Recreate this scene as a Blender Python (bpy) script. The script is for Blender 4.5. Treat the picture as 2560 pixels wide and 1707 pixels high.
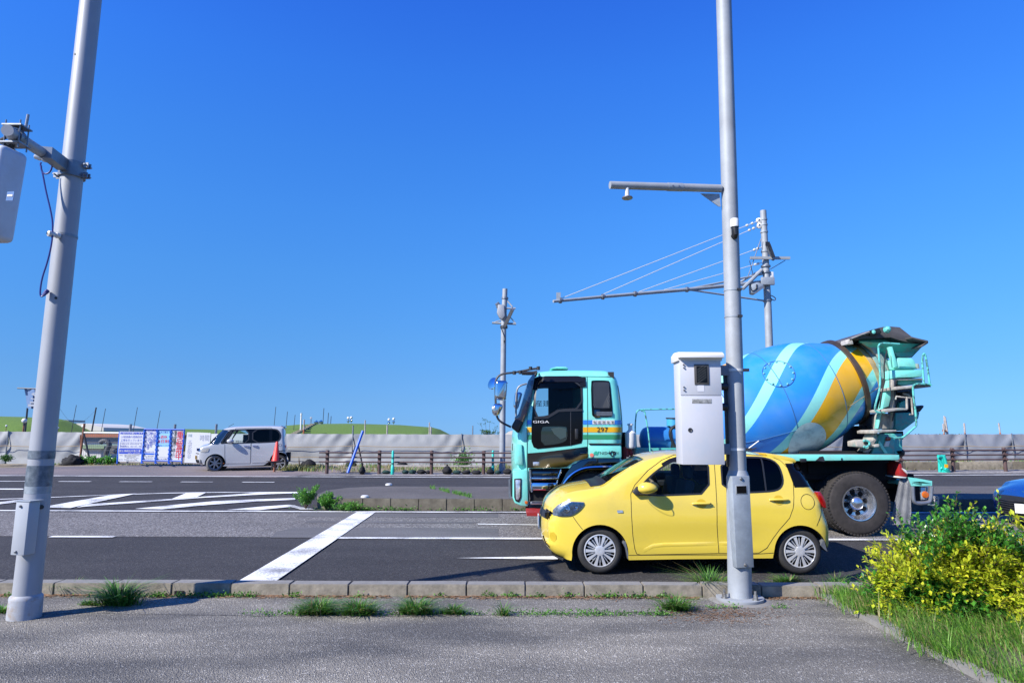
import bpy, bmesh, math, random
from mathutils import Vector, Matrix, geometry, noise
random.seed(7)
SC = bpy.context.scene
for o in list(bpy.data.objects):
    bpy.data.objects.remove(o)
V = Vector
PI = math.pi
# ------------------------------------------------ camera
F = 1707.0
EYE = V((0, 0, 1.62))
PITCH = math.radians(7.9)
ROLL = math.radians(0.2)
cam_d = bpy.data.cameras.new('camera')
cam_d.lens = 24.0
cam_d.sensor_width = 36.0
cam_d.clip_end = 5000
cam = bpy.data.objects.new('camera', cam_d)
SC.collection.objects.link(cam)
RM = Matrix.Rotation(PI / 2 + PITCH, 3, 'X') @ Matrix.Rotation(ROLL, 3, 'Z')
cam.matrix_world = Matrix.Translation(EYE) @ RM.to_4x4()
SC.camera = cam
# ------------------------------------------------ sky, sun, exposure
SUN_EL = math.radians(37)
SUN_AZ = math.radians(34)            # light travels towards +X and +Y
to_sun = V((-math.cos(SUN_AZ) * math.cos(SUN_EL), -math.sin(SUN_AZ) * math.cos(SUN_EL), math.sin(SUN_EL)))
w = bpy.data.worlds.new('World')
SC.world = w
w.use_nodes = True
wn = w.node_tree.nodes
wl = w.node_tree.links
bg = wn['Background']
sky = wn.new('ShaderNodeTexSky')
sky.sky_type = 'NISHITA'
sky.sun_disc = False
sky.sun_elevation = SUN_EL
sky.sun_rotation = math.atan2(to_sun.x, to_sun.y)
sky.altitude = 0
sky.air_density = 1.0
sky.dust_density = 0.15
sky.ozone_density = 3.0
hs = wn.new('ShaderNodeHueSaturation')
hs.inputs['Saturation'].default_value = 1.0
hs.inputs['Hue'].default_value = 0.5
hs.inputs['Value'].default_value = 1.0
wl.new(sky.outputs[0], hs.inputs['Color'])
tcw = wn.new('ShaderNodeTexCoord')
sxyz = wn.new('ShaderNodeSeparateXYZ')
wl.new(tcw.outputs['Generated'], sxyz.inputs[0])
tint = wn.new('ShaderNodeValToRGB')      # clear polarised air: the tint depends on elevation only, all round
tk_ = [(-1.0, (.184, .431, 1.05)), (0.005, (.184, .431, 1.08)), (0.023, (.181, .403, .967)), (.052, (.199, .406, .851)), (.087, (.215, .436, .821)), (.139, (.235, .506, .875)), (.225, (.255, .613, 1.038)), (.309, (.258, .684, 1.221)), (.388, (.248, .711, 1.372)), (.482, (.225, .705, 1.569)), (.564, (.200, .643, 1.666)), (1.0, (.22, .62, 1.60))]
els = tint.color_ramp.elements
for i_, (z_, c_) in enumerate(tk_):
    e_ = els[0] if i_ == 0 else (els[1] if i_ == 1 else els.new(max(0, z_)))
    e_.position = max(0, z_)
    e_.color = tuple(v_ / 1.7 for v_ in c_) + (1,)
wl.new(sxyz.outputs['Z'], tint.inputs['Fac'])
mlt = wn.new('ShaderNodeMix')
mlt.data_type = 'RGBA'
mlt.blend_type = 'MULTIPLY'
mlt.inputs['Factor'].default_value = 1.0
wl.new(hs.outputs[0], mlt.inputs['A'])
wl.new(tint.outputs['Color'], mlt.inputs['B'])
scl = wn.new('ShaderNodeVectorMath')
scl.operation = 'SCALE'
scl.inputs['Scale'].default_value = 1.7
wl.new(mlt.outputs['Result'], scl.inputs[0])
wl.new(scl.outputs[0], bg.inputs[0])
bg.inputs[1].default_value = 0.1045
sd = bpy.data.lights.new('sun', 'SUN')
sd.energy = 5.0
sd.angle = math.radians(0.5)
sd.color = (1.0, 0.95, 0.865)
sun = bpy.data.objects.new('sun', sd)
sun.rotation_euler = to_sun.to_track_quat('Z', 'Y').to_euler()
SC.collection.objects.link(sun)
SC.view_settings.view_transform = 'Standard'
SC.view_settings.look = 'None'
SC.view_settings.exposure = 0.72
SC.view_settings.gamma = 1
SC.view_settings.use_curve_mapping = False
SC.cycles.max_bounces = 8
SC.cycles.transparent_max_bounces = 16

# ------------------------------------------------ survey helpers (photo pixel -> place)
def zg(x, y):
    if y < 7.44:
        return 0.0
    if y < 24.6:
        z = -0.305 + 0.0225 * y
    else:
        z = 0.2485 + 0.03 * (min(y, 29.5) - 24.6)
    if x > 0:
        z += 0.009 * min(x, 60) * max(0, min((y - 11) / 13, 1.5))
    return z

def ray(px, py):
    return RM @ V(((px - 1280) / F, -(py - 853.5) / F, -1))

def P(px, py, Y):
    d = ray(px, py)
    return EYE + d * (Y / d.y)

def G(px, py, dz=0.0, z0=None):
    d = ray(px, py)
    z = 0.0
    p = None
    for i in range(40):
        t = (z - EYE.z) / d.z
        p = EYE + d * t
        zn = (zg(p.x, p.y) if z0 is None else z0)
        z = z * 0.5 + zn * 0.5
    return V((p.x, p.y, z + dz))

def crop(ox, oy, s):
    return lambda u, v: (ox + u * s, oy + v * s)

# ------------------------------------------------ materials
MATS = {}
ALB = 0.84
class OC:
    """object coordinates shifted by a random amount per object, so that alike pieces differ"""
    def __init__(s, nt):
        tc = nt.nodes.new('ShaderNodeTexCoord')
        oi = nt.nodes.new('ShaderNodeObjectInfo')
        m = nt.nodes.new('ShaderNodeMath')
        m.operation = 'MULTIPLY'
        m.inputs[1].default_value = 41.0
        nt.links.new(oi.outputs['Random'], m.inputs[0])
        a = nt.nodes.new('ShaderNodeVectorMath')
        nt.links.new(tc.outputs['Object'], a.inputs[0])
        nt.links.new(m.outputs[0], a.inputs[1])
        s.outputs = {'Object': a.outputs[0]}
def mat(name, col, rough=0.5, metal=0.0, var=0.0, scale=4.0, bump=0.0, bscale=None, coat=0.0, spec=0.5, col2=None, dirt=None, dscale=2.0, damt=0.5):
    if name in MATS:
        return MATS[name]
    m = bpy.data.materials.new(name)
    m.use_nodes = True
    if metal < .9:
        col = tuple(x * ALB for x in col)
        col2 = tuple(x * ALB for x in col2) if col2 else None
        dirt = tuple(x * ALB for x in dirt) if dirt else None
    nt = m.node_tree
    b = nt.nodes['Principled BSDF']
    N = nt.nodes.new
    L = nt.links.new
    b.inputs['Roughness'].default_value = rough
    b.inputs['Metallic'].default_value = metal
    b.inputs['Specular IOR Level'].default_value = spec
    b.inputs['Coat Weight'].default_value = coat
    b.inputs['Coat Roughness'].default_value = 0.04
    c = (*col, 1)
    b.inputs['Base Color'].default_value = c
    tc = OC(nt)
    last = None
    if var > 0 or col2:
        n = N('ShaderNodeTexNoise')
        n.inputs['Scale'].default_value = scale
        n.inputs['Detail'].default_value = 8
        n.inputs['Roughness'].default_value = 0.65
        L(tc.outputs['Object'], n.inputs['Vector'])
        r = N('ShaderNodeValToRGB')
        r.color_ramp.elements[0].position = 0.32
        r.color_ramp.elements[1].position = 0.68
        lo = tuple(max(0, x * (1 - var)) for x in col) if not col2 else col2
        hi = tuple(min(1, x * (1 + var)) for x in col) if not col2 else col
        r.color_ramp.elements[0].color = (*lo, 1)
        r.color_ramp.elements[1].color = (*hi, 1)
        L(n.outputs['Fac'], r.inputs['Fac'])
        last = r.outputs['Color']
    if dirt:
        n = N('ShaderNodeTexNoise')
        n.inputs['Scale'].default_value = dscale
        n.inputs['Detail'].default_value = 9
        n.inputs['Roughness'].default_value = 0.7
        L(tc.outputs['Object'], n.inputs['Vector'])
        r = N('ShaderNodeValToRGB')
        r.color_ramp.elements[0].position = 0.5
        r.color_ramp.elements[1].position = 0.62
        r.color_ramp.elements[0].color = (0, 0, 0, 1)
        r.color_ramp.elements[1].color = (damt, damt, damt, 1)
        L(n.outputs['Fac'], r.inputs['Fac'])
        mx = N('ShaderNodeMix')
        mx.data_type = 'RGBA'
        L(r.outputs['Color'], mx.inputs['Factor'])
        if last:
            L(last, mx.inputs['A'])
        else:
            mx.inputs['A'].default_value = c
        mx.inputs['B'].default_value = (*dirt, 1)
        last = mx.outputs['Result']
    if last:
        L(last, b.inputs['Base Color'])
    if bump > 0:
        n = N('ShaderNodeTexNoise')
        n.inputs['Scale'].default_value = bscale or scale * 6
        n.inputs['Detail'].default_value = 6
        L(tc.outputs['Object'], n.inputs['Vector'])
        bp = N('ShaderNodeBump')
        bp.inputs['Strength'].default_value = bump
        bp.inputs['Distance'].default_value = 0.01
        L(n.outputs['Fac'], bp.inputs['Height'])
        L(bp.outputs['Normal'], b.inputs['Normal'])
    MATS[name] = m
    return m

def asphalt(name, base, chip, chipscale, thr, stain=0.25, stain_scale=0.5, warm=None, bump=0.6, speck=0.5, streak=False):
    base, chip = tuple(x * ALB for x in base), tuple(x * ALB for x in chip)
    m = bpy.data.materials.new(name)
    m.use_nodes = True
    nt = m.node_tree
    b = nt.nodes['Principled BSDF']
    N = nt.nodes.new
    L = nt.links.new
    tc = N('ShaderNodeTexCoord')
    v = N('ShaderNodeTexVoronoi')
    v.inputs['Scale'].default_value = chipscale
    L(tc.outputs['Object'], v.inputs['Vector'])
    sp = N('ShaderNodeSeparateColor')
    L(v.outputs['Color'], sp.inputs['Color'])
    r = N('ShaderNodeValToRGB')
    r.color_ramp.elements[0].position = thr
    r.color_ramp.elements[1].position = 1.0
    r.color_ramp.elements[0].color = (0, 0, 0, 1)
    r.color_ramp.elements[1].color = (1, 1, 1, 1)
    L(sp.outputs[0], r.inputs['Fac'])
    n = N('ShaderNodeTexNoise')
    n.inputs['Scale'].default_value = chipscale * 0.55
    n.inputs['Detail'].default_value = 5
    n.inputs['Roughness'].default_value = 0.75
    L(tc.outputs['Object'], n.inputs['Vector'])
    r2 = N('ShaderNodeValToRGB')
    r2.color_ramp.elements[0].position = 0.3
    r2.color_ramp.elements[1].position = 0.7
    r2.color_ramp.elements[0].color = (*[c * (1 - speck) for c in base], 1)
    r2.color_ramp.elements[1].color = (*[c * (1 + speck) for c in base], 1)
    L(n.outputs['Fac'], r2.inputs['Fac'])
    mx = N('ShaderNodeMix')
    mx.data_type = 'RGBA'
    L(r.outputs['Color'], mx.inputs['Factor'])
    L(r2.outputs['Color'], mx.inputs['A'])
    mx.inputs['B'].default_value = (*chip, 1)
    mp = N('ShaderNodeMapping')
    mp.inputs['Scale'].default_value = (0.5, 1.5, 1) if streak else (0.8, 1.1, 1)
    L(tc.outputs['Object'], mp.inputs['Vector'])
    s = N('ShaderNodeTexNoise')
    s.inputs['Scale'].default_value = stain_scale
    s.inputs['Detail'].default_value = 5
    s.inputs['Roughness'].default_value = 0.55
    L(mp.outputs[0], s.inputs['Vector'])
    r3 = N('ShaderNodeValToRGB')
    r3.color_ramp.elements[0].position = 0.36
    r3.color_ramp.elements[1].position = 0.66
    a = warm or (1, 1, 1)
    r3.color_ramp.elements[0].color = (*[(1 - stain)] * 3, 1)
    r3.color_ramp.elements[1].color = (*[c * (1 + stain * 0.5) for c in a], 1)
    L(s.outputs['Fac'], r3.inputs['Fac'])
    m2 = N('ShaderNodeMix')
    m2.data_type = 'RGBA'
    m2.blend_type = 'MULTIPLY'
    m2.inputs['Factor'].default_value = 1
    L(mx.outputs['Result'], m2.inputs['A'])
    L(r3.outputs['Color'], m2.inputs['B'])
    L(m2.outputs['Result'], b.inputs['Base Color'])
    b.inputs['Roughness'].default_value = 0.85
    b.inputs['Specular IOR Level'].default_value = 0.3
    bp = N('ShaderNodeBump')
    bp.inputs['Strength'].default_value = bump
    bp.inputs['Distance'].default_value = 0.012
    L(v.outputs['Distance'], bp.inputs['Height'])
    L(bp.outputs['Normal'], b.inputs['Normal'])
    return m

def glass(name, tint, rough=0.0, ior=1.5, refl=1.0):
    m = bpy.data.materials.new(name)
    m.use_nodes = True
    nt = m.node_tree
    for n in list(nt.nodes):
        if n.type != 'OUTPUT_MATERIAL':
            nt.nodes.remove(n)
    out = [n for n in nt.nodes][0]
    t = nt.nodes.new('ShaderNodeBsdfTransparent')
    t.inputs[0].default_value = (*tint, 1)
    g = nt.nodes.new('ShaderNodeBsdfGlossy')
    g.inputs['Roughness'].default_value = rough
    g.inputs['Color'].default_value = (refl, refl, refl, 1)
    fr = nt.nodes.new('ShaderNodeFresnel')
    fr.inputs['IOR'].default_value = ior
    mx = nt.nodes.new('ShaderNodeMixShader')
    nt.links.new(fr.outputs[0], mx.inputs[0])
    nt.links.new(t.outputs[0], mx.inputs[1])
    nt.links.new(g.outputs[0], mx.inputs[2])
    nt.links.new(mx.outputs[0], out.inputs[0])
    return m

galv = mat('galvanised_steel', (0.34, 0.365, 0.39), 0.6, 0.1, var=0.13, scale=3.5, bump=0.05, bscale=60, dirt=(0.30, 0.31, 0.32), dscale=1.7, damt=0.5)
galv2 = mat('galvanised_cover', (0.33, 0.37, 0.41), 0.55, 0.2, var=0.12, scale=9, dirt=(0.22, 0.24, 0.26), dscale=3, damt=0.35)
painted_pole = mat('grey_pole_paint', (0.355, 0.37, 0.40), 0.5, 0.1, var=0.06, scale=2, bump=0.03, bscale=80)
dark_steel = mat('dark_steel', (0.07, 0.07, 0.075), 0.5, 0.6, var=0.3, scale=20)
grey_steel = mat('grey_steel', (0.26, 0.28, 0.31), 0.45, 0.6, var=0.2, scale=12)
bolt_m = mat('bolt_steel', (0.36, 0.36, 0.35), 0.4, 0.8, var=0.3, scale=40, dirt=(0.2, 0.11, 0.06), dscale=15, damt=0.6)
black_m = mat('black_plastic', (0.018, 0.018, 0.02), 0.45)
blackg = mat('black_gloss', (0.004, 0.004, 0.005), 0.12, spec=0.22)
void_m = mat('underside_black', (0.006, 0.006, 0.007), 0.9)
chrome = mat('chrome', (0.62, 0.64, 0.68), 0.06, 1.0)
chrome_d = mat('dark_chrome', (0.12, 0.115, 0.11), 0.07, 1.0)
rubber = mat('tyre_rubber', (0.028, 0.027, 0.027), 0.75, var=0.25, scale=20, bump=0.2, bscale=90)
chrome_rim = mat('polished_truck_rim', (0.66, 0.67, 0.69), 0.2, 0.92, var=0.25, scale=8)
rubber_d = mat('dusty_tyre_rubber', (0.034, 0.029, 0.027), 0.85, var=0.4, scale=9, bump=0.2, bscale=60)
white_p = mat('white_paint', (0.72, 0.73, 0.74), 0.3, coat=0.4)
white_car = mat('white_car_paint', (0.50, 0.51, 0.52), 0.25, coat=1.0)
white_pl = mat('white_plastic', (0.75, 0.75, 0.73), 0.5)
cabinet_m = mat('cabinet_paint', (0.56, 0.565, 0.60), 0.45, var=0.03, scale=3, dirt=(0.50, 0.55, 0.62), dscale=3.5, damt=0.5)
cabinet_hood = mat('cabinet_hood_paint', (0.80, 0.79, 0.77), 0.4, var=0.03, scale=6)
yellow_p = mat('yellow_car_paint', (0.80, 0.60, 0.075), 0.24, coat=0.9, dirt=(0.60, 0.46, 0.10), dscale=1.5, damt=0.25)
teal_p = mat('turquoise_paint', (0.22, 0.78, 0.66), 0.3, coat=0.8, dirt=(0.30, 0.48, 0.42), dscale=3.2, damt=0.35)
teal_w = mat('worn_turquoise_paint', (0.09, 0.50, 0.44), 0.5, var=0.15, scale=5, dirt=(0.33, 0.31, 0.28), dscale=4.5, damt=0.8)
teal_tube = mat('chipped_turquoise_tube', (0.13, 0.56, 0.50), 0.4, dirt=(0.05, 0.06, 0.06), dscale=14, damt=0.9)
cement = mat('cement_crusted_steel', (0.40, 0.37, 0.33), 0.9, var=0.3, scale=9, bump=0.4, bscale=30, dirt=(0.10, 0.32, 0.30), dscale=4, damt=0.6)
hop_grey = mat('rubber_hopper_cover', (0.085, 0.08, 0.08), 0.6, var=0.25, scale=4)
blue_p = mat('blue_tank_paint', (0.03, 0.19, 0.50), 0.35, coat=0.5, dirt=(0.05, 0.30, 0.5), dscale=2, damt=0.4)
stripe_b = mat('stripe_blue', (0.03, 0.22, 0.72), 0.35, coat=0.8)
stripe_o = mat('stripe_orange', (0.85, 0.45, 0.005), 0.35, coat=0.8)
stripe_g = mat('stripe_green', (0.03, 0.30, 0.13), 0.35, coat=0.8)
ink = mat('black_lettering', (0.01, 0.01, 0.012), 0.5)
white_ink = mat('white_lettering', (0.78, 0.78, 0.78), 0.5)
navy_ink = mat('navy_lettering', (0.02, 0.04, 0.35), 0.5)
red_ink = mat('red_lettering', (0.75, 0.02, 0.03), 0.5)
red_p = mat('red_paint', (0.35, 0.02, 0.02), 0.5, var=0.2, scale=8)
red_lens = mat('red_lens', (0.30, 0.004, 0.006), 0.1, coat=1)
amber = mat('amber_lens', (0.6, 0.13, 0.01), 0.2, coat=1)
cone_red = mat('cone_red', (0.80, 0.045, 0.03), 0.5, var=0.1, scale=8)
lamp_clear = mat('clear_lamp', (0.55, 0.58, 0.62), 0.12, 0.5, var=0.5, scale=18, coat=1.0)
brown_m = mat('brown_rail_paint', (0.095, 0.055, 0.048), 0.5, var=0.25, scale=5)
rust = mat('rusty_steel', (0.22, 0.09, 0.05), 0.8, var=0.4, scale=9)
bluetube = mat('blue_steel_tube', (0.02, 0.12, 0.62), 0.4)
teal_post = mat('green_delineator', (0.02, 0.52, 0.42), 0.45)
bag_m = mat('black_sandbag', (0.018, 0.018, 0.02), 0.8, spec=0.25, var=0.4, scale=10, bump=0.8, bscale=18)
bag_g = mat('greenish_sandbag', (0.02, 0.05, 0.045), 0.8, spec=0.25, var=0.4, scale=12, bump=0.8, bscale=18)
concrete = mat('weathered_concrete', (0.37, 0.325, 0.25), 0.9, scale=7, col2=(0.165, 0.145, 0.11), bump=0.35, bscale=40)
concrete_top = mat('kerb_top_concrete', (0.235, 0.225, 0.205), 0.9, var=0.15, scale=10, bump=0.3, bscale=60)
concrete_dk = mat('median_kerb_concrete', (0.21, 0.185, 0.14), 0.95, scale=4, col2=(0.10, 0.085, 0.065), bump=0.3, bscale=40)
rope_m = mat('tan_rope', (0.42, 0.30, 0.16), 0.9)
wood = mat('faded_wood_post', (0.40, 0.37, 0.34), 0.8, var=0.3, scale=12)
blue_cable = mat('blue_cable', (0.02, 0.03, 0.22), 0.4)
ins_white = mat('white_insulator', (0.7, 0.69, 0.66), 0.3)

# ------------------------------------------------ object helpers
COL = SC.collection
BASE = {}
def thing(name, label, cat, loc=(0, 0, 0), group=None):
    o = bpy.data.objects.new(name, None)
    o.empty_display_size = 0.1
    o.location = loc
    COL.objects.link(o)
    o['label'] = label
    o['category'] = cat
    if group:
        o['group'] = group
    BASE[o.name] = V(loc)
    return o

def emit(name, bm, m, parent=None, smooth=False, sharp=40, bevel=0.0, label=None, cat=None, group=None, kind=None, seg=2):
    """link the bmesh as one object; vertices come in world coordinates"""
    off = BASE[parent.name] if parent else V((0, 0, 0))
    if bevel > 0:
        bmesh.ops.bevel(bm, geom=[e for e in bm.edges if len(e.link_faces) == 2 and e.calc_face_angle(0) > 0.5], offset=bevel, segments=seg, affect='EDGES', profile=0.5)
        smooth = True
        sharp = min(sharp, 24 if seg == 2 else 40)
    if off.length:
        bmesh.ops.translate(bm, verts=bm.verts, vec=-off)
    if smooth:
        a = math.radians(sharp)
        for f in bm.faces:
            f.smooth = True
        for e in bm.edges:
            if len(e.link_faces) == 2 and e.calc_face_angle(0) > a:
                e.smooth = False
    me = bpy.data.meshes.new(name)
    bm.to_mesh(me)
    bm.free()
    for x in (m if isinstance(m, (list, tuple)) else [m]):
        me.materials.append(x)
    o = bpy.data.objects.new(name, me)
    COL.objects.link(o)
    if parent:
        o.parent = parent
        BASE[o.name] = off
    else:
        BASE[o.name] = V((0, 0, 0))
    if label: o['label'] = label
    if cat: o['category'] = cat
    if group: o['group'] = group
    if kind: o['kind'] = kind
    return o

def nb():
    return bmesh.new()

def add_box(bm, c, s, rot=None):
    r = bmesh.ops.create_cube(bm, size=1)
    M = Matrix.Translation(V(c)) @ (rot.to_4x4() if rot else Matrix.Identity(4)) @ Matrix.Diagonal((*s, 1))
    bmesh.ops.transform(bm, matrix=M, verts=r['verts'])
    return r['verts']

def box(c, s, rot=None):
    bm = nb()
    add_box(bm, c, s, rot)
    return bm

def frame(d):
    d = d.normalized()
    u = V((0, 0, 1)) if abs(d.z) < 0.9 else V((1, 0, 0))
    a = d.cross(u).normalized()
    b = a.cross(d).normalized()
    return a, b

def add_tube(bm, pts, r, n=8, cap=True):
    pts = [V(p) for p in pts]
    rs = r if isinstance(r, (list, tuple)) else [r] * len(pts)
    rings = []
    a = b = None
    for i, p in enumerate(pts):
        d = (pts[min(i + 1, len(pts) - 1)] - pts[max(i - 1, 0)]).normalized()
        if a is None:
            a, b = frame(d)
        else:
            a = (a - d * a.dot(d)).normalized()
            b = a.cross(d).normalized()
        rings.append([bm.verts.new(p + (a * math.cos(2 * PI * k / n) + b * math.sin(2 * PI * k / n)) * rs[i]) for k in range(n)])
    for i in range(len(rings) - 1):
        for k in range(n):
            bm.faces.new((rings[i][k], rings[i][(k + 1) % n], rings[i + 1][(k + 1) % n], rings[i + 1][k]))
    if cap:
        bm.faces.new(rings[0][::-1])
        bm.faces.new(rings[-1])
    return bm

def tube(pts, r, n=8, cap=True):
    bm = add_tube(nb(), pts, r, n, cap)
    bmesh.ops.recalc_face_normals(bm, faces=bm.faces)
    return bm

def add_lathe(bm, prof, c, axis, n=32, ref=None):
    """prof: (distance along axis, radius)"""
    axis = V(axis).normalized()
    a, b = frame(axis)
    c = V(c)
    rings = []
    for s, r in prof:
        rings.append([bm.verts.new(c + axis * s + (a * math.cos(2 * PI * k / n) + b * math.sin(2 * PI * k / n)) * max(r, 1e-4)) for k in range(n)])
    for i in range(len(rings) - 1):
        for k in range(n):
            bm.faces.new((rings[i][k], rings[i][(k + 1) % n], rings[i + 1][(k + 1) % n], rings[i + 1][k]))
    return bm

def lathe(prof, c, axis, n=32):
    bm = add_lathe(nb(), prof, c, axis, n)
    bmesh.ops.remove_doubles(bm, verts=bm.verts, dist=3e-4)
    bmesh.ops.recalc_face_normals(bm, faces=bm.faces)
    return bm

def add_prism(bm, poly, vec):
    vec = V(vec)
    a = [bm.verts.new(V(p)) for p in poly]
    b = [bm.verts.new(V(p) + vec) for p in poly]
    n = len(a)
    fs = [bm.faces.new(a), bm.faces.new(b[::-1])]
    for i in range(n):
        fs.append(bm.faces.new((a[i], b[i], b[(i + 1) % n], a[(i + 1) % n])))
    return fs

def prism(poly, vec):
    bm = nb()
    add_prism(bm, poly, vec)
    bmesh.ops.recalc_face_normals(bm, faces=bm.faces)
    return bm

def pprism(pts, Y, depth, c=None):
    """outline surveyed on the vertical plane at distance Y, given its real thickness"""
    q = [P(*(c(*p) if c else p), Y) for p in pts]
    return prism(q, (0, depth, 0))

def smooth_pts(pts, k=2, closed=False):
    pts = [V(p) for p in pts]
    for _ in range(k):
        out = [] if closed else [pts[0]]
        n = len(pts)
        for i in range(n if closed else n - 1):
            a, b = pts[i], pts[(i + 1) % n]
            out += [a * 0.75 + b * 0.25, a * 0.25 + b * 0.75]
        if not closed:
            out.append(pts[-1])
        pts = out
    return pts

def resample(pts, h):
    out = [pts[0]]
    for a, b in zip(pts[:-1], pts[1:]):
        n = max(1, int(math.ceil((b - a).length / h)))
        for i in range(1, n + 1):
            out.append(a + (b - a) * (i / n))
    return out

def text(name, s, c, right, up, m, w=None, h=None, parent=None, kind=None, out=0.0, group=None, vertical=False, spacing=1.0):
    cu = bpy.data.curves.new('lettering_curve', 'FONT')
    cu.body = '\n'.join(s) if vertical else s
    cu.size = 1
    cu.resolution_u = 2
    cu.space_character = spacing
    if vertical:
        cu.space_line = 0.78
    to = bpy.data.objects.new('lettering_curve', cu)
    COL.objects.link(to)
    dg = bpy.context.evaluated_depsgraph_get()
    me = bpy.data.meshes.new_from_object(to.evaluated_get(dg))
    bpy.data.objects.remove(to)
    bpy.data.curves.remove(cu)
    vs = [v.co for v in me.vertices]
    if not vs:
        return None
    x0, x1 = min(v.x for v in vs), max(v.x for v in vs)
    y0, y1 = min(v.y for v in vs), max(v.y for v in vs)
    sx = w / (x1 - x0) if w else None
    sy = h / (y1 - y0) if h else None
    sx = sx or sy
    sy = sy or sx
    right, up = V(right).normalized(), V(up).normalized()
    nrm = right.cross(up)
    bm = nb()
    bm.from_mesh(me)
    bpy.data.meshes.remove(me)
    c = V(c)
    for v in bm.verts:
        v.co = c + right * ((v.co.x - (x0 + x1) / 2) * sx) + up * ((v.co.y - (y0 + y1) / 2) * sy) + nrm * out
    return emit(name, bm, m, parent)

# ------------------------------------------------ grids and sheets
def grid(x0, x1, y0, y1, nx, ny, zf):
    bm = nb()
    vs = [[bm.verts.new((x0 + (x1 - x0) * i / nx, y0 + (y1 - y0) * j / ny, 0)) for i in range(nx + 1)] for j in range(ny + 1)]
    for r in vs:
        for v in r:
            v.co.z = zf(v.co.x, v.co.y)
    for j in range(ny):
        for i in range(nx):
            bm.faces.new((vs[j][i], vs[j][i + 1], vs[j + 1][i + 1], vs[j + 1][i]))
    return bm

def sheet(poly, dz):
    """flat sheet lying on the ground, poly in photo pixels"""
    pts = [G(x, y) for x, y in poly]
    return sheet_w([(p.x, p.y) for p in pts], dz)

def sheet_w(poly, dz, step=3.0):
    pts = [V((x, y, 0)) for x, y in poly]
    pts = resample(pts + [pts[0]], step)[:-1]
    bm = nb()
    vs = [bm.verts.new((p.x, p.y, zg(p.x, p.y) + dz)) for p in pts]
    f = bm.faces.new(vs)
    if f.normal.z < 0 or f.calc_area() and (bm.normal_update() or f.normal.z < 0):
        f.normal_flip()
    bmesh.ops.triangulate(bm, faces=bm.faces)
    return bm
# =================================================== THE SETTING
asp_dark = asphalt('dark_asphalt', (0.046, 0.0435, 0.044), (0.12, 0.115, 0.112), 70, 0.80, stain=0.16, stain_scale=0.8, speck=0.45, streak=True)
asp_coarse = asphalt('coarse_asphalt', (0.135, 0.125, 0.118), (0.42, 0.40, 0.38), 58, 0.5, stain=0.12, stain_scale=0.5, speck=0.6, bump=1.0)
asp_patch = asphalt('worn_asphalt_patch', (0.15, 0.145, 0.145), (0.2, 0.195, 0.19), 70, 0.85, stain=0.18, stain_scale=0.9, speck=0.15, streak=True)
asp_walk = asphalt('sidewalk_asphalt', (0.215, 0.205, 0.188), (0.56, 0.55, 0.52), 96, 0.86, stain=0.46, stain_scale=0.95, warm=(1.06, 1.02, 0.93), speck=0.32, bump=0.8, streak=True)
asp_apron = asphalt('driveway_asphalt', (0.20, 0.18, 0.185), (0.3, 0.28, 0.27), 40, 0.85, stain=0.22, stain_scale=0.35, warm=(1.1, 0.98, 0.9), speck=0.2, streak=True)
soil = asphalt('dry_soil', (0.26, 0.215, 0.15), (0.36, 0.32, 0.25), 12, 0.7, stain=0.35, stain_scale=0.6, speck=0.4)
median_top = asphalt('median_paving', (0.13, 0.118, 0.11), (0.2, 0.19, 0.17), 60, 0.85, stain=0.16, stain_scale=0.8, speck=0.25)

def paint(name):
    m = bpy.data.materials.new(name)
    m.use_nodes = True
    nt = m.node_tree
    b = nt.nodes['Principled BSDF']
    tc = nt.nodes.new('ShaderNodeTexCoord')
    n = nt.nodes.new('ShaderNodeTexNoise')
    n.inputs['Scale'].default_value = 38
    n.inputs['Detail'].default_value = 9
    n.inputs['Roughness'].default_value = 0.85
    nt.links.new(tc.outputs['Object'], n.inputs['Vector'])
    n2 = nt.nodes.new('ShaderNodeTexNoise')
    n2.inputs['Scale'].default_value = 1.6
    n2.inputs['Detail'].default_value = 3
    nt.links.new(tc.outputs['Object'], n2.inputs['Vector'])
    ad = nt.nodes.new('ShaderNodeMath')
    ad.operation = 'MULTIPLY_ADD'
    ad.inputs[1].default_value = 0.55
    nt.links.new(n2.outputs['Fac'], ad.inputs[0])
    nt.links.new(n.outputs['Fac'], ad.inputs[2])
    r = nt.nodes.new('ShaderNodeValToRGB')
    r.color_ramp.elements[0].position = 0.64
    r.color_ramp.elements[1].position = 0.80
    r.color_ramp.elements[0].color = (0.19, 0.19, 0.2, 1)
    r.color_ramp.elements[1].color = (0.74, 0.74, 0.72, 1)
    nt.links.new(ad.outputs[0], r.inputs['Fac'])
    nt.links.new(r.outputs['Color'], b.inputs['Base Color'])
    b.inputs['Roughness'].default_value = 0.7
    return m
paint_m = paint('worn_road_paint')

KY0, KY1 = 7.26, 7.44
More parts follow.
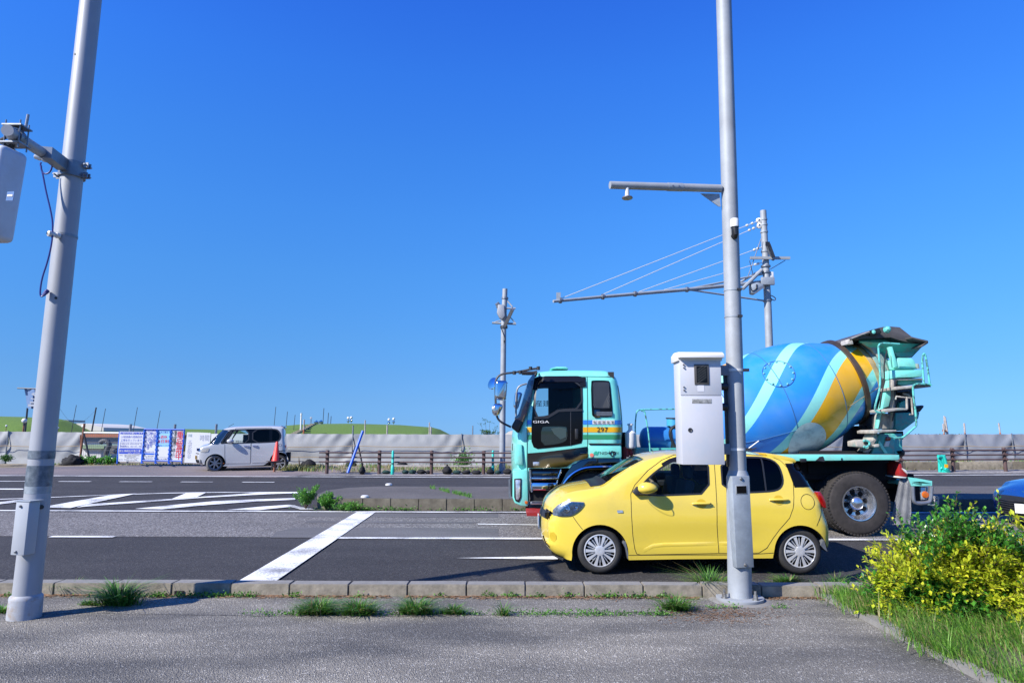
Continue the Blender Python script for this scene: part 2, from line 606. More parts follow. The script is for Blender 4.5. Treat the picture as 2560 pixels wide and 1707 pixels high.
# sidewalk, road, far ground
emit('sidewalk', grid(-60, 60, -25, KY0 - 0.002, 40, 10, lambda x, y: 0.0), asp_walk, kind='structure')
emit('road', grid(-90, 90, KY1 - 0.04, 24.7, 90, 18, lambda x, y: zg(x, max(y, 7.45))), asp_dark, kind='structure')
def far_z(x, y):
    return zg(x, y) - (0.0 if y < 34 else 0.04 * (min(y, 60) - 34) / 26)
bm = grid(-90, 90, 24.7, 60, 90, 24, far_z)
emit('ground', bm, soil, kind='structure')
bm = nb()
z9 = far_z(0, 60)
ring = [(-2500, -60), (2500, -60), (2500, 3500), (-2500, 3500)]
v = [bm.verts.new((x, y, -0.45)) for x, y in ring]
bm.faces.new(v)
far_grass = mat('far_ground_cover', (0.10, 0.12, 0.04), 0.95, var=0.3, scale=0.1)
emit('terrain', bm, far_grass, kind='structure')
bm = grid(-90, 90, 60, 400, 20, 10, lambda x, y: far_z(x, 60) - 0.002 * (y - 60))
emit('far_field', bm, far_grass, kind='structure')
# asphalt sheets
emit('worn_lane', sheet_w([(-90, 11.62), (90, 11.62), (90, 14.58), (-90, 14.58)], 0.004), asp_coarse, kind='structure')
for q in ([(755, 1281.5), (1245, 1284), (1245, 1294), (740, 1292)], [(676, 1344), (690, 1331), (735, 1318), (1245, 1321), (1245, 1346)], [(770, 1302), (1200, 1305), (1180, 1309), (760, 1307)]):
    emit('asphalt_patch', sheet(q, 0.008), asp_patch, kind='structure')
emit('driveway', sheet([(-900, 1172), (0, 1170), (300, 1163), (480, 1160), (830, 1172), (860, 1180), (690, 1193), (-900, 1182)], 0.006), asp_apron, kind='structure')
emit('gravel_verge', sheet_w([(-7.8, 24.25), (90, 24.25), (90, 25.6), (-7.0, 25.7)], 0.005), asphalt('verge_gravel', (0.24, 0.225, 0.215), (0.42, 0.4, 0.38), 18, 0.6, speck=0.4), kind='structure')

def line_px(pts, wid, name='lane_line'):
    """a painted line along surveyed points; wid in metres"""
    q = [G(*p) for p in pts]
    a = [(p.x, p.y - wid / 2) for p in q]
    b = [(p.x, p.y + wid / 2) for p in reversed(q)]
    emit(name, sheet_w(a + b, 0.013), paint_m, kind='structure')
def line_y(x0, x1, y, wid, name='lane_line'):
    emit(name, sheet_w([(x0, y - wid / 2), (x1, y - wid / 2), (x1, y + wid / 2), (x0, y + wid / 2)], 0.013), paint_m, kind='structure')
yl = G(1000, 1346).y
print('lane line y', yl, 'median', G(900, 1281).y, 'far', G(900, 1192).y, G(300,1205).y)
y_near = G(1100, 1346.5).y
ym = G(900, 1280).y
yf = G(900, 1192.5).y
line_y(G(800, 1345).x, 60, y_near, 0.15)
for k in range(0, 5):
    x1 = G(306, 1337).x - k * 3.05
    line_y(x1 - 1.05, x1, y_near + 0.03, 0.13, 'dashed_lane_line')
line_y(-70, 70, ym, 0.15, 'median_edge_line')
line_y(-80, 80, yf, 0.17, 'road_edge_line')
# far carriageway dashes
xd, yd0 = [], G(300, 1204.5).y
for a, b in ((-440, -365), (-285, -210), (-122, -50), (-20, 60), (139, 221), (295, 378), (452, 533), (608, 689)):
    line_y(G(a, 1205).x, G(b, 1205).x, yd0, 0.13, 'dashed_lane_line')
c3 = crop(0, 1160, 700 / 2352)
emit('dashed_lane_line', sheet([c3(-300, 206), c3(195, 208), c3(195, 217), c3(-300, 215)], 0.013), paint_m, kind='structure')
# hatched zebra area
line_px([c3(-600, 330), c3(0, 298), c3(400, 283), c3(900, 262), c3(1400, 246), c3(1800, 240), c3(2600, 238)], 0.15, 'hatching_border')
for q in ([(340, 368), (945, 260), (1145, 251), (730, 341), (590, 373)],
          [(640, 370), (730, 342), (1100, 318), (1450, 296), (1800, 270), (2160, 244), (2500, 240), (2500, 249), (2250, 256), (1650, 290), (1200, 326), (700, 362)],
          [(1430, 301), (1570, 244), (1735, 241), (1640, 286)],
          [(1130, 380), (1450, 348), (1800, 315), (2100, 302), (2480, 288), (2480, 303), (2150, 318), (1760, 346), (1360, 384)],
          [(1900, 390), (2200, 361), (2420, 346), (2480, 352), (2480, 360), (2250, 382), (2180, 391)],
          [(-500, 370), (0, 323), (165, 303), (260, 297), (200, 318), (0, 341), (-350, 372)],
          [(2520, 385), (2400, 352), (2450, 350), (2650, 385)]):
    emit('hatching_bar', sheet([c3(*p) for p in q], 0.017), paint_m, kind='structure')
# stop line
a, b, c_, d = G(608, 1448), G(700, 1448), G(937, 1283), G(889, 1283)
y1 = ym - 0.08
def at_y(p, q, y):
    t = (y - p.y) / (q.y - p.y)
    return (p.x + (q.x - p.x) * t, y)
emit('stop_line', sheet_w([at_y(a, d, 7.47), at_y(b, c_, 7.47), at_y(b, c_, y1), at_y(a, d, y1)], 0.0175), paint_m, kind='structure')
line_px([(1195, 1311), (1345, 1313)], 0.09)
emit('lane_arrow', sheet([(1140, 1396.5), (1395, 1391.5), (1395, 1400)], 0.014), paint_m, kind='structure')

# kerb of separate blocks
kerb = emit('kerb', box((0, (KY0 + KY1) / 2, -0.16), (60, KY1 - KY0 - 0.01, 0.24)), concrete, kind='structure')
def kerb_stone(L, wy, h, m1, m2):
    bm = nb()
    add_box(bm, (0, 0, 0), (L, wy, h))
    bmesh.ops.bevel(bm, geom=[e for e in bm.edges], offset=0.007, segments=2, affect='EDGES')
    bm.normal_update()
    me = bpy.data.meshes.new('kerb_block')
    for f in bm.faces:
        f.material_index = 1 if f.normal.z > 0.9 else 0
    bm.to_mesh(me)
    bm.free()
    me.materials.append(m1)
    me.materials.append(m2)
    return me
kme = kerb_stone(0.593, KY1 - KY0, 0.34, concrete, concrete_top)
xk = G(391, 1470).x
for k in range(-28, 30):
    x = xk + 0.603 * (k + 0.5)
    if x > 3.1 and x < 3.5:
        pass
    o = bpy.data.objects.new('kerb_block', kme)
    o.parent = kerb
    o.location = (x, (KY0 + KY1) / 2 + random.uniform(-.004, .004), 0.12 - 0.17 + random.uniform(-.004, .004))
    o.rotation_euler = (0, random.uniform(-.003, .003), random.uniform(-.004, .004))
    COL.objects.link(o)
# planter kerb, perpendicular to the road, and verge soil
pk = emit('planter_kerb', box((3.22, 3.6, -0.03), (0.10, 7.2, 0.10)), concrete_top, kind='structure')
pme = kerb_stone(0.13, 0.595, 0.12, concrete_top, concrete_top)
for k in range(12):
    o = bpy.data.objects.new('kerb_block', pme)
    o.parent = pk
    o.location = (3.22 + random.uniform(-.003, .003), 7.26 - 0.3 - 0.602 * k, -0.02)
    COL.objects.link(o)
bm = grid(3.28, 40, -5, KY0 - 0.005, 60, 30, lambda x, y: 0.03 + 0.02 * noise.noise(V((x * 1.3, y * 1.3, 0))))
verge_soil = mat('verge_soil', (0.14, 0.12, 0.07), 0.95, scale=3, col2=(0.06, 0.075, 0.025), bump=0.6, bscale=30)
emit('verge', bm, verge_soil, kind='structure')

# median island
ms = G(1000, 1277)
mz = lambda x, y: zg(x, y)
MH = 0.245
front_y = G(1000, 1276.5).y
med_pts = [G(*p) for p in ((690, 1268), (800, 1273))]
left_end = G(745, 1262).x
far_y = G(1000, 1216).y + 2.6
# survey the far edge on the paving height
def Gt(px, py):
    d = ray(px, py)
    z = 0.3
    for i in range(20):
        t = (z - EYE.z) / d.z
        p = EYE + d * t
        z = zg(p.x, p.y) + MH
    return p
front_y = Gt(1000, 1246).y
outl = [Gt(820, 1243.5), Gt(793, 1240), Gt(795, 1234), Gt(815, 1225.5), Gt(870, 1218.5), Gt(950, 1215.2)]
yb = outl[-1].y
print('median', front_y, yb, [tuple(round(c, 2) for c in p) for p in outl])
poly = [(60, front_y), (outl[0].x, front_y)] + [(p.x, p.y) for p in outl[1:]] + [(60, yb)]
med = emit('median', sheet_w(poly, MH, 1.0), median_top, kind='structure')
bm = nb()
pp = resample([V((x, y, 0)) for x, y in poly] , 1.0)
for a, b in zip(pp[:-1], pp[1:]):
    vv = [(a.x, a.y, zg(a.x, a.y) - .05), (b.x, b.y, zg(b.x, b.y) - .05), (b.x, b.y, zg(b.x, b.y) + MH - .002), (a.x, a.y, zg(a.x, a.y) + MH - .002)]
    bm.faces.new([bm.verts.new(q) for q in vv])
emit('kerb_core', bm, concrete_dk, med)
mme = kerb_stone(0.593, 0.16, 0.32, concrete_dk, median_top)
xk2 = Gt(899, 1250).x
k = 0
while True:
    x = xk2 + 0.603 * (k - 0.5)
    if x > 30:
        break
    k += 1
    if x < outl[0].x + .15:
        continue
    o = bpy.data.objects.new('kerb_block', mme)
    o.parent = med
    o.location = (x, front_y + 0.06 + random.uniform(-.006, .006), zg(x, front_y) + MH - 0.157 + random.uniform(-.004, .004))
    o.rotation_euler = (0, random.uniform(-.004, .004), random.uniform(-.006, .006))
    COL.objects.link(o)
for (px, py) in ((972, 1212.5), (912, 1243)):
    p = Gt(px, py)
    bm = lathe([(0, 0.09), (0.035, 0.085), (0.05, 0.05), (0.052, 0.0)], p, (0, 0, 1), 16)
    emit('reflector_stud', bm, ins_white, smooth=True, label='round white stud on the %s edge of the median island' % ('far' if py < 1230 else 'near'), cat='road stud', group='road studs on the median')

# dark stain bands on the sidewalk left to the material; dead leaf litter along the kerb
bm = nb()
for i in range(2600):
    x = random.uniform(-5.2, 3.3)
    y = KY0 - abs(random.gauss(0, 0.05)) - 0.005
    if noise.noise(V((x * 2.2, 0, 3))) < -0.25:
        continue
    a = random.uniform(0, PI)
    l = random.uniform(0.008, 0.035)
    wd = random.uniform(0.002, 0.007)
    d, n2 = V((math.cos(a), math.sin(a), 0)) * l, V((-math.sin(a), math.cos(a), 0)) * wd
    c = V((x, y, 0.004 + random.uniform(0, 0.006)))
    bm.faces.new([bm.verts.new(q) for q in (c - d - n2, c + d - n2, c + d + n2 + V((0, 0, .004)), c - d + n2 + V((0, 0, .004)))])
for i in range(500):
    t = G(random.gauss(1800, 75), random.gauss(1535, 10), z0=0)
    a = random.uniform(0, PI)
    d, n2 = V((math.cos(a), math.sin(a), 0)) * .016, V((-math.sin(a), math.cos(a), 0)) * .004
    c = t + V((0, 0, 0.005))
    bm.faces.new([bm.verts.new(q) for q in (c - d - n2, c + d - n2, c + d + n2, c - d + n2)])
emit('leaf_litter', bm, mat('dry_litter', (0.26, 0.15, 0.08), 0.9, var=0.5, scale=30), label='brown dry leaf litter along the foot of the kerb', cat='litter', kind='stuff')

# =================================================== VEGETATION
def green(name, col, col2, tr=0.35, rough=0.5):
    m = bpy.data.materials.new(name)
    m.use_nodes = True
    nt = m.node_tree
    col, col2 = tuple(x * ALB for x in col), tuple(x * ALB for x in col2)
    b = nt.nodes['Principled BSDF']
    tc = nt.nodes.new('ShaderNodeTexCoord')
    n = nt.nodes.new('ShaderNodeTexNoise')
    n.inputs['Scale'].default_value = 14
    n.inputs['Detail'].default_value = 3
    nt.links.new(tc.outputs['Object'], n.inputs['Vector'])
    r = nt.nodes.new('ShaderNodeValToRGB')
    r.color_ramp.elements[0].position = 0.35
    r.color_ramp.elements[1].position = 0.65
    r.color_ramp.elements[0].color = (*col, 1)
    r.color_ramp.elements[1].color = (*col2, 1)
    nt.links.new(n.outputs['Fac'], r.inputs['Fac'])
    nt.links.new(r.outputs[0], b.inputs['Base Color'])
    b.inputs['Roughness'].default_value = rough
    tl = nt.nodes.new('ShaderNodeBsdfTranslucent')
    nt.links.new(r.outputs[0], tl.inputs['Color'])
    mx = nt.nodes.new('ShaderNodeMixShader')
    mx.inputs[0].default_value = tr
    nt.links.new(b.outputs[0], mx.inputs[1])
    nt.links.new(tl.outputs[0], mx.inputs[2])
    nt.links.new(mx.outputs[0], nt.nodes['Material Output'].inputs[0])
    MATS[name] = m
    return m
grass_g = green('grass_green', (0.08, 0.24, 0.03), (0.17, 0.40, 0.05))
grass_d = green('grass_dark', (0.035, 0.11, 0.022), (0.07, 0.19, 0.03))
grass_y = green('grass_straw', (0.28, 0.26, 0.09), (0.42, 0.34, 0.16))
leaf_y = green('leaf_yellow', (0.48, 0.62, 0.03), (0.82, 0.80, 0.05), 0.4)
leaf_g = green('leaf_green', (0.07, 0.30, 0.03), (0.18, 0.50, 0.06), 0.4, 0.3)
leaf_dg = green('leaf_dark_green', (0.03, 0.14, 0.02), (0.06, 0.22, 0.04), 0.3, 0.25)
twig = mat('twig_bark', (0.12, 0.08, 0.05), 0.9)

def blade(bm, p, az, h, lean, wd, mi=0):
    d = V((math.cos(az), math.sin(az), 0))
    s = V((-d.y, d.x, 0)) * wd
    up = V((0, 0, 1))
    p0 = p
    p1 = p + up * h * 0.55 + d * lean * 0.35
    p2 = p + up * h * (1.0 if lean < h else 0.75) + d * lean
    v = [bm.verts.new(q) for q in (p0 - s, p0 + s, p1 + s * 0.8, p1 - s * 0.8, p2)]
    f1 = bm.faces.new((v[0], v[1], v[2], v[3]))
    f2 = bm.faces.new((v[3], v[2], v[4]))
    f1.material_index = f2.material_index = mi

def tuft(px, py, rx, ry, n, h, label, z=None, mats=None, spread=1.0):
    p = G(px, py, z0=0 if z is None else z) if z != 'road' else G(px, py)
    bm = nb()
    rx, ry, n = rx * 1.25, ry * 1.15, int(n * 1.25)
    for i in range(n):
        a, r = random.uniform(0, 2 * PI), min(1.3, abs(random.gauss(0, .5)))
        q = p + V((math.cos(a) * r * rx, math.sin(a) * r * ry, 0))
        hh = 1.0 * h * random.uniform(0.3, 1.05) * (1.15 - 0.5 * r)
        az = a + random.gauss(0, 0.9)
        blade(bm, q, az, hh, hh * random.uniform(0.3, spread * 2.4), random.uniform(0.003, 0.006), random.choices((0, 1, 2), (6, 3, 1.6))[0])
    return emit('grass_tuft', bm, mats or [grass_g, grass_d, grass_y], kind=None, label=label, cat='grass', group='grass tufts on the sidewalk')
tuft(295, 1512, .14, .06, 520, 0.26, 'large dark green tuft right of the left pole over its shadow')
tuft(178, 1482, .13, .04, 170, 0.15, 'small loose tuft against the kerb just right of the left pole')
tuft(225, 1512, .08, .02, 140, 0.06, 'low browned grass patch between left pole and large tuft')
tuft(795, 1534, .16, .055, 620, 0.15, 'dense tuft at the left end of the long crack in the sidewalk')
tuft(895, 1536, .15, .05, 560, 0.15, 'dense tuft joined to the right of the leftmost crack tuft')
tuft(1040, 1534, .14, .045, 480, 0.16, 'tall fine tuft, third along the sidewalk crack')
tuft(1135, 1534, .14, .03, 280, 0.09, 'low spreading tuft, fourth along the sidewalk crack')
tuft(1258, 1538, .05, .025, 70, 0.13, 'sparse little tuft in mid crack with a dry patch beside it')
tuft(1690, 1524, .12, .05, 380, 0.15, 'tuft on the crack just left of the right pole base')
tuft(1775, 1478, .15, .06, 520, 0.25, 'tall yellowish tuft growing over the kerb left of the right pole')
tuft(1972, 1464, .17, .05, 520, 0.13, 'dark tuft on the kerb right of the right pole under the rear wheel')
tuft(5, 1530, .10, .05, 160, 0.07, 'small weed patch at the left picture edge beside the pole foot')
tuft(2090, 1474, .09, .05, 160, 0.18, 'thin tuft at the corner where planter kerb meets road kerb')

# the crack running along the sidewalk and the drain slot in the kerb
crack_m = mat('crack_dirt', (0.05, 0.045, 0.04), 0.95)
def crack(pts, wd, nm='crack'):
    q = resample([G(x, y, z0=0) for x, y in pts], .05)
    bm = nb()
    pv = None
    for i, p in enumerate(q):
        o_ = noise.noise(V((p.x * 5, p.y * 5, 2))) * .02
        w_ = wd * (.5 + abs(noise.noise(V((p.x * 9, 3, 1)))) * 2)
        cur = (bm.verts.new((p.x, p.y + o_ - w_, .003)), bm.verts.new((p.x, p.y + o_ + w_, .003)))
        if pv:
            bm.faces.new((pv[0], cur[0], cur[1], pv[1]))
        pv = cur
    emit(nm, bm, crack_m, kind='structure')
crack([(-300, 1540), (200, 1532), (640, 1539), (1100, 1540), (1700, 1528), (1800, 1520)], .004)
dsl = G(450, 1487, z0=0)
emit('drain_slot', box((dsl.x, KY0 - .003, .022), (.095, .012, .05)), void_m, kerb)
# little weeds along the kerb foot and the crack
def leaflet(bm, p, d, n, l, wd, mi, fold=0.25):
    s = d.cross(n).normalized() * wd
    m_ = p + d * l * 0.5
    v = [bm.verts.new(q) for q in (p, m_ + s + n * fold * wd, p + d * l, m_ - s + n * fold * wd)]
    f1 = bm.faces.new((v[0], v[1], v[2]))
    f2 = bm.faces.new((v[0], v[2], v[3]))
    f1.material_index = f2.material_index = mi
def rnd_dir(zmin=-0.2):
    while True:
        d = V((random.gauss(0, 1), random.gauss(0, 1), random.gauss(0, 1))).normalized()
        if d.z > zmin:
            return d
def weed(bm, p, rx, h, n, l):
    for i in range(n):
        q = p + V((random.gauss(0, rx), random.gauss(0, rx * 0.3), abs(random.gauss(0, h * 0.5))))
        leaflet(bm, q, rnd_dir(0), rnd_dir(0.2), l * random.uniform(.6, 1.3), l * .3, random.choice((0, 0, 1)))
bm = nb()
for px, n, r in ((30, 40, .06), (250, 60, .1), (285, 40, .05), (345, 90, .1), (400, 90, .07), (452, 50, .08), (500, 120, .14), (560, 110, .1), (622, 70, .06), (735, 60, .06), (900, 30, .03), (1100, 30, .03), (1225, 40, .05), (1280, 50, .05), (1345, 40, .05), (1420, 50, .06), (1515, 110, .09), (1595, 110, .09), (1655, 60, .05)):
    p = G(px, 1492, z0=0)
    p.y = min(p.y, KY0 - 0.03)
    weed(bm, p, r * 0.8, 0.04, n, 0.028)
for px, n, r in ((690, 150, .14), (750, 60, .05), (990, 60, .1), (1190, 40, .08), (1330, 160, .16), (1420, 240, .16), (1500, 160, .1), (1560, 60, .06), (1620, 120, .09), (1660, 100, .06), (1795, 60, .05), (1835, 40, .04), (1950, 50, .05)):
    weed(bm, G(px, 1537 if px < 1700 else 1520, z0=0), r, 0.04, n, 0.022)
emit('weeds', bm, [grass_g, grass_d], label='tiny leafy weeds along the kerb foot and the sidewalk crack', cat='weeds', kind='stuff')
bm = nb()
for px, n, r in ((930, 60, .3), (985, 120, .2), (1020, 120, .2), (1090, 20, .1), (1150, 40, .1), (1185, 60, .15), (1215, 60, .15), (1290, 40, .1), (1320, 30, .1), (1390, 80, .2), (850, 160, .3), (880, 180, .2), (910, 140, .15)):
    p = G(px, 1277)
    p.y = front_y - .05
    p.z = zg(p.x, p.y)
    weed(bm, p, r, 0.07, n, 0.04)
for k in range(420):
    t = random.random()
    p = Gt(1080 + t * 100, 1220 + t * 24 if t > .35 else 1217 + random.random() * 6) if random.random() < .8 else Gt(1080, 1219)
    p = Gt(1075 + 105 * t, 1219 + 24 * t + random.gauss(0, 1.2))
    if noise.noise(V((t * 9, 0, 0))) < -0.2:
        continue
    blade(bm, p, random.uniform(0, 6.3), random.uniform(.03, .1), .04, .006, 0)
emit('median_weeds', bm, [grass_g, grass_d], label='low weeds along the median kerb foot and in its paving crack', cat='weeds', kind='stuff')
def shrublet(name, px, py, Yp, h, rr, n, label, l=0.05):
    p = V((P(px, py, Yp).x, Yp, zg(0, Yp)))
    t = thing(name, label, 'plant', p, 'wild bushes at the median tip')
    sb, lb = nb(), nb()
    for i in range(14):
        a = random.uniform(0, 2 * PI)
        tip = p + V((math.cos(a) * rr * random.uniform(.2, 1), math.sin(a) * rr * .7 * random.uniform(.2, 1), h * random.uniform(.5, 1.1)))
        mid = (p + tip) / 2 + V((0, 0, h * .12))
        add_tube(sb, [p, mid, tip], [.006, .004, .002], 4)
        for k in range(n // 14):
            u = random.uniform(.25, 1)
            q = p.lerp(mid, u * 2) if u < .5 else mid.lerp(tip, u * 2 - 1)
            q = q + rnd_dir(-1) * .04
            leaflet(lb, q, (rnd_dir(-.3) + (tip - p).normalized() * .5).normalized(), rnd_dir(.1), l * random.uniform(.5, 1.2), l * .2, random.choice((0, 0, 1)))
    emit('stem', sb, twig, t)
    emit('foliage', lb, [grass_g, leaf_g], t)
shrublet('wild_shrub', 765, 1262, front_y + .1, .46, .36, 1900, 'feathery green wild shrub at the left tip of the median')
shrublet('wild_shrub', 815, 1262, front_y - .05, .33, .36, 1900, 'lower feathery wild shrub second from the left on median tip')
shrublet('wild_shrub', 868, 1272, front_y - .12, .15, .5, 1100, 'creeping wild shrub trailing right of the other two')

# hedge plants at the lower right
def bush(px_pts, name, label, n, seedv, ybase):
    pass
random.seed(21)
def hedge(c, rx, ry, h, n, label, sprouts):
    """c on the ground; irregular dome of leafy twigs"""
    c = V(c)
    t = thing('golden_shrub', label, 'shrub', c, 'golden leaved shrubs in the verge')
    lb, sb = nb(), nb()
    def twig_leaves(p0, p1, k, bright, ll):
        add_tube(sb, [p0, p1], [.004, .0015], 3, False)
        d = (p1 - p0).normalized()
        a, b = frame(d)
        for i in range(k):
            u = (i + random.random() * .5) / k
            q = p0.lerp(p1, u)
            ang = i * 2.4
            side = a * math.cos(ang) + b * math.sin(ang)
            dd = (d * .75 + side * .8 + V((0, 0, .15))).normalized()
            nn = (V((0, 0, 1)) + side * .2 + rnd_dir(-1) * .35).normalized()
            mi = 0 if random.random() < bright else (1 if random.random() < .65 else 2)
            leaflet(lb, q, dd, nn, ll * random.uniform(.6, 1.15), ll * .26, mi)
    for i in range(n):
        th = random.uniform(0, 2 * PI)
        ph = math.asin(random.uniform(-0.12, 1))
        rad = random.uniform(0.60, 1.0) if random.random() > .10 else random.uniform(1.0, 1.22)
        d = V((math.cos(th) * math.cos(ph), math.sin(th) * math.cos(ph), math.sin(ph)))
        lump = 1 + .30 * noise.noise(V((d.x * 2.6, d.y * 2.6, d.z * 2.6 + c.x))) + .16 * noise.noise(d * 6)
        p = c + V((d.x * rx, d.y * ry, h * .12 + d.z * h * .88)) * 1.0
        p = c + (p - c) * lump * rad
        if p.z < .06:
            p.z = .06 + random.random() * .1
        out = (V((d.x / rx, d.y / ry, d.z / h)).normalized() + V((0, 0, .35)) + rnd_dir(-1) * .45).normalized()
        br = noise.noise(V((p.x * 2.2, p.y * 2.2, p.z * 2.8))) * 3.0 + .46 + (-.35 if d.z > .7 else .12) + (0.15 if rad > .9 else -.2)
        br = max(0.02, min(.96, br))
        L_ = random.uniform(.07, .17)
        twig_leaves(p - out * L_ * .5, p + out * L_ * .5, random.randint(6, 9), br, random.uniform(.044, .066))
    for sx, sy, sh, bright in sprouts:
        p0 = c + V((sx, sy, h * .7))
        p1 = c + V((sx + random.uniform(-.08, .08), sy, h * .7 + sh))
        twig_leaves(p0, p1, 22, bright, .045)
        add_tube(sb, [p0, p1], [.005, .002], 4)
    for i in range(26):
        a = random.uniform(0, 2 * PI)
        add_tube(sb, [c + V((random.gauss(0, .12), random.gauss(0, .1), 0)), c + V((math.cos(a) * rx * .45, math.sin(a) * ry * .45, h * .4)), c + V((math.cos(a) * rx * .8, math.sin(a) * ry * .8, h * random.uniform(.4, .8)))], [.012, .007, .003], 5)
    emit('branches', sb, twig, t)
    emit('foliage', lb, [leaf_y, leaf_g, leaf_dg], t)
hedge((4.18, 6.55, 0.03), .76, .46, .80, 5200, 'broad golden shrub nearest the mixer truck wheel with green sprouts', [(-.45, .1, .34, .1), (-.28, .15, .3, .1), (.1, .1, .36, .15), (.42, .12, .52, .05), (.25, .1, .25, .9), (-.1, .0, .22, .4)])
hedge((5.1, 6.25, 0.03), .62, .5, .86, 3600, 'golden shrub cut by the right picture edge', [(-.3, .1, .2, .6), (.2, .1, .3, .3)])
hedge((4.75, 5.85, 0.03), .50, .30, .45, 1500, 'low golden shrub in front of the two larger ones', [])

random.seed(5)
bm = nb()
for i in range(42000):
    x = 3.17 + random.random() ** 1.25 * 3.0
    y = random.uniform(3.6, 7.3)
    edge = x - 3.24
    if edge < 0.12 and noise.noise(V((x * 4, y * 1.4, 1))) < -0.02:
        continue
    dens = noise.noise(V((x * 1.5, y * 1.5, 8))) + .45
    if random.random() > dens + .25:
        continue
    if random.random() < .3 and x < 3.55:
        x -= random.uniform(0, .22)
    hh = random.uniform(.05, .27) * (.75 + .5 * noise.noise(V((x * 2, y * 2, 4))))
    az = random.gauss(PI * 1.05, 1.0)
    straw = .10 + .5 * max(0, noise.noise(V((x * 1.3 + 9, y * 1.3, 2))) + .15)
    mi = 2 if random.random() < straw else random.choice((0, 0, 1))
    blade(bm, V((x, y, 0.035)), az, hh, hh * random.uniform(.3, 1.3), random.uniform(.002, .0044), mi)
emit('verge_grass', bm, [green('verge_green', (0.19, 0.44, 0.05), (0.33, 0.58, 0.09), .45), grass_g, green('verge_straw', (0.36, 0.36, 0.12), (0.5, 0.42, 0.2))], label='long green grass spilling from the verge over the planter kerb', cat='grass', kind='stuff')
# =================================================== POLES ON THE SIDEWALK
random.seed(3)
YP = G(60, 1543).y
def LP(py, dx=0, dy=0):
    return P(60 + 0.1079 * (1548 - py) + dx, py, YP + dy)
foot = G(60, 1543)
lp = thing('steel_pole', 'leaning pale grey steel pole with taped bands and a small cover box at picture left', 'pole', foot, None)
top = LP(-160)
sh0 = LP(1480)
axisL = (top - sh0).normalized()
bm = tube([foot + V((0, 0, .12)), sh0, LP(1200), top], [.112, .111, .104, .094], 40)
emit('shaft', bm, painted_pole, lp, True)
base_m = mat('pole_foot_paint', (0.38, 0.395, 0.42), 0.6, var=0.1, scale=6, dirt=(0.30, 0.23, 0.17), dscale=7, damt=0.7)
z_s = foot.lerp(sh0, 0.92)
bm = lathe([(-.02, .135), (0.16, .132), ((z_s - foot).length * .93, .130), ((z_s - foot).length * 1.02, .112)], foot, axisL, 40)
emit('base_sleeve', bm, base_m, lp, True, sharp=50)
def bandL(py0, py1, r, m, name='tape_band'):
    a, b = LP(py0), LP(py1)
    emit(name, tube([a, b], r, 40, False), m, lp, True)
tape = mat('old_tape', (0.05, 0.07, 0.09), 0.35, scale=16, col2=(0.20, 0.23, 0.26))
bandL(1146, 1126, .1075, tape)
bandL(1214, 1163, .1070, tape)
bandL(1232, 1166, .1062, mat('clear_tape', (0.28, 0.32, 0.35), 0.25, var=0.2, scale=14))
# cover box with two bolts
def facing_box(c, w_, h_, d_, yaw, tilt=None):
    R = Matrix.Rotation(yaw, 3, 'Z')
    if tilt:
        R = tilt @ R
    return R
yawL = math.radians(33)
tiltL = V((0, 0, 1)).rotation_difference(axisL).to_matrix()
Rb = tiltL @ Matrix.Rotation(yawL * 0.15 - 0.25, 3, 'Z')
cbx = P(64, 1318, YP - .15)
bm = box(cbx, (0.135, .12, .46), Rb)
bx = emit('cover_box', bm, mat('box_paint', (0.40, 0.425, 0.46), 0.4, var=0.05, scale=3), lp, bevel=.006)
lidp = cbx + Rb @ V((0, .01, .234))
emit('cover_rim', box(lidp, (.16, .15, .008), Rb), galv2, bx)
for s in (.19, -.20):
    p = cbx + Rb @ V((-.015, -.062, s))
    emit('bolt', lathe([(-.004, .012), (.008, .012), (.014, .006), (.0145, 0)], p, Rb @ V((0, -1, 0)), 12), bolt_m, bx, True)
p = LP(1265)
emit('hole_cap', lathe([(0, .02), (.02, .018), (.021, 0)], p + V((.085, -.06, 0)), (.75, -.65, 0), 16), black_m, lp, True)
emit('hole_cap', lathe([(0, .012), (.01, .012), (.011, 0)], LP(750) + V((.035, -.088, 0)), (.35, -.93, 0), 12), black_m, lp, True)
emit('hole_cap', lathe([(0, .012), (.01, .012), (.011, 0)], LP(148) + V((-.035, -.082, 0)), (-.3, -.93, 0), 12), black_m, lp, True)
# clamp with arm
cA = crop(0, 280, 300 / 784)
cc = LP(cA(0, 385)[1])
bm = nb()
add_lathe(bm, [(-.075, .104), (-.075, .118), (.075, .118), (.075, .104)], cc, axisL, 32)
for s in (-1, 1):
    for z in (-.05, .05):
        add_box(bm, cc + V((s * .135, -.02, z)), (.06, .012, .05))
        add_box(bm, cc + V((s * .135, .02, z)), (.06, .012, .05))
        add_tube(bm, [cc + V((s * .145, -.06, z)), cc + V((s * .145, .06, z))], .008, 8)
emit('clamp', bm, grey_steel, lp, True, 30)
ae = P(18, 326, YP - 1.15)
as_ = cc + V((-.05, -.11, .02))
ad = (ae - as_).normalized()
bm = nb()
add_tube(bm, [as_ + ad * .05, ae], .046, 24)
arm = emit('side_arm', bm, painted_pole, lp, True, 30)
bm = nb()
add_prism(bm, [as_ + V((-.02, -.01, .055)), as_ + ad * .45 + V((0, 0, .052)), as_ + ad * .45 + V((0, 0, -.052)), as_ + V((-.02, -.01, -.06))], (0.09, .02, 0))
emit('arm_saddle', bm, grey_steel, arm)
bm = nb()
pe = ae - ad * .16
add_lathe(bm, [(-.045, .049), (-.045, .062), (.045, .062), (.045, .049)], pe, ad, 20)
add_box(bm, pe + V((.0, 0, .075)), (.16, .14, .012))
add_box(bm, pe + V((.0, 0, -.075)), (.16, .14, .012))
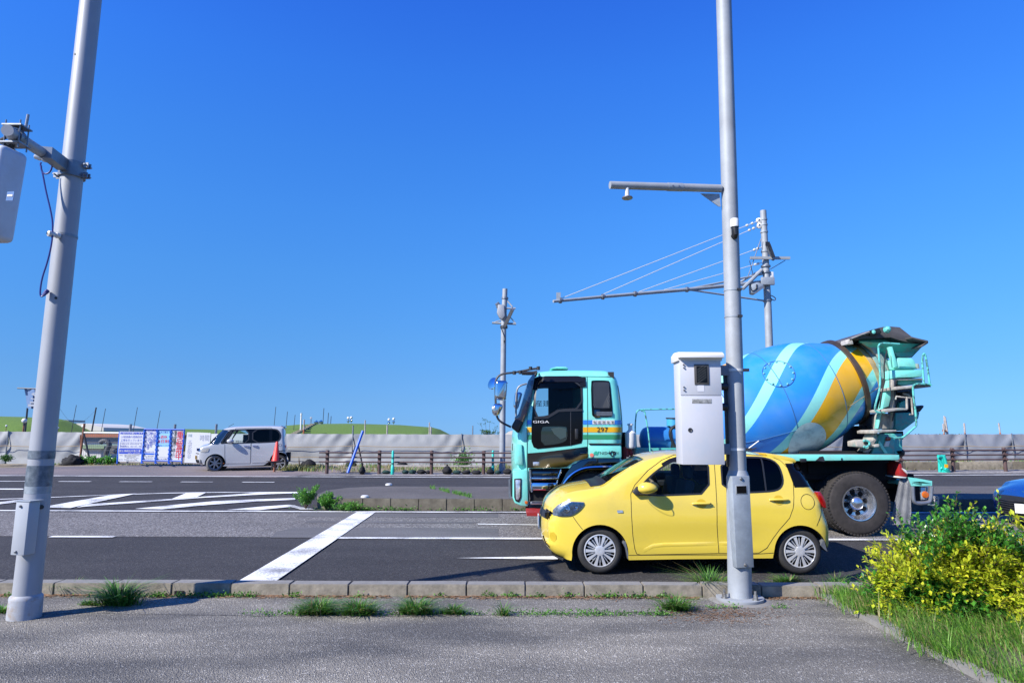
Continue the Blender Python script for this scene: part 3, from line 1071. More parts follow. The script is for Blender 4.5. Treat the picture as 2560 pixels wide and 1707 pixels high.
for sx in (-.06, .06):
    for sy in (-.05, .05):
        add_tube(bm, [pe + V((sx, sy, -.12)), pe + V((sx, sy, .12))], .006, 6)
add_tube(bm, [pe + V((.07, 0, .07)), pe + V((.08, 0, .19))], .011, 8)
emit('arm_clamp', bm, grey_steel, arm, True, 30)
# cable with insulators
cab = [(268, 330), (262, 345), (278, 400), (300, 520), (330, 640), (344, 720), (343, 780), (338, 860), (310, 980), (275, 1080), (262, 1160), (262, 1200), (275, 1208), (300, 1180)]
q = smooth_pts([P(*cA(*c), YP - .18) for c in cab], 2)
emit('cable', tube(q, .0075, 8), blue_cable, lp, True)
loop = [(268, 350), (270, 385), (290, 408), (320, 400), (338, 370), (340, 335)]
emit('cable', tube(smooth_pts([P(*cA(*c), YP - .25) for c in loop], 2), .0075, 8), blue_cable, lp, True)
p = P(*cA(345, 800), YP - .16)
emit('insulator', lathe([(-.05, .012), (-.04, .028), (0, .03), (.02, .02), (.03, .028), (.06, .026), (.065, .01)], p, (.5, .8, 0), 16), ins_white, lp, True)
emit('cable_band', lathe([(-.012, .100), (-.012, .1045), (.012, .1045), (.012, .100)], LP(cA(0, 812)[1]), axisL, 32), grey_steel, lp, True)
p = P(*cA(262, 300), YP - .35)
emit('insulator', lathe([(-.05, .012), (-.04, .026), (0, .028), (.02, .018), (.03, .026), (.06, .024), (.065, .01)], p, (1, .25, -.3), 16), ins_white, lp, True)
emit('cable_end', lathe([(-.03, .01), (-.02, .022), (.04, .014)], P(*cA(300, 1178), YP - .13), (-.5, -.2, -.8), 12), blue_cable, lp, True)
# antenna box hanging from the arm
ya = YP - 1.0
at_ = thing('panel_antenna', 'white box antenna hanging from the left pole arm, cut by the picture edge', 'antenna', P(-20, 480, ya), None)
ctr = P(-40, 488, ya)
Ra = Matrix.Rotation(math.radians(3.5), 3, 'Y') @ Matrix.Rotation(math.radians(-14), 3, 'Z')
hgt = (P(0, 378, ya) - P(0, 602, ya)).length
emit('casing', box(ctr, (.52, .24, hgt), Ra), mat('antenna_casing', (0.62, 0.63, 0.68), 0.4, var=0.04, scale=2, dirt=(0.42, 0.27, 0.16), dscale=3, damt=0.15), at_, bevel=.045, seg=4)
st = P(*cA(66, 550), ya - .15)
emit('sticker', box(st, (.072, .003, .075), Ra), mat('blue_sticker', (0.03, 0.13, 0.35), 0.5), at_)
emit('sticker_print', box(st + V((0, -.004, .004)), (.052, .002, .016), Ra), white_ink, at_)
bm = nb()
tp = ctr + V((.1, 0, hgt / 2 + .03))
add_tube(bm, [tp - V((0, 0, .08)), pe + V((-.02, 0, -.08))], .02, 10)
add_tube(bm, smooth_pts([tp + V((-.09, 0, .17)), tp + V((-.11, -.02, .09)), tp + V((0, -.04, .03)), tp + V((.10, -.02, -.02)), tp + V((.13, 0, -.05))], 2), .012, 8)
add_tube(bm, smooth_pts([tp + V((.09, 0, .17)), tp + V((.10, -.02, .10)), tp + V((0, -.04, .04)), tp + V((-.08, -.02, .0))], 2), .012, 8)
emit('hanger', bm, dark_steel, at_, True)

# ------------------------------------------------ right pole
YR = G(1850, 1500).y
def RP(py, x=None, dy=0):
    return P(x if x is not None else 1854 - 0.0297 * (1500 - py), py, YR + dy)
rf = G(1850, 1500)
rp = thing('steel_pole', 'tall galvanised steel pole bolted to the sidewalk in front of the yellow car', 'pole', rf, None)
t1, t2 = RP(1195), RP(-160)
axR = (t2 - rf).normalized()
bm = nb()
add_tube(bm, [rf + V((0, 0, .02)), RP(1192)], [.117, .115], 48)
emit('lower_shaft', bm, galv, rp, True)
bm = lathe([(0, .115), (.07, .088)], RP(1192), axR, 48)
emit('taper_collar', bm, galv, rp, True)
bm = tube([RP(1180), RP(800), t2], [.0885, .086, .083], 48)
emit('shaft', bm, galv, rp, True)
emit('base_flange', lathe([(0, .23), (.004, .232), (.028, .232), (.03, .225), (.03, 0.11)], rf + V((0, 0, .006)), (0, 0, 1), 48), galv, rp, True, 30)
emit('footing', lathe([(0, .30), (.008, .28), (.009, 0)], rf, (0, 0, 1), 40), concrete_top, rp, True, 30)
for a in (35, 125, 200, 305):
    q = rf + V((math.cos(math.radians(a)) * .185, math.sin(math.radians(a)) * .185, .035))
    bm = nb()
    add_lathe(bm, [(0, .034), (.006, .034), (.006, .0)], q, (0, 0, 1), 16)
    add_lathe(bm, [(.006, .024), (.034, .024), (.034, 0)], q, (0, 0, 1), 6)
    add_lathe(bm, [(.034, .022), (.05, .022), (.05, 0)], q, (0, 0, 1), 6)
    add_lathe(bm, [(.05, .013), (.085, .013), (.087, 0)], q, (0, 0, 1), 12)
    emit('anchor_bolt', bm, bolt_m, rp, True, 30)
# cover plate with window
c2b = crop(1740, 1160, 220 / 908)
Yc = YR - .135
Rr = Matrix.Rotation(math.radians(9), 3, 'Z') @ Matrix.Rotation(math.radians(-.6), 3, 'Y')
cc = P(*c2b(475, 590), Yc)
H = (P(*c2b(475, 118), Yc) - P(*c2b(475, 1060), Yc)).length
Wd = (P(*c2b(385, 500), Yc) - P(*c2b(575, 500), Yc)).length * 1.0
bm = box(cc + V((0, .05, 0)), (Wd, .11, H), Rr)
cv = emit('cover_box', bm, galv2, rp, bevel=.004)
fr = lambda u, v, off=.0: cc + V((0, .05, 0)) + Rr @ V((u * Wd / 2, -.055 - off, v * H / 2))
wp = fr(0.0, .70, .0)
emit('window_frame', box(wp, (.125, .006, .092), Rr), galv, cv, bevel=.002)
emit('window_pane', box(wp + Rr @ V((0, -.003, 0)), (.104, .004, .072), Rr), blackg, cv)
for vv in (.945, -.94):
    emit('bolt', lathe([(-.002, .016), (.006, .016), (.014, .012), (.018, 0)], fr(.02, vv), Rr @ V((0, -1, 0)), 16), bolt_m, cv, True)
# lateral arm with nozzle
cS = crop(1500, 420, 400 / 2240)
Ya = YR - .02
a0, a1 = P(*cS(1690, 290), Ya), P(*cS(140, 240), Ya - .25)
am = emit('side_arm', tube([a0, a1], [.043, .040], 32), galv, rp, True, 30)
amd = (a1 - a0).normalized()
emit('arm_joint', tube([a0 + amd * .45, a0 + amd * .62], .045, 32), galv2, am, True, 30)
for s in (.50, .57):
    emit('bolt', lathe([(0, .008), (.006, .007), (.007, 0)], a0 + amd * s + V((0, -.045, .0)), (0, -1, .2), 8), bolt_m, am, True)
gp = [P(*cS(*c), Ya) for c in ((1410, 358), (1675, 362), (1690, 540), (1660, 535))]
emit('gusset', prism(gp, (0, .012, 0)), galv2, rp)
npnt = P(*cS(380, 280), Ya - .22)
bm = nb()
add_tube(bm, [npnt + V((0, 0, .02)), npnt - V((0, 0, .105))], .023, 16)
nz = emit('nozzle', bm, ins_white, am, True, 30)
emit('nozzle_flange', lathe([(0, .02), (0, .052), (.012, .058), (.02, .05), (.018, .03), (.012, 0)], npnt - V((0, 0, .100)), (0, 0, -1), 24), bolt_m, nz, True, 30)
# small sensor pipe
sp = P(*cS(1885, 770), YR - .115)
emit('vent_cap', lathe([(-.045, .045), (.035, .045), (.045, .038), (.045, 0)], sp, (0, 0, 1), 20), white_pl, rp, True, 40)
emit('vent_pipe', tube([sp - V((0, 0, .03)), sp - V((0, 0, .125)), sp - V((0.0, -.03, .14))], .036, 20), black_m, rp, True)
# straps
for (u, v) in ((0, 727), (0, 793)):
    q = RP(v)
    emit('strap', lathe([(-.006, .087), (-.006, .0905), (.006, .0905), (.006, .087)], q, axR, 40), galv2, rp, True, 30)
    emit('strap_buckle', box(q + V((.045, -.085, .0)), (.05, .02, .022)), dark_steel, rp)
for v in (926, 1123):
    q = RP(v)
    emit('strap', lathe([(-.013, .087), (-.013, .0915), (.013, .0915), (.013, .087)], q, axR, 40), ins_white, rp, True, 30)
    emit('strap_buckle', box(q + V((.1, -.05, .0)), (.06, .04, .03)), dark_steel, rp)
q = RP(1115)
emit('strap_end', tube([q + V((.1, -.06, -.02)), q + V((.2, -.08, .055))], .006, 6), ins_white, rp)
# oblique dents: dark dash of a nameplate
# ------------------------------------------------ meter cabinet on the pole
cC = crop(1640, 860, 260 / 1274)
Yb = YR - .19
tl, tr, bl, br = [P(*cC(*c), Yb) for c in ((298, 190), (800, 190), (318, 1475), (828, 1478))]
cx, cw = (tl.x + tr.x + bl.x + br.x) / 4, (tr.x - tl.x + br.x - bl.x) / 2
zt, zb = (tl.z + tr.z) / 2, (bl.z + br.z) / 2
dep = 0.27
mc = thing('meter_cabinet', 'tall white metal meter cabinet strapped to the left side of the right pole', 'cabinet', (cx, Yb + dep / 2, zb), None)
bm = nb()
add_box(bm, (cx, Yb + dep / 2 + .006, (zt + zb) / 2), (cw - .006, dep, zt - zb))
emit('casing', bm, cabinet_m, mc, bevel=.004)
zd = P(*cC(550, 628), Yb).z
emit('upper_door', box((cx, Yb + .002, (zt + zd) / 2 - .004), (cw, .014, zt - zd - .012)), cabinet_m, mc, bevel=.003)
ld = emit('lower_door', box((cx, Yb - .001, (zd + zb) / 2 - .002), (cw + .004, .016, zd - zb - .006)), cabinet_m, mc, bevel=.003)
bm = nb()
hp = [(Yb - .075, zt + .012), (Yb - .075, zt + .045), (Yb - .02, zt + .075), (Yb + dep * .6, zt + .085), (Yb + dep + .02, zt + .06), (Yb + dep + .02, zt - .01), (Yb, zt - .012), (Yb, zt + .012)]
add_prism(bm, [V((cx - cw / 2 - .02, y, z)) for y, z in hp], (cw + .04, 0, 0))
bmesh.ops.recalc_face_normals(bm, faces=bm.faces)
emit('hood', bm, cabinet_hood, mc, bevel=.005)
wc = P(*cC(557, 373), Yb)
ud = emit('window_frame', box((wc.x, Yb - .008, wc.z), (.15, .012, .21)), mat('window_rubber', (0.07, 0.065, 0.06), 0.5), mc, bevel=.004)
emit('window_pane', box((wc.x, Yb - .0145, wc.z), (.105, .004, .165)), blackg, ud)
for k in range(6):
    z = wc.z - .07 + k * .027
    emit('window_wire', tube([(wc.x - .045, Yb - .018, z - .02), (wc.x + .045, Yb - .018, z + .045)], .0010, 4), grey_steel, ud)
lb = P(*cC(548, 535), Yb)
emit('paper_label', box((lb.x, Yb - .0065, lb.z), (.066, .002, .075)), mat('faded_label', (0.68, 0.68, 0.72), 0.6), mc)
hd = P(*cC(560, 700), Yb)
emit('recess_handle', box((hd.x, Yb - .0092, hd.z), (.20, .004, .046)), mat('worn_plate', (0.10, 0.10, 0.095), 0.5, scale=25, col2=(0.5, 0.5, 0.48)), ld, bevel=.002)
lk = P(*cC(417, 1053), Yb)
emit('lock', lathe([(0, .023), (.005, .023), (.006, .016), (.003, .012), (.003, 0)], (lk.x, Yb - .009, lk.z), (0, -1, 0), 20), dark_steel, ld, True, 30)
for u, v in ((335, 255), (338, 290), (340, 527), (342, 565)):
    q = P(*cC(u, v), Yb)
    emit('door_screw', lathe([(0, .009), (.014, .008), (.015, 0)], (q.x, Yb - .005, q.z), (0, -1, 0), 10), bolt_m, mc, True)
for v0, v1 in ((262, 388), (1220, 1350)):
    a, b = P(*cC(800, v0), Yb + .16), P(*cC(895, v1), Yb + .16)
    emit('bracket', box(((a.x + b.x) / 2, Yb + .16, (a.z + b.z) / 2), (abs(b.x - a.x) + .03, .035, abs(a.z - b.z))), mat('bracket_paint', (0.20, 0.21, 0.25), 0.5), mc, bevel=.004)
a, b = P(*cC(845, 380), Yb + .2), P(*cC(845, 1500), Yb + .2)
emit('mounting_rail', box(((a.x) , Yb + .2, (a.z + b.z) / 2), (.035, .04, abs(a.z - b.z))), black_m, mc, bevel=.004)
for v in (520, 770):
    q = P(*cC(825, v), Yb + .15)
    emit('conduit_knuckle', tube([(q.x - .05, q.y, q.z), (q.x + .04, q.y, q.z)], .04, 16), black_m, mc, True, 30)

# =================================================== FAR SIDE OF THE ROAD
# fence of tarpaulin
YF = 29.6
zf0 = zg(0, 29)
def fence_top(x):
    return 1.70 + 0.0045 * max(0, x) + 0.03 * max(0, -x - 14) / 4
tarp = mat('grey_tarpaulin', (0.335, 0.345, 0.35), 0.75, var=0.07, scale=1.2, bump=0.2, bscale=14)
tarp_b = mat('bluish_tarpaulin', (0.235, 0.25, 0.285), 0.75, var=0.09, scale=1.2, bump=0.2, bscale=14)
fn = thing('tarpaulin_fence', 'long grey tarpaulin fence with sagging ropes behind the guard rail', 'fence', (0, YF, zf0), None)
def tarp_panel(x0, x1, seed, m):
    bm = nb()
    nx, nz = max(6, int((x1 - x0) / .11)), 22
    vs = []
    for j in range(nz + 1):
        row = []
        t = j / nz
        for i in range(nx + 1):
            u = i / nx
            x = x0 + (x1 - x0) * u
            edge = min(u, 1 - u) * (x1 - x0)
            zt_ = fence_top(x) - .012 * abs(math.sin(x * 5.1 + seed)) * (t > .97)
            z = zf0 - .02 + (zt_ - zf0 + .02) * t
            fold = .018 * noise.noise(V((x * 2.2 + seed, z * .5, seed))) * (0.5 + (1 - t))
            pull = .05 * math.sin((z - 1.0) * 7 + edge * 9) * math.exp(-edge * 1.6)
            pull += .018 * math.sin(x * 14 + 5 * noise.noise(V((x, z * 2, 2)))) * math.exp(-((t - 1) ** 2) * 18)
            pull += .016 * noise.noise(V((x * 1.1 - z * 2.2, seed, z * 1.6)))
            belly = -.10 * math.sin(PI * t) * math.sin(PI * u)
            kick = -.35 * max(0, .22 - t) * (1 + noise.noise(V((x * 1.5, 7, seed))))
            row.append(bm.verts.new((x, YF + fold + pull + belly + kick, z)))
        vs.append(row)
    for j in range(nz):
        for i in range(nx):
            bm.faces.new((vs[j][i], vs[j][i + 1], vs[j + 1][i + 1], vs[j + 1][i]))
    emit('tarpaulin', bm, m, fn, True, 80)
xg = P(205, 1100, YF).x
edges_l = [-34, -30.4, -26.8, -23.2, P(20, 1100, YF).x, xg]
for i in range(len(edges_l) - 1):
    tarp_panel(edges_l[i], edges_l[i + 1], i + .5, tarp)
xs = [P(u, 1100, YF).x for u in (600, 882, 1155, 1430, 1700, 1960, 2215, 2410, 2530)] + [25, 29, 33, 38]
for i in range(len(xs) - 1):
    tarp_panel(xs[i], xs[i + 1], 10 + i * 1.7, tarp if xs[i] < P(1600, 1100, YF).x else tarp_b)
for i in range(len(xs) - 1):
    for zz, sag in ((1.16, .05), (.74, .03)):
        if zz < 1 and xs[i] > P(880, 1, YF).x:
            continue
        pts = [V((xs[i] + (xs[i + 1] - xs[i]) * k / 8, YF - .22, zz + .012 * xs[i + 1] * .3 + sag - sag * math.sin(PI * k / 8))) for k in range(9)]
        emit('rope', tube(pts, .012, 5, False), rope_m, fn)
for i in range(len(edges_l) - 1):
    pts = [V((edges_l[i] + (edges_l[i + 1] - edges_l[i]) * k / 6, YF - .2, 1.12 + .03 - .04 * math.sin(PI * k / 6))) for k in range(7)]
    emit('rope', tube(pts, .012, 5, False), rope_m, fn)
for x in xs[:-1] + edges_l:
    emit('fence_post', tube([(x, YF - .06, zf0 - .05), (x + random.uniform(-.05, .05), YF - .05, fence_top(x) + .03)], .025, 8), grey_steel, fn)

# tall marker posts standing behind the fence: (pixel x, y top, y bottom hidden, radius, material)
posts = [(958, 1049, .028, rust, 'rust and white marker post right of the concrete stair', (760, 0)),]
def far_post(px, py_top, Y, r, m, label, lean=0.0, m2=None, cat='post', name='marker_post', grp='marker posts behind the fence'):
    t_ = P(px, py_top, Y)
    b_ = V((t_.x - lean, Y, zg(0, 30) - .1))
    o = thing(name, label, cat, b_, grp)
    if m2:
        mid = b_.lerp(t_, .78)
        emit('lower_pole', tube([b_, mid], r, 8), m2, o, True)
        emit('upper_pole', tube([mid, t_], r, 8), m, o, True)
    else:
        emit('pole_shaft', tube([b_, t_], [r, r * .8], 8), m, o, True)
    return o
c9 = crop(700, 1020, 600 / 2352)
orange_r = mat('orange_rust_paint', (0.42, 0.12, 0.05), 0.7, var=0.2, scale=10)
far_post(c9(237, 0)[0], c9(0, 112)[1], 31, .035, wood, 'white post with orange foot beside the mound stair', .0, orange_r)
far_post(c9(1052, 0)[0], c9(0, 165)[1], 31, .035, wood, 'white post with orange foot below the right twin lamps', .0, orange_r)
far_post(c9(1480, 0)[0], c9(0, 183)[1], 31, .035, wood, 'white post with orange foot near the right end of the long mound', 0, orange_r)
far_post(c9(716, 0)[0], c9(0, 170)[1], 30, .04, grey_steel, 'plain grey post rising behind the blue prop')
far_post(c9(835, 0)[0], c9(0, 118)[1], 36, .04, wood, 'pale post standing in the grass right of the left twin lamps')
far_post(c9(1465, 0)[0], c9(0, 140)[1], 36, .04, wood, 'pale post paired just behind the orange footed post at the mound end')
far_post(c9(1889, 0)[0], c9(0, 172)[1], 31, .03, grey_steel, 'lone grey post right of the long mound end')
c10 = crop(2200, 1000, 360 / 1882)
far_post(c10(826, 0)[0], c10(0, 310)[1], 31, .035, wood, 'short white post right of the mixer truck against the tent shape', 0, orange_r)
far_post(c10(1100, 0)[0], c10(0, 300)[1], 31, .04, wood, 'orange white post with a knot above the right fence', 0, orange_r)
far_post(c10(1552, 0)[0], c10(0, 298)[1], 31, .035, wood, 'thin brown white post nearest the right picture edge', -.1, orange_r)
tpx = P(*c10(1110, 385), 30.9)
# white post leaning triangle (folded tripod)
a_, b_, c_ = P(*c10(838, 205), 33), P(*c10(828, 435), 33), P(*c10(885, 440), 33)
o = thing('folded_tripod', 'narrow pale wooden tripod pointing above the right fence', 'tripod', b_, None)
emit('leg', tube([V((b_.x, 33, .3)), a_], .03, 6), wood, o)
emit('leg', tube([V((c_.x + .1, 33, .3)), a_ + V((.03, 0, -.05))], .05, 6), wood, o)
emit('knot', tube([P(*c10(820, 395), 32.9), P(*c10(865, 405), 32.9)], .06, 6), rust, o)
# net poles far away (thin, tall)
npl = [(590, 100, 18), (743, 118, 26), (815, 127, 16), (1062, 117, 18), (1238, 143, 18), (2132, 113, 16), (2222, 150, 16), (2281, 175, 14)]
cG = crop(0, 980, 760 / 2350)
far_lab = ['first thin net pole right of the left steel pole', 'thick dark leaning net pole left of the notice boards', 'thin net pole just right of the thick dark one', 'thin net pole above the large notice board', 'thin net pole above the pale blue banner', 'tallest thin net pole above the van rear', 'second thin net pole right of the van roof', 'third thinnest net pole right of the van roof']
for (u, v, wpx), lab in zip(npl, far_lab):
    px, py = cG(u, v)
    Yq = 46
    r = .022 if wpx < 20 else .055
    t_ = P(px, py, Yq)
    b_ = V((t_.x - (0.35 if u < 1300 else .15), Yq, -.1))
    o = thing('net_pole', lab, 'pole', b_, 'tall thin poles of the driving range net')
    emit('pole_shaft', tube([b_, t_], [r, r * .8], 8), dark_steel, o, True)
for u, v, lab in ((75, 35, 'thin net pole on the left flank of the long mound'), (147, 65, 'short thin net pole near the mound left flank'), (430, 0, 'tallest thin net pole behind the long mound'), (475, 45, 'thin net pole right of the tallest mound pole'), (501, 78, 'shortest thin net pole behind the long mound top')):
    px, py = c9(u, v)
    if u < 200:
        continue
    t_ = P(px, py, 62)
    o = thing('net_pole', lab, 'pole', (t_.x - .1, 62, 0), 'tall thin poles of the driving range net')
    emit('pole_shaft', tube([(t_.x - .1, 62, 0), t_], .028, 6), dark_steel, o, True)
pw = P(*c9(209, 57), 44)
o = thing('white_pipe_post', 'white capped pipe post on the left shoulder of the long mound', 'post', (pw.x, 44, .3), None)
emit('pipe', tube([(pw.x, 44, .3), pw], .05, 12), white_pl, o, True)
emit('cap', tube([pw - V((0, 0, .1)), pw + V((0, 0, .05))], .06, 12), white_pl, o, True)
# sagging wire
w0, w1 = P(*cG(440, 90), 46), P(*cG(743, 135), 46)
pts = [w0.lerp(w1, t / 14) - V((0, 0, 1.1 * math.sin(PI * t / 14))) for t in range(15)]
bm = tube(pts, .006, 4, False)
emit('overhead_wire', bm, dark_steel, label='thin sagging wire ending at the thick dark net pole', cat='wire')

# grass mounds
lawn = green('mound_lawn', (0.075, 0.15, 0.018), (0.13, 0.22, 0.03), 0.0, 0.95)
def mound(name, pts, Y0, Y1, kind='structure'):
    """ridge profile surveyed in pixels at the crest distance"""
    prof = [P(x, y, Y1) for x, y in pts]
    bm = nb()
    rows = []
    n = 10
    for j in range(n + 1):
        t = j / n
        row = []
        for p in prof:
            s = math.sin(t * PI / 2) ** .9
            z = -.1 + (p.z + .1) * s + (.06 * noise.noise(V((p.x * .4, t * 5, 1))) if 0 < j < n else 0)
            row.append(bm.verts.new((p.x, Y0 + (Y1 - Y0) * t, z)))
        rows.append(row)
    back = [bm.verts.new((p.x, Y1 + 14, -.4)) for p in prof]
    rows.append(back)
    for j in range(len(rows) - 1):
        for i in range(len(prof) - 1):
            bm.faces.new((rows[j][i], rows[j][i + 1], rows[j + 1][i + 1], rows[j + 1][i]))
    return emit(name, bm, lawn, None, True, 60, kind=kind)
def interp(pts, step=6):
    out = []
    for (x0, y0), (x1, y1) in zip(pts[:-1], pts[1:]):
        n = max(1, int(abs(x1 - x0) / step))
        for i in range(n):
            out.append((x0 + (x1 - x0) * i / n, y0 + (y1 - y0) * i / n))
    return out + [pts[-1]]
mound('grass_mound', interp([(-700, 1046), (0, 1040.5), (60, 1042), (150, 1047), (170, 1052), (195, 1065), (225, 1080), (245, 1098), (262, 1120)]), 42, 50)
mound('grass_mound', interp([(195, 1098), (222, 1071), (235, 1068.5), (300, 1070), (420, 1071.5), (520, 1073), (600, 1076), (640, 1100)]), 52, 64)
mound('grass_mound', interp([(640, 1100), (690, 1084), (712, 1066), (745, 1063), (765, 1060.5), (800, 1059), (900, 1059), (1000, 1062), (1080, 1068), (1100, 1073), (1125, 1086), (1145, 1098), (1160, 1110)]), 38, 52)
# concrete stair on the mound
o = thing('concrete_stair', 'diagonal concrete stair up the left shoulder of the long mound', 'stairs', P(*c9(150, 250), 41), None)
for k in range(11):
    t = k / 10
    Yk = 41 + 8.5 * t
    p = P(*c9(150 + 175 * t, 250 - 92 * t), Yk)
    emit('step', box(p, (.32, .5, .10)), concrete, o)
# lamps on the mound
def twin(u, v, lab, Yt=51):
    p = P(*c9(u, v), Yt)
    o = thing('ball_lamp', lab, 'lamp', p - V((0, 0, 2.0)), 'twin ball lamps on the long mound')
    emit('bracket_post', tube([p - V((0, 0, 2.2)), p - V((0, 0, .3))], .02, 6), grey_steel, o)
    emit('bracket_strut', tube([p - V((-.12, 0, .75)), p - V((0, 0, .4))], .015, 6), grey_steel, o)
    for dz in (0, -.22):
        bm = nb()
        bmesh.ops.create_uvsphere(bm, u_segments=14, v_segments=10, radius=.10)
        bmesh.ops.translate(bm, verts=bm.verts, vec=p + V((0, 0, dz)))
        emit('lamp_ball', bm, chrome if dz else white_pl, o, True)
twin(669, 97, 'far left twin ball lamp on the mound top')
twin(699, 93, 'twin ball lamp just right of the far left one')
twin(1068, 112, 'left one of the right hand pair of twin ball lamps')
twin(1114, 106, 'rightmost twin ball lamp on the mound top')
for u, v, lab in ((357, 133, 'left vent turbine on the mound top'), (402, 130, 'right vent turbine on the mound top')):
    p = P(*c9(u, v), 51)
    o = thing('roof_ventilator', lab, 'ventilator', p - V((0, 0, .8)), 'vents on the mound')
    emit('vent_head', lathe([(-.10, .18), (-.04, .20), (.02, .14), (.05, .06), (.12, .05), (.13, 0)], p, (0, 0, 1), 12), chrome, o, True)
    emit('vent_neck', tube([p - V((0, 0, .5)), p - V((0, 0, .08))], .14, 12), grey_steel, o, True)
p = P(*c9(305, 98), 51)
o = thing('flood_lamp', 'small flood lamp on a tripod left of the vents', 'lamp', p - V((0, 0, 1)), None)
emit('lamp_head', lathe([(-.05, .06), (.05, .09), (.06, 0)], p, (0, -1, .2), 10), grey_steel, o, True)
for s in (-.3, 0, .3):
    emit('leg', tube([p, p + V((s * .5, 0, -.9))], .012, 5), grey_steel, o)

# globe street lamps at left
cL = crop(0, 940, 320 / 1930)
def globe(u, v, r, Y, lab, m=rust, lean=-.03):
    p = P(*cL(u, v), Y)
    o = thing('globe_lamp', lab, 'street lamp', (p.x + lean, Y, 0), 'white globe lamps behind the fence')
    emit('lamp_post', tube([(p.x + lean, Y, 0), p - V((0, 0, r))], r * .3, 8), m, o, True)
    emit('collar', tube([p - V((0, 0, r * 1.9)), p - V((0, 0, r * .8))], r * .4, 10), dark_steel, o, True)
    bm = nb()
    bmesh.ops.create_uvsphere(bm, u_segments=18, v_segments=12, radius=r)
    bmesh.ops.translate(bm, verts=bm.verts, vec=p)
    emit('globe', bm, white_pl, o, True)
globe(366, 672, .115, 33, 'largest white globe lamp on a rusty post left of the steel pole')
globe(95, 748, .05, 36, 'small globe lamp near the left picture edge')
globe(875, 780, .05, 36, 'small globe lamp just right of the left steel pole')
globe(1258, 755, .09, 36, 'globe lamp beside the rusty scaffold post')

# flag on a mast
Yfl = 40
o = thing('banner_flag', 'faded blue hanging banner partly hidden by the left steel pole', 'flag', P(*cL(400, 620), Yfl), None)
emit('mast', tube([V((P(*cL(400, 620), Yfl).x, Yfl, 0)), P(*cL(413, 480), Yfl)], .05, 6), dark_steel, o)
emit('crossbar', tube([P(*cL(262, 182), Yfl), P(*cL(600, 192), Yfl)], .04, 6), dark_steel, o)
flag_m = mat('faded_blue_cloth', (0.12, 0.20, 0.36), 0.9, var=0.1, scale=3)
fo = [(365, 200), (385, 290), (400, 400), (412, 490), (500, 497), (640, 495), (660, 380), (670, 280), (675, 200)]
bm = nb()
def lerp2(a, b, t): return (a[0] + (b[0] - a[0]) * t, a[1] + (b[1] - a[1]) * t)
Lft, Rgt = [(365, 195), (385, 290), (400, 400), (412, 490)], [(675, 200), (670, 290), (660, 380), (640, 495)]
rows = []
for j in range(4):
    rows.append([bm.verts.new(P(*cL(*lerp2(Lft[j], Rgt[j], i / 8)), Yfl + .12 * math.sin(i * 1.1 + j))) for i in range(9)])
for j in range(3):
    for i in range(8):
        bm.faces.new((rows[j][i], rows[j][i + 1], rows[j + 1][i + 1], rows[j + 1][i]))
emit('cloth', bm, flag_m, o, True)
fw = mat('faded_white_print', (0.42, 0.45, 0.50), 0.9)
text('lettering', 'S', P(*cL(545, 300), Yfl - .2), (1, 0, 0), (0, 0, 1), fw, w=(P(*cL(620, 300), Yfl) - P(*cL(460, 300), Yfl)).length, h=(P(0, 0, Yfl).z * 0 + (P(*cL(500, 245), Yfl) - P(*cL(500, 352), Yfl)).length), parent=o)
emit('printed_bar', box(P(*cL(520, 395), Yfl - .2), (.55, .01, .09)), fw, o)
emit('printed_bar', box(P(*cL(520, 440), Yfl - .2), (.75, .01, .13)), fw, o)

# white tent roof far away
o = thing('tent_roof', 'white membrane tent roof peeking between the grass mounds', 'tent', P(*cL(1280, 760), 48), None)
tp = [P(*cL(*q), 51) for q in ((1100, 706), (1260, 716), (1400, 735), (1560, 775), (1560, 830), (1100, 830))]
emit('membrane', prism(tp, (0, 6, 0)), mat('tent_white', (0.62, 0.60, 0.55), 0.8), o)
emit('ridge_box', prism([P(*cL(*q), 50.5) for q in ((970, 657), (1032, 662), (1030, 690), (970, 690))], (0, 2, 0)), grey_steel, o)
o = thing('distant_tent', 'pale tent roof seen just left of the mixer truck cab', 'tent', P(2200 * .255 + 700, 1088, 60), None)
emit('membrane', prism([P(*c9(*q), 60) for q in ((2195, 262), (2240, 230), (2290, 215), (2400, 205), (2400, 270))], (0, 5, 0)), mat('tent_white2', (0.66, 0.62, 0.55), 0.8), o)
# distant scrub above the fence
for (a, b, yy, lab) in ((2030, 2110, 1083, 'dry bush poking above the fence left of the truck cab'), (None, None, 0, 'low scrub above the fence right of the truck tail')):
    t = None
    if a:
        c0 = P(*c9(2075, 240), 31.5)
    else:
        c0 = P(2325, 1083, 31.5)
    t = thing('scrub_bush', lab, 'bush', (c0.x, 31.5, .4), None)
    sb, lbm = nb(), nb()
    for i in range(26):
        dx = random.gauss(0, .3 if a else 1.0)
        h_ = (random.uniform(.0, .35) if a else random.uniform(0, .08))
        tip = V((c0.x + dx, 31.5, fence_top(0) + .04 + h_ * (2 if a and i < 5 else .5)))
        add_tube(sb, [V((c0.x + dx * .4, 31.5, .4)), tip], [.012, .004], 4)
        for k in range(14):
            q = tip + V((random.gauss(0, .08), random.gauss(0, .1), -abs(random.gauss(0, .08))))
            leaflet(lbm, q, rnd_dir(-.2), rnd_dir(0), .07, .02, 0)
    emit('branches', sb, twig, t)
    emit('foliage', lbm, grass_d, t)

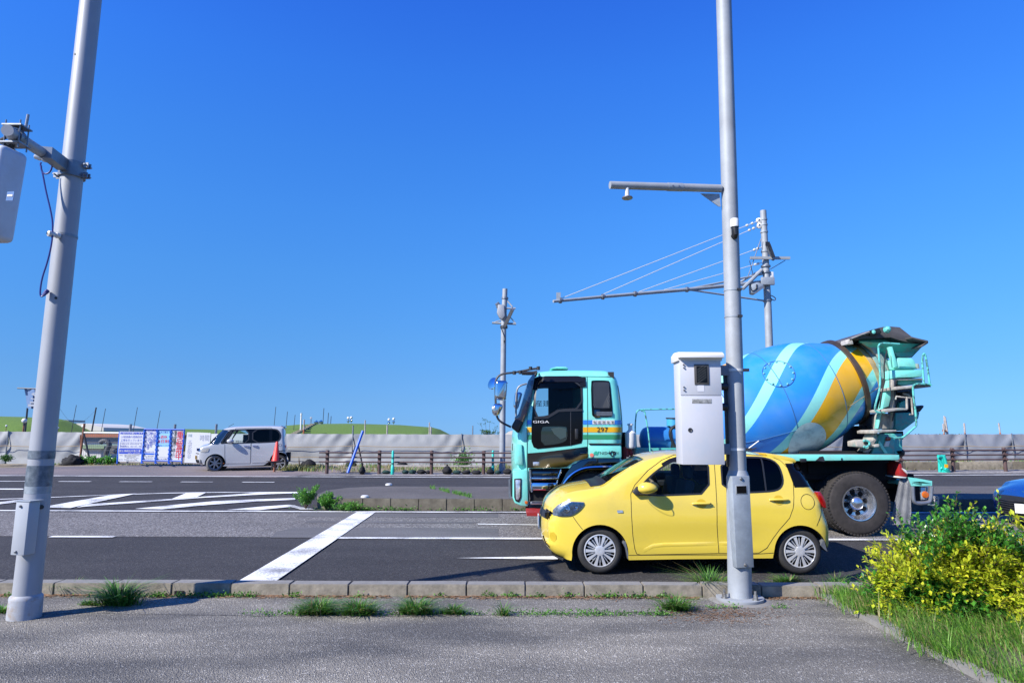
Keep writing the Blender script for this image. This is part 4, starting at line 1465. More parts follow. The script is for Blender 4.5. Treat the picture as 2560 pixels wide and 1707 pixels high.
# scaffold gate opening with building behind
o = thing('site_building', 'low white site building with orange band seen through the fence opening', 'building', P(250, 1140, 36), None)
def flatbox(name, q, Y, d, m, par):
    return emit(name, prism([P(*cL(*p), Y) for p in q], (0, d, 0)), m, par)
orange_b = mat('orange_brown_fascia', (0.36, 0.13, 0.07), 0.8, var=0.1, scale=2)
greywall = mat('grey_blue_wall', (0.22, 0.30, 0.38), 0.7)
whitewall = mat('white_wall', (0.66, 0.66, 0.65), 0.7, var=0.05, scale=1)
greenroof = mat('pale_green_roof', (0.24, 0.34, 0.20), 0.8)
flatbox('wall', [(1100, 925), (2700, 925), (2700, 1060), (1100, 1060)], 39, 4, whitewall, o)
flatbox('window_band', [(1260, 918), (2000, 925), (2000, 993), (1300, 990)], 38.9, .08, greywall, o)
flatbox('fascia', [(1100, 868), (2700, 885), (2700, 925), (1100, 918)], 38.6, 4.6, orange_b, o)
o2 = thing('site_shed', 'small white shed with pale green roof behind the fence opening', 'shed', P(220, 1140, 34), None)
flatbox('wall', [(1220, 1090), (1520, 1095), (1520, 1240), (1220, 1240)], 34, 2, whitewall, o2)
flatbox('roof', [(1200, 1035), (1495, 1038), (1570, 1050), (1560, 1095), (1200, 1090)], 33.8, 2.4, greenroof, o2)
o3 = thing('pipe_arch', 'dark curved corrugated pipe standing behind the mesh', 'pipe', P(265, 1140, 33), None)
pts = smooth_pts([P(*cL(*q), 33) for q in ((1510, 1005), (1545, 975), (1600, 972), (1640, 1000), (1650, 1050), (1610, 1110), (1590, 1200))], 2)
emit('pipe_bend', tube(pts, .11, 12), mat('dark_pipe', (0.05, 0.055, 0.06), 0.6, var=0.3, scale=20), o3, True)
o4 = thing('concrete_rubble', 'dark stack of material behind the mesh beside the notice board', 'material stack', P(285, 1150, 33), None)
for k in range(3):
    flatbox('slab', [(1655, 1045 + k * 45), (1800, 1045 + k * 45), (1800, 1083 + k * 45), (1655, 1083 + k * 45)], 33.5 - k * .1, .8, mat('grey_slab', (0.13, 0.13, 0.13), 0.8, var=0.4, scale=6), o4)
# scaffold
sc_ = thing('scaffold_gate', 'rusty scaffold posts with wire mesh closing the fence opening', 'gate', P(240, 1150, YF), None)
Yg = 29.4
def sc(q, r, m):
    return emit('scaffold_tube', tube([P(*cL(*p), Yg) for p in q], r, 8), m, sc_, True)
sc([(1272, 712), (1208, 1232)], .045, rust)
sc([(1255, 850), (1812, 857)], .035, ins_white)
sc([(1265, 875), (1345, 1230)], .04, dark_steel)
sc([(1215, 885), (1220, 1230)], .03, rust)
bm = nb()
a, b = P(*cL(1230, 860), Yg), P(*cL(1790, 1190), Yg)
for k in range(22):
    x = a.x + (b.x - a.x) * k / 21
    add_tube(bm, [(x, Yg, .42), (x, Yg, a.z)], .005, 4, False)
for k in range(8):
    z = .42 + (a.z - .42) * k / 7
    add_tube(bm, [(a.x, Yg, z), (b.x, Yg, z)], .005, 4, False)
emit('wire_mesh', bm, grey_steel, sc_)
for k, q in enumerate(((1070, 840), (1165, 850),)):
    pass
# vines below the opening
bm = nb()
for i in range(5200):
    u, v = random.uniform(1165, 1790), random.gauss(1272, 28)
    if v > 1320 or v < 1190: continue
    if noise.noise(V((u * .02, v * .03, 0))) < -.15 + (0.25 if v < 1240 else 0): continue
    p = P(*cL(u, v), 29.2 + random.uniform(-.25, .25))
    leaflet(bm, p, rnd_dir(-.3), (V((0, -.6, .6)) + rnd_dir(-1) * .5).normalized(), .075, .028, random.choice((0, 0, 1)))
for i in range(700):
    u, v = random.gauss(90, 42), random.gauss(1240, 22)
    p = P(*cL(u, v), 28.2 + random.uniform(-.2, .2))
    leaflet(bm, p, rnd_dir(-.3), rnd_dir(0), .08, .016, 1)
emit('vines', bm, [leaf_g, grass_d], label='green creeping vines at the foot of the scaffold opening', cat='vines', kind='stuff')
# dry grass along the fence and rail
bm = nb()
for i in range(14000):
    x = random.uniform(-7.8, 26)
    y = random.uniform(25.6, 29.2)
    if noise.noise(V((x * .9, y * 1.2, 3))) < .02: continue
    h_ = random.uniform(.05, .22)
    mi = 2 if random.random() < .6 else 0
    blade(bm, V((x, y, zg(x, y))), random.uniform(0, 6.3), h_, h_ * .5, random.uniform(.008, .014), mi)
for i in range(1500):
    x = P(random.uniform(100, 800), 1170, 29).x
    y = random.uniform(28.7, 29.3)
    h_ = random.uniform(.03, .1)
    blade(bm, V((x, y, zg(x, y))), random.uniform(0, 6.3), h_, h_ * .5, .01, 2 if random.random() < .7 else 0)
emit('dry_grass', bm, [grass_g, grass_d, grass_y], label='dry straw and green grass between guard rail and tarpaulin fence', cat='grass', kind='stuff')

# low concrete wall to the right
yw = 25.75
xw = P(2262, 1180, yw).x
lw = thing('low_concrete_wall', 'low grey concrete kerb wall behind the guard rail at right', 'wall', (xw, yw, zg(xw, yw)), None)
for k in range(12):
    x = xw - 3 + 2.0 * k
    emit('wall_block', box((x, yw, zg(x, yw) + .13), (1.985, .16, .30)), concrete_dk if k % 3 else concrete, lw, bevel=.01)
xw2 = P(990, 1180, 26.3).x
lw2 = thing('timber_edging', 'long pale edging board on the ground behind the guard rail', 'edging board', (xw2, 26.3, zg(xw2, 26.3)), None)
a, b = P(985, 1164, 26.3), P(1235, 1164, 26.3)
emit('board', box(((a.x + b.x) / 2, 26.3, a.z), (b.x - a.x, .05, .06)), wood, lw2)

# guard rail
Yr = 24.95
gr = thing('guard_rail', 'brown three bar guard rail along the far side of the road', 'guard rail', (P(817, 1180, Yr).x, Yr, zg(0, Yr)), None)
x_first = P(817, 1180, Yr).x
step_ = (P(1209, 1180, Yr).x - x_first) / 3
xend = 30
rz = lambda x: zg(x, Yr)
for k in range(int((xend - x_first) / step_) + 1):
    x = x_first + step_ * k
    bm = nb()
    add_tube(bm, [(x, Yr, rz(x) - .03), (x, Yr, rz(x) + .84)], .062, 14)
    pst = emit('post', bm, brown_m, gr, True, 40)
    emit('post_cap', lathe([(0, .07), (.03, .066), (.045, .04), (.047, 0)], (x, Yr, rz(x) + .80), (0, 0, 1), 14), brown_m, pst, True, 40)
    for h_ in (.76, .595, .43):
        emit('rail_bracket', lathe([(-.05, .05), (.05, .05)], (x, Yr - .07, rz(x) + h_), (1, 0, 0), 10), brown_m, pst, True)
for h_ in (.76, .595, .43):
    for k in range(-1, int((xend - x_first) / step_) // 2 + 1):
        xa = x_first - .28 if k < 0 else x_first + step_ * 2 * k + .02
        xb = x_first + .02 if k < 0 else x_first + step_ * 2 * (k + 1)
        emit('rail', tube([(xa, Yr - .075, rz(xa) + h_), (xb, Yr - .075, rz(xb) + h_)], .027, 12), brown_m, gr, True, 30)
# green delineators
for px, lab in ((981, 'green delineator pole right of the second guard rail post'), (1232, 'green delineator pole left of the signal pole')):
    Yd = 24.75 if px < 1100 else 25.1
    x = P(px, 1180, Yd).x
    o = thing('delineator_pole', lab, 'delineator', (x, Yd, zg(x, Yd)), 'green delineator poles')
    z0 = zg(x, Yd)
    emit('pole_tube', lathe([(0, .05), (.02, .06), (.28, .06), (.3, .045), (.8, .045), (.84, .03), (.86, 0)], (x, Yd, z0), (0, 0, 1), 14), teal_post, o, True)
    for h_ in (.35, .55):
        emit('reflective_band', lathe([(0, .047), (.07, .047)], (x, Yd, z0 + h_), (0, 0, 1), 14), mat('band_dark_green', (0.01, 0.2, 0.17), 0.4), o, True)
# green cone bars bundle at right
xb_ = P(*c10(830, 860), 24.7)
o = thing('barrier_feet', 'jumbled turquoise plastic barrier feet leaning on the right guard rail', 'barrier feet', (xb_.x, 24.7, zg(xb_.x, 24.7)), None)
for q, r in ((((775, 725), (785, 960)), .055), (((800, 720), (860, 950)), .055), (((835, 720), (900, 955)), .05), (((770, 780), (850, 905)), .05), (((860, 760), (800, 900)), .05), (((800, 945), (850, 965)), .12), (((760, 735), (835, 740)), .06), (((870, 890), (900, 955)), .08)):
    emit('plastic_foot', tube([P(*c10(*p), 24.72 + random.uniform(-.1, .1)) for p in q], r, 10), teal_post, o, True, 40)
emit('yellow_tag', box(P(*c10(868, 860), 24.55), (.12, .02, .12)), stripe_o, o)

# sand bags
bags = [(805, 640, 60, 45, 0, 'black', 24.8, 'upright round sandbag leaning by the foot of the blue prop', .33),
        (1040, 628, 85, 26, 1, 'g', 25.0, 'flat sandbag between second post and green delineator', .14),
        (1228, 632, 70, 28, 1, 'g', 25.0, 'flat greenish sandbag right of the delineator', .15),
        (1297, 632, 75, 32, 1, 'g', 25.0, 'second flat greenish sandbag right of the delineator', .16),
        (1383, 638, 90, 32, 1, 'b', 25.0, 'dark flat sandbag left of the third post', .16),
        (1455, 640, 60, 26, 1, 'b', 25.05, 'dark sandbag partly behind the third post', .13),
        (1637, 625, 100, 60, 0, 'b', 24.95, 'largest tied black sandbag with a knot on top', .32),
        (1733, 642, 85, 30, 1, 'g', 24.95, 'flat sandbag right of the large tied one', .15),
        (1825, 645, 90, 28, 1, 'b', 24.95, 'middle flat sandbag of the row before the fourth post', .15),
        (1925, 645, 100, 28, 1, 'b', 24.95, 'flat sandbag touching the fourth post', .15),
        (2060, 637, 80, 42, 0, 'b', 25.0, 'rounded sandbag left of the second delineator', .22),
        (2135, 642, 60, 30, 1, 'g', 25.0, 'sandbag right of the second delineator', .15),
        (2230, 645, 90, 36, 1, 'b', 25.0, 'sandbag at the foot of the signal pole by the truck', .2)]
for u, v, wpx, hpx, flat, mm, Yq, lab, hh in bags:
    p = P(*c9(u, v), Yq)
    z0 = zg(p.x, Yq)
    wv = wpx * .2551 / 68
    bm = nb()
    bmesh.ops.create_icosphere(bm, subdivisions=3, radius=1)
    for v_ in bm.verts:
        n_ = noise.noise(v_.co * 1.8 + V((u, 0, 0))) * .18 + noise.noise(v_.co * 5 + V((u, 3, 0))) * .06
        c = v_.co * (1 + n_)
        if flat:
            k = abs(c.x) ** 3
            v_.co = V((p.x + c.x * wv / 2, Yq + c.y * .16, z0 + hh / 2 + c.z * hh / 2 * (1 - .3 * k)))
        else:
            zz = c.z
            tap = 1 - .45 * max(0, zz)
            v_.co = V((p.x + c.x * wv / 2 * tap, Yq + c.y * .2 * tap, z0 + hh * .45 + zz * hh * .5 - .0))
        v_.co.z = max(v_.co.z, z0)
    o = emit('sandbag', bm, bag_g if mm == 'g' else bag_m, None, True, 80, label=lab, cat='sandbag', group='sandbags along the guard rail')
    if not flat:
        emit('tied_neck', lathe([(0, .03), (.03, .02), (.07, .05)], (p.x, Yq, z0 + hh * .9), (0, 0, 1), 10), bag_m, o, True)
# tarpaulin weights at the fence foot
for u, v, s, lab in ((285, 530, .55, 'dark sandbag heap holding the fence foot near the van rear'), (690, 548, .4, 'dark bag heap at the fence foot left of the blue prop'), (1200, 550, .4, 'dark bag heap at the fence foot behind the delineator'), (1790, 545, .4, 'dark bag heap at the fence foot under the green shrub')):
    p = P(*c9(u, v), 28.9)
    bm = nb()
    bmesh.ops.create_icosphere(bm, subdivisions=3, radius=1)
    z0 = zg(p.x, 28.9)
    for v_ in bm.verts:
        n_ = 1 + noise.noise(v_.co * 2 + V((u, 0, 0))) * .5
        v_.co = V((p.x + v_.co.x * s * .55 * n_, 28.9 + v_.co.y * .3, max(z0, z0 + v_.co.z * s * .42 * n_)))
    emit('bag_heap', bm, bag_m, None, True, 80, label=lab, cat='sandbag heap', group='bag heaps at the fence foot')
p = P(*cL(1075, 1270), 28.8)
bm = nb()
bmesh.ops.create_icosphere(bm, subdivisions=4, radius=1)
for v_ in bm.verts:
    n_ = 1 + noise.noise(v_.co * 2.5) * .5 + noise.noise(v_.co * 7) * .15
    v_.co = V((p.x + v_.co.x * .40 * n_ + v_.co.z * .12, 28.8 + v_.co.y * .3, max(.38, v_.co.z * .30 * n_ + .45)))
emit('bag_heap', bm, bag_m, None, True, 80, label='largest crumpled black plastic heap at the left fence end', cat='sandbag heap', group='bag heaps at the fence foot')
# shrub against fence
for (u, v, Yq, lab, n) in ((1795, 545, 28.2, 'small round green shrub against the fence behind the fourth post', 700), (1800, 600, 26.6, 'thin straggly weed behind the guard rail', 160), (190, 590, 26.2, 'yellow green grass clump right of the traffic cone', 0)):
    p = P(*c9(u, v), Yq)
    z0 = zg(p.x, Yq)
    t = thing('roadside_shrub', lab, 'shrub', (p.x, Yq, z0), None)
    lbm, sb = nb(), nb()
    for i in range(8):
        add_tube(sb, [(p.x, Yq, z0), (p.x + random.gauss(0, .15), Yq, z0 + random.uniform(.2, .6))], [.012, .004], 4)
    if n:
        for i in range(n):
            q = V((p.x + random.gauss(0, .19), Yq + random.gauss(0, .12), z0 + abs(random.gauss(.28, .16))))
            leaflet(lbm, q, rnd_dir(-.2), rnd_dir(0), .08, .022, random.choice((0, 1)))
    else:
        for i in range(500):
            q = V((p.x + random.gauss(0, .35), Yq + random.gauss(0, .1), z0))
            h_ = random.uniform(.05, .28)
            blade(lbm, q, random.uniform(0, 6.3), h_, h_ * .4, .01, random.choice((0, 2, 2)) if False else 0)
    emit('stem', sb, twig, t)
    emit('foliage', lbm, [grass_g if n else green('dry_clump', (0.22, 0.26, 0.06), (0.35, 0.33, 0.10)), grass_d], t)
# blue prop
o = thing('blue_prop', 'long blue steel prop leaning beside the guard rail with a thin black leg', 'prop', P(*c9(668, 636), 24.7), None)
emit('blue_beam', tube([P(*c9(664, 636), 24.6), P(*c9(812, 224), 25.2)], .052, 12), bluetube, o, True)
emit('thin_leg', tube([P(*c9(824, 636), 25.2), P(*c9(768, 370), 25.1)], .03, 8), dark_steel, o, True)
emit('foot_plate', box(P(*c9(740, 630), 24.75), (1.0, .1, .03)), dark_steel, o)
# traffic cone on a post
cV = crop(460, 1030, 300 / 2352)
pc = G(*cV(1765, 1175))
o = thing('traffic_cone', 'red traffic cone stuck on a short rusty post by the driveway', 'traffic cone', pc, None)
sc9 = 300 / 2352 / 66
emit('stub_post', tube([pc - V((0, 0, .03)), pc + V((.02, 0, .38))], .045, 12), rust, o, True)
zc = pc.z + (1175 - 985) * sc9
emit('cone_base', box((pc.x + .0, pc.y, zc), (.38, .36, .035)), mat('cone_base_rubber', (0.16, 0.06, 0.05), 0.7), o, bevel=.01)
emit('base_plate', box((pc.x + .0, pc.y, zc + .035), (.5, .42, .02)), black_m, o, bevel=.005)
emit('cone', lathe([(0, .15), (.02, .135), (.69, .045), (.70, .04), (.70, 0)], (pc.x + .03, pc.y, zc + .045), (0.04, 0, 1), 24), cone_red, o, True, 40)

# ------------------------------------------------ notice boards
cB = crop(280, 1040, 300 / 2352)
board_w = mat('board_white', (0.70, 0.71, 0.73), 0.5)
Ybd = 28.3
lean_up = V((0.055, 0.0, 1)).normalized()
def board(name, q, label, face, frame_m, posts_px=None):
    ps = [P(*cB(*p), Ybd) for p in q]
    c = (ps[0] + ps[1] + ps[2] + ps[3]) / 4
    o = thing(name, label, 'notice board', V((c.x, Ybd, .4)), 'notice boards in a row left of the white van')
    emit('panel', prism(ps, (0, .03, 0)), face, o)
    return o
def bt(o, s, box_, m, vertical=False, dy=-.012):
    u0, v0, u1, v1 = box_
    c = P(*cB((u0 + u1) / 2, (v0 + v1) / 2), Ybd + dy)
    a, b = P(*cB(u0, v0), Ybd), P(*cB(u1, v1), Ybd)
    text('lettering', s, c, (1, 0, 0), (0.0, 0, 1), m, w=abs(b.x - a.x), h=abs(a.z - b.z), parent=o, vertical=vertical)
def fr_(o, q, m, dy=-.006, th=.006):
    return emit('coloured_field', prism([P(*cB(*p), Ybd + dy) for p in q], (0, th, 0)), m, o)
blue_print = mat('blue_print', (0.03, 0.07, 0.50), 0.5)
b1 = board('notice_board', [(150, 300), (625, 305), (580, 895), (108, 885)], 'large white roadwork notice with blue heading and lower blue band, leftmost board', board_w, None)
fr_(b1, [(165, 312), (605, 316), (600, 358), (160, 352)], navy_ink if False else blue_print)
bt(b1, 'ご協力をお願いします', (172, 318, 595, 352), white_ink)
bt(b1, '小禄道路の道路改良', (172, 378, 585, 428), blue_print)
bt(b1, '工事を行っています', (165, 444, 578, 494), blue_print)
bt(b1, '令和 8 年 3月31日まで', (172, 524, 562, 556), navy_ink)
bt(b1, '時間帯 8：00～17：00', (165, 570, 556, 604), navy_ink)
for q in (((160, 512), (575, 516), (575, 519), (160, 515)), ((155, 612), (568, 616), (568, 619), (155, 615)), ((160, 512), (163, 512), (158, 612), (155, 612)), ((572, 516), (575, 516), (570, 616), (567, 616))):
    fr_(b1, q, navy_ink)
fr_(b1, [(150, 630), (565, 636), (577, 650), (570, 735), (560, 742), (140, 735), (130, 722), (137, 645)], blue_print)
bt(b1, '国土強靱化対策工事', (145, 660, 555, 702), white_ink, dy=-.014)
bt(b1, '(防災・減災対策)', (310, 714, 550, 734), white_ink, dy=-.014)
bt(b1, '発注者　沖縄総合事務局 南部国道事務所', (140, 755, 540, 775), ink)
bt(b1, '那覇空港自動車道出張所', (235, 783, 465, 800), ink)
bt(b1, '電話 098-943-4320', (280, 808, 515, 826), ink)
bt(b1, '施工者　株式会社 とみしろ建設', (130, 838, 485, 858), ink)
bt(b1, '電話 098-856-3214', (275, 862, 510, 880), ink)
for x in (100, 575):
    emit('support_leg', tube([P(*cB(x, 930), Ybd), P(*cB(x + 50, 300), Ybd + .05)], .03, 6), bluetube, b1)
blue_fr = mat('blue_frame', (0.015, 0.10, 0.55), 0.4)
def blue_board(q, label, face):
    o = board('notice_board', q, label, face, None)
    (a, b, c, d) = q
    def bar(p0, p1, r=.03):
        emit('frame_tube', tube([P(*cB(*p0), Ybd - .01), P(*cB(*p1), Ybd - .01)], r, 8), blue_fr, o, True)
    bar((a[0] - 8, a[1] - 8), (b[0] + 8, b[1] - 8))
    bar((a[0] - 8, a[1] - 8), (d[0] - 12, d[1] + 55))
    bar((b[0] + 8, b[1] - 8), (c[0] + 4, c[1] + 55))
    bar((d[0] - 8, d[1] + 6), (c[0] + 4, c[1] + 6))
    emit('foot_bar', tube([P(*cB(d[0] - 10, d[1] + 55), Ybd), P(*cB(d[0] + 10, d[1] + 55), Ybd - .5)], .03, 6), blue_fr, o)
    for k in range(7):
        for (s, t_) in ((a, d), (b, c)):
            p = lerp2(s, t_, (k + .5) / 7)
            emit('frame_lug', lathe([(-.02, .035), (.02, .035), (.02, 0)], P(*cB(*p), Ybd - .02), (0, -1, 0), 8), blue_fr, o)
    return o
b2 = blue_board([(642, 262), (885, 266), (840, 870), (598, 862)], 'blue framed board with three vertical blue text columns, second from left', board_w)
fr_(b2, [(650, 268), (878, 272), (876, 297), (648, 293)], blue_print)
bt(b2, 'ご協力をお願いします', (668, 272, 858, 292), white_ink)
bt(b2, '小禄道路の', (812, 308, 848, 555), blue_print, True)
bt(b2, '新しい道路を', (748, 308, 790, 605), blue_print, True)
bt(b2, 'つくっています', (690, 308, 732, 655), blue_print, True)
bt(b2, '令和８年３月３１日まで', (648, 320, 672, 630), navy_ink, True)
bt(b2, '橋の町工区', (632, 685, 820, 715), navy_ink)
fr_(b2, [(630, 722), (818, 728), (814, 756), (628, 750)], bluetube)
bt(b2, '発注者　沖縄総合事務局', (615, 772, 815, 790), ink)
bt(b2, '電話 098-943-4320', (660, 800, 800, 815), ink)
bt(b2, '施工者 株式会社', (612, 826, 795, 842), ink)
sky_print = mat('pale_blue_banner', (0.30, 0.60, 0.86), 0.5)
b3 = blue_board([(905, 268), (1145, 272), (1100, 872), (868, 866)], 'blue framed pale blue board with red characters, third from left', sky_print)
fr_(b3, [(885, 600), (1122, 604), (1100, 872), (868, 866)], board_w)
bt(b3, '本工事は', (945, 296, 1095, 332), navy_ink)
bt(b3, '週休', (948, 375, 1075, 440), red_ink)
bt(b3, '2日制', (905, 455, 1105, 525), red_ink)
bt(b3, 'を実施しています', (905, 560, 1085, 586), navy_ink)
fr_(b3, [(885, 805), (1095, 808), (1095, 812), (885, 809)], ink, -.008)
bt(b3, '(株)とみしろ建設', (882, 826, 1075, 858), ink)
b4 = blue_board([(1168, 268), (1412, 272), (1362, 876), (1130, 870)], 'blue framed white board with five big red characters, fourth from left', board_w)
bt(b4, '重点警戒中', (1268, 295, 1368, 850), red_ink, True)
bt(b4, '不審物を発見した場合は、', (1232, 290, 1254, 590), ink, True)
bt(b4, '施工中止と現場事務所へご連絡ください。', (1205, 290, 1226, 840), ink, True)
bt(b4, '電話 098-856-3214', (1166, 440, 1190, 830), ink, True)
b5 = board('blank_board', [(1470, 315), (1690, 318), (1610, 915), (1415, 908)], 'blank white folded board, left one beside the van', board_w, None)
bt(b5, '工事のお知らせ', (1478, 470, 1540, 820), mat('faded_print', (0.55, 0.56, 0.62), 0.5), True)
bt(b5, '沖縄', (1482, 345, 1560, 405), mat('faded_green_print', (0.30, 0.42, 0.45), 0.5))
b6 = board('blank_board', [(1690, 318), (1932, 330), (1885, 915), (1610, 915)], 'blank white board whose right half hides behind the van', board_w, None)
bt(b6, '時間', (1720, 360, 1890, 480), mat('faded_print', (0.55, 0.56, 0.62), 0.5))
b7 = board('notice_board', [(1945, 345), (2800, 350), (2780, 800), (1925, 800)], 'long white board behind the van seen through its windows', board_w, None)
bt(b7, 'この先工事中 ご迷惑をおかけします', (2150, 470, 2750, 510), ink)
bt(b7, '通行にご注意ください 徐行', (2150, 540, 2750, 580), ink)
o = thing('yellow_sign', 'small yellow object wedged between fourth board and blank board', 'sign', P(*cB(1415, 620), Ybd + .2), None)
emit('plate', prism([P(*cB(*q), Ybd + .15) for q in ((1395, 560), (1435, 560), (1425, 690), (1385, 690))], (0, .03, 0)), stripe_o, o)
# grey stubs behind boards
for u, v, lab in ((368, 155, 'short grey post behind the large notice board'), (1238, 158, 'short grey post behind the red character board'), (2048, 155, 'short grey post left of the van roof')):
    t_ = P(*cB(u, v), 30.5)
    o = thing('stub_post', lab, 'post', (t_.x, 30.5, .35), 'short grey posts behind the boards')
    emit('pole_shaft', tube([(t_.x - .03, 30.5, .35), t_], .055, 8), grey_steel, o, True)

# ------------------------------------------------ signal pole left of the truck
c8 = crop(1200, 700, 140 / 407)
Ys = 25.4
def S8(u, v, dy=0): return P(*c8(u, v), Ys + dy)
bs = S8(160, 1412)
sp_ = thing('signal_pole', 'slim galvanised signal pole standing left of the truck cab', 'signal pole', (bs.x, Ys, zg(bs.x, Ys)), None)
emit('pole_shaft', tube([V((bs.x, Ys, zg(bs.x, Ys) - .05)), S8(172, 330), S8(182, 65)], [.115, .10, .095], 20), galv, sp_, True)
bm = nb()
for k in range(4):
    c = S8(150 + k * 6, 205 + k * 18, -.1)
    add_box(bm, c, (.50, .10, .16), Matrix.Rotation(.9, 3, 'Y') @ Matrix.Rotation(.3, 3, 'Z'))
emit('signal_visors', bm, grey_steel, sp_, bevel=.02)
emit('signal_housing', prism([S8(*q, -.25) for q in ((133, 178), (175, 178), (180, 260), (160, 285), (140, 270), (122, 235))], (0, .3, 0)), painted_pole, sp_, bevel=.02)
emit('cross_arm', tube([S8(88, 311), S8(262, 319)], .04, 8), galv, sp_, True)
emit('cross_arm', tube([S8(165, 205, -.1), S8(258, 206, -.1)], .035, 8), galv, sp_, True)
emit('brace', tube([S8(182, 130), S8(235, 195, -.1)], .03, 8), galv, sp_, True)
emit('brace', tube([S8(105, 306), S8(165, 288)], .02, 6), galv, sp_, True)
emit('brace', tube([S8(262, 318), S8(220, 270)], .02, 6), galv, sp_, True)
emit('square_arm', tube([S8(180, 335, -.1), S8(238, 210, -.9)], .075, 4), grey_steel, sp_)
emit('clamp_band', lathe([(-.05, .1), (-.05, .14), (.05, .14), (.05, .1)], S8(174, 342), (0, 0, 1), 16), dark_steel, sp_, True, 30)
emit('clamp_band', lathe([(-.03, .1), (-.03, .13), (.03, .13), (.03, .1)], S8(181, 132), (0, 0, 1), 16), grey_steel, sp_, True, 30)
emit('cable_loop', tube(smooth_pts([S8(153, 345, -.1), S8(168, 390, -.12), S8(185, 430, -.12), S8(178, 450, -.12)], 2), .012, 6), black_m, sp_)
emit('tail_camera', box(S8(177, 446, -.15), (.05, .08, .07)), black_m, sp_)

# ------------------------------------------------ utility pole with long cantilever
cU = crop(1840, 500, 160 / 896)
c7 = crop(1360, 500, 640 / 2350)
Yu = 25.6
U = lambda u, v, dy=0: P(*cU(u, v), Yu + dy)
C7 = lambda u, v, dy=0: P(*c7(u, v), Yu + dy)
bu = P(1934, 1180, Yu)
up_ = thing('utility_pole', 'pale utility pole behind the drum carrying a long cantilever over the road', 'utility pole', (bu.x, Yu, zg(bu.x, Yu)), None)
emit('pole_shaft', tube([V((bu.x, Yu, zg(bu.x, Yu) - .05)), U(450, 1560), U(381, 150)], [.155, .135, .118], 20), galv, up_, True)
tipY = -3.2
def Cq(u, v):   # cantilever leaves towards the road as it goes left
    t = (1995 - u) / (1995 - 85)
    return C7(u, v, tipY * max(0, min(1, t)))
ca = emit('cantilever_arm', tube([Cq(1995, 755), Cq(1640, 790), Cq(1310, 822), Cq(835, 862), Cq(540, 888), Cq(85, 930)], [.075, .072, .068, .06, .055, .05], 12), galv, up_, True)
for (u, v) in ((150, 922), (540, 888), (836, 862), (1312, 822)):
    emit('arm_clamp', lathe([(-.04, .05), (-.04, .10), (.04, .10), (.04, .05)], Cq(u, v), (1, .3, 0), 10), grey_steel, ca, True, 30)
emit('tip_plate', box(Cq(133, 893), (.14, .05, .32)), galv2, ca)
for (a, b, va, vb) in ((160, 1975, 903, 190), (545, 1975, 865, 238), (870, 2005, 843, 430), (1100, 2000, 825, 575)):
    emit('guy_wire', tube([Cq(a, va), C7(b, vb)], .013, 5, False), ins_white, up_)
    for k in (.93, .96):
        q = Cq(a, va).lerp(C7(b, vb), k)
        emit('guy_insulator', lathe([(-.06, .01), (-.03, .05), (.03, .05), (.06, .01)], q, (1, 0, .4), 8), ins_white, up_, True)
emit('brace', tube([Cq(1320, 818), C7(2010, 680)], .035, 8), galv, up_, True)
emit('brace', tube([Cq(1320, 822), C7(2060, 930)], .035, 8), galv, up_, True)
emit('brace', tube([C7(1800, 755), C7(2000, 640)], .04, 8), galv, up_, True)
emit('brace', tube([C7(1825, 815, -.4), C7(2000, 640, -.1)], .07, 8), galv, up_, True)
emit('cross_arm', box((U(175, 832) + U(728, 828)) / 2 + V((0, -.18, 0)), ((U(728, 828) - U(175, 832)).length, .09, .10)), galv, up_)
for (p, q) in (((190, 850), (240, 1055)), ((350, 545), (165, 1080)), ((690, 845), (480, 970))):
    emit('stay_wire', tube([U(*p, -.15), U(*q, -.1)], .014, 5, False), dark_steel, up_)
emit('square_arm', tube([U(445, 615, -.6), U(525, 830, -.1)], .10, 4), grey_steel, up_)
emit('square_arm_mouth', box(U(445, 615, -.72), (.16, .03, .16)), black_m, up_)
eq = emit('signal_back', prism([U(*q, -.35) for q in ((215, 1180), (300, 1150), (385, 1170), (383, 1235), (280, 1310), (228, 1300))], (0, .35, 0)), galv2, up_, bevel=.03)
emit('signal_rib', prism([U(*q, -.38) for q in ((285, 1180), (300, 1180), (300, 1290), (285, 1300))], (0, .04, 0)), dark_steel, eq)
emit('signal_rib', prism([U(*q, -.38) for q in ((230, 1270), (380, 1190), (383, 1232), (275, 1312), (230, 1302))], (0, .04, 0)), grey_steel, eq)
for v, r in ((275, .14), (350, .14), (450, .145), (720, .15), (930, .18), (1015, .17), (1135, .21), (1410, .165)):
    x = 381 + (v - 150) * .0455
    emit('pole_band', lathe([(-.03, .10), (-.03, r), (.03, r), (.03, .10)], U(x, v), (0, 0, 1), 16), galv2 if v < 800 else grey_steel, up_, True, 30)
emit('band_frame', box(U(445, 1135, -.2), (.5, .12, .3)), galv2, up_, bevel=.02)
emit('white_box', box(U(492, 1060), (.16, .16, .28)), white_pl, up_, bevel=.03)
for u, v in ((322, 290), (325, 360)):
    emit('insulator', lathe([(-.07, .04), (-.04, .11), (.04, .11), (.07, .04)], U(u, v), (.3, 1, 0), 14), ins_white, up_, True)
emit('cable_loop', tube(smooth_pts([U(490, 1335, -.1), U(535, 1355, -.1), U(560, 1385, -.1), U(545, 1408, -.1), U(510, 1398, -.1), U(485, 1370, -.1)], 2), .018, 6), black_m, up_)
emit('cable_loop', tube(smooth_pts([U(185, 1180, -.4), U(205, 1250, -.4), U(245, 1280, -.4), U(300, 1220, -.4)], 2), .014, 6), black_m, up_)
# =================================================== VEHICLE SHELL BUILDER
def in_poly(x, z, poly):
    c = False
    n = len(poly)
    j = n - 1
    for i in range(n):
        xi, zi = poly[i]
        xj, zj = poly[j]
        if (zi > z) != (zj > z) and x < (xj - xi) * (z - zi) / (zj - zi) + xi:
            c = not c
        j = i
    return c

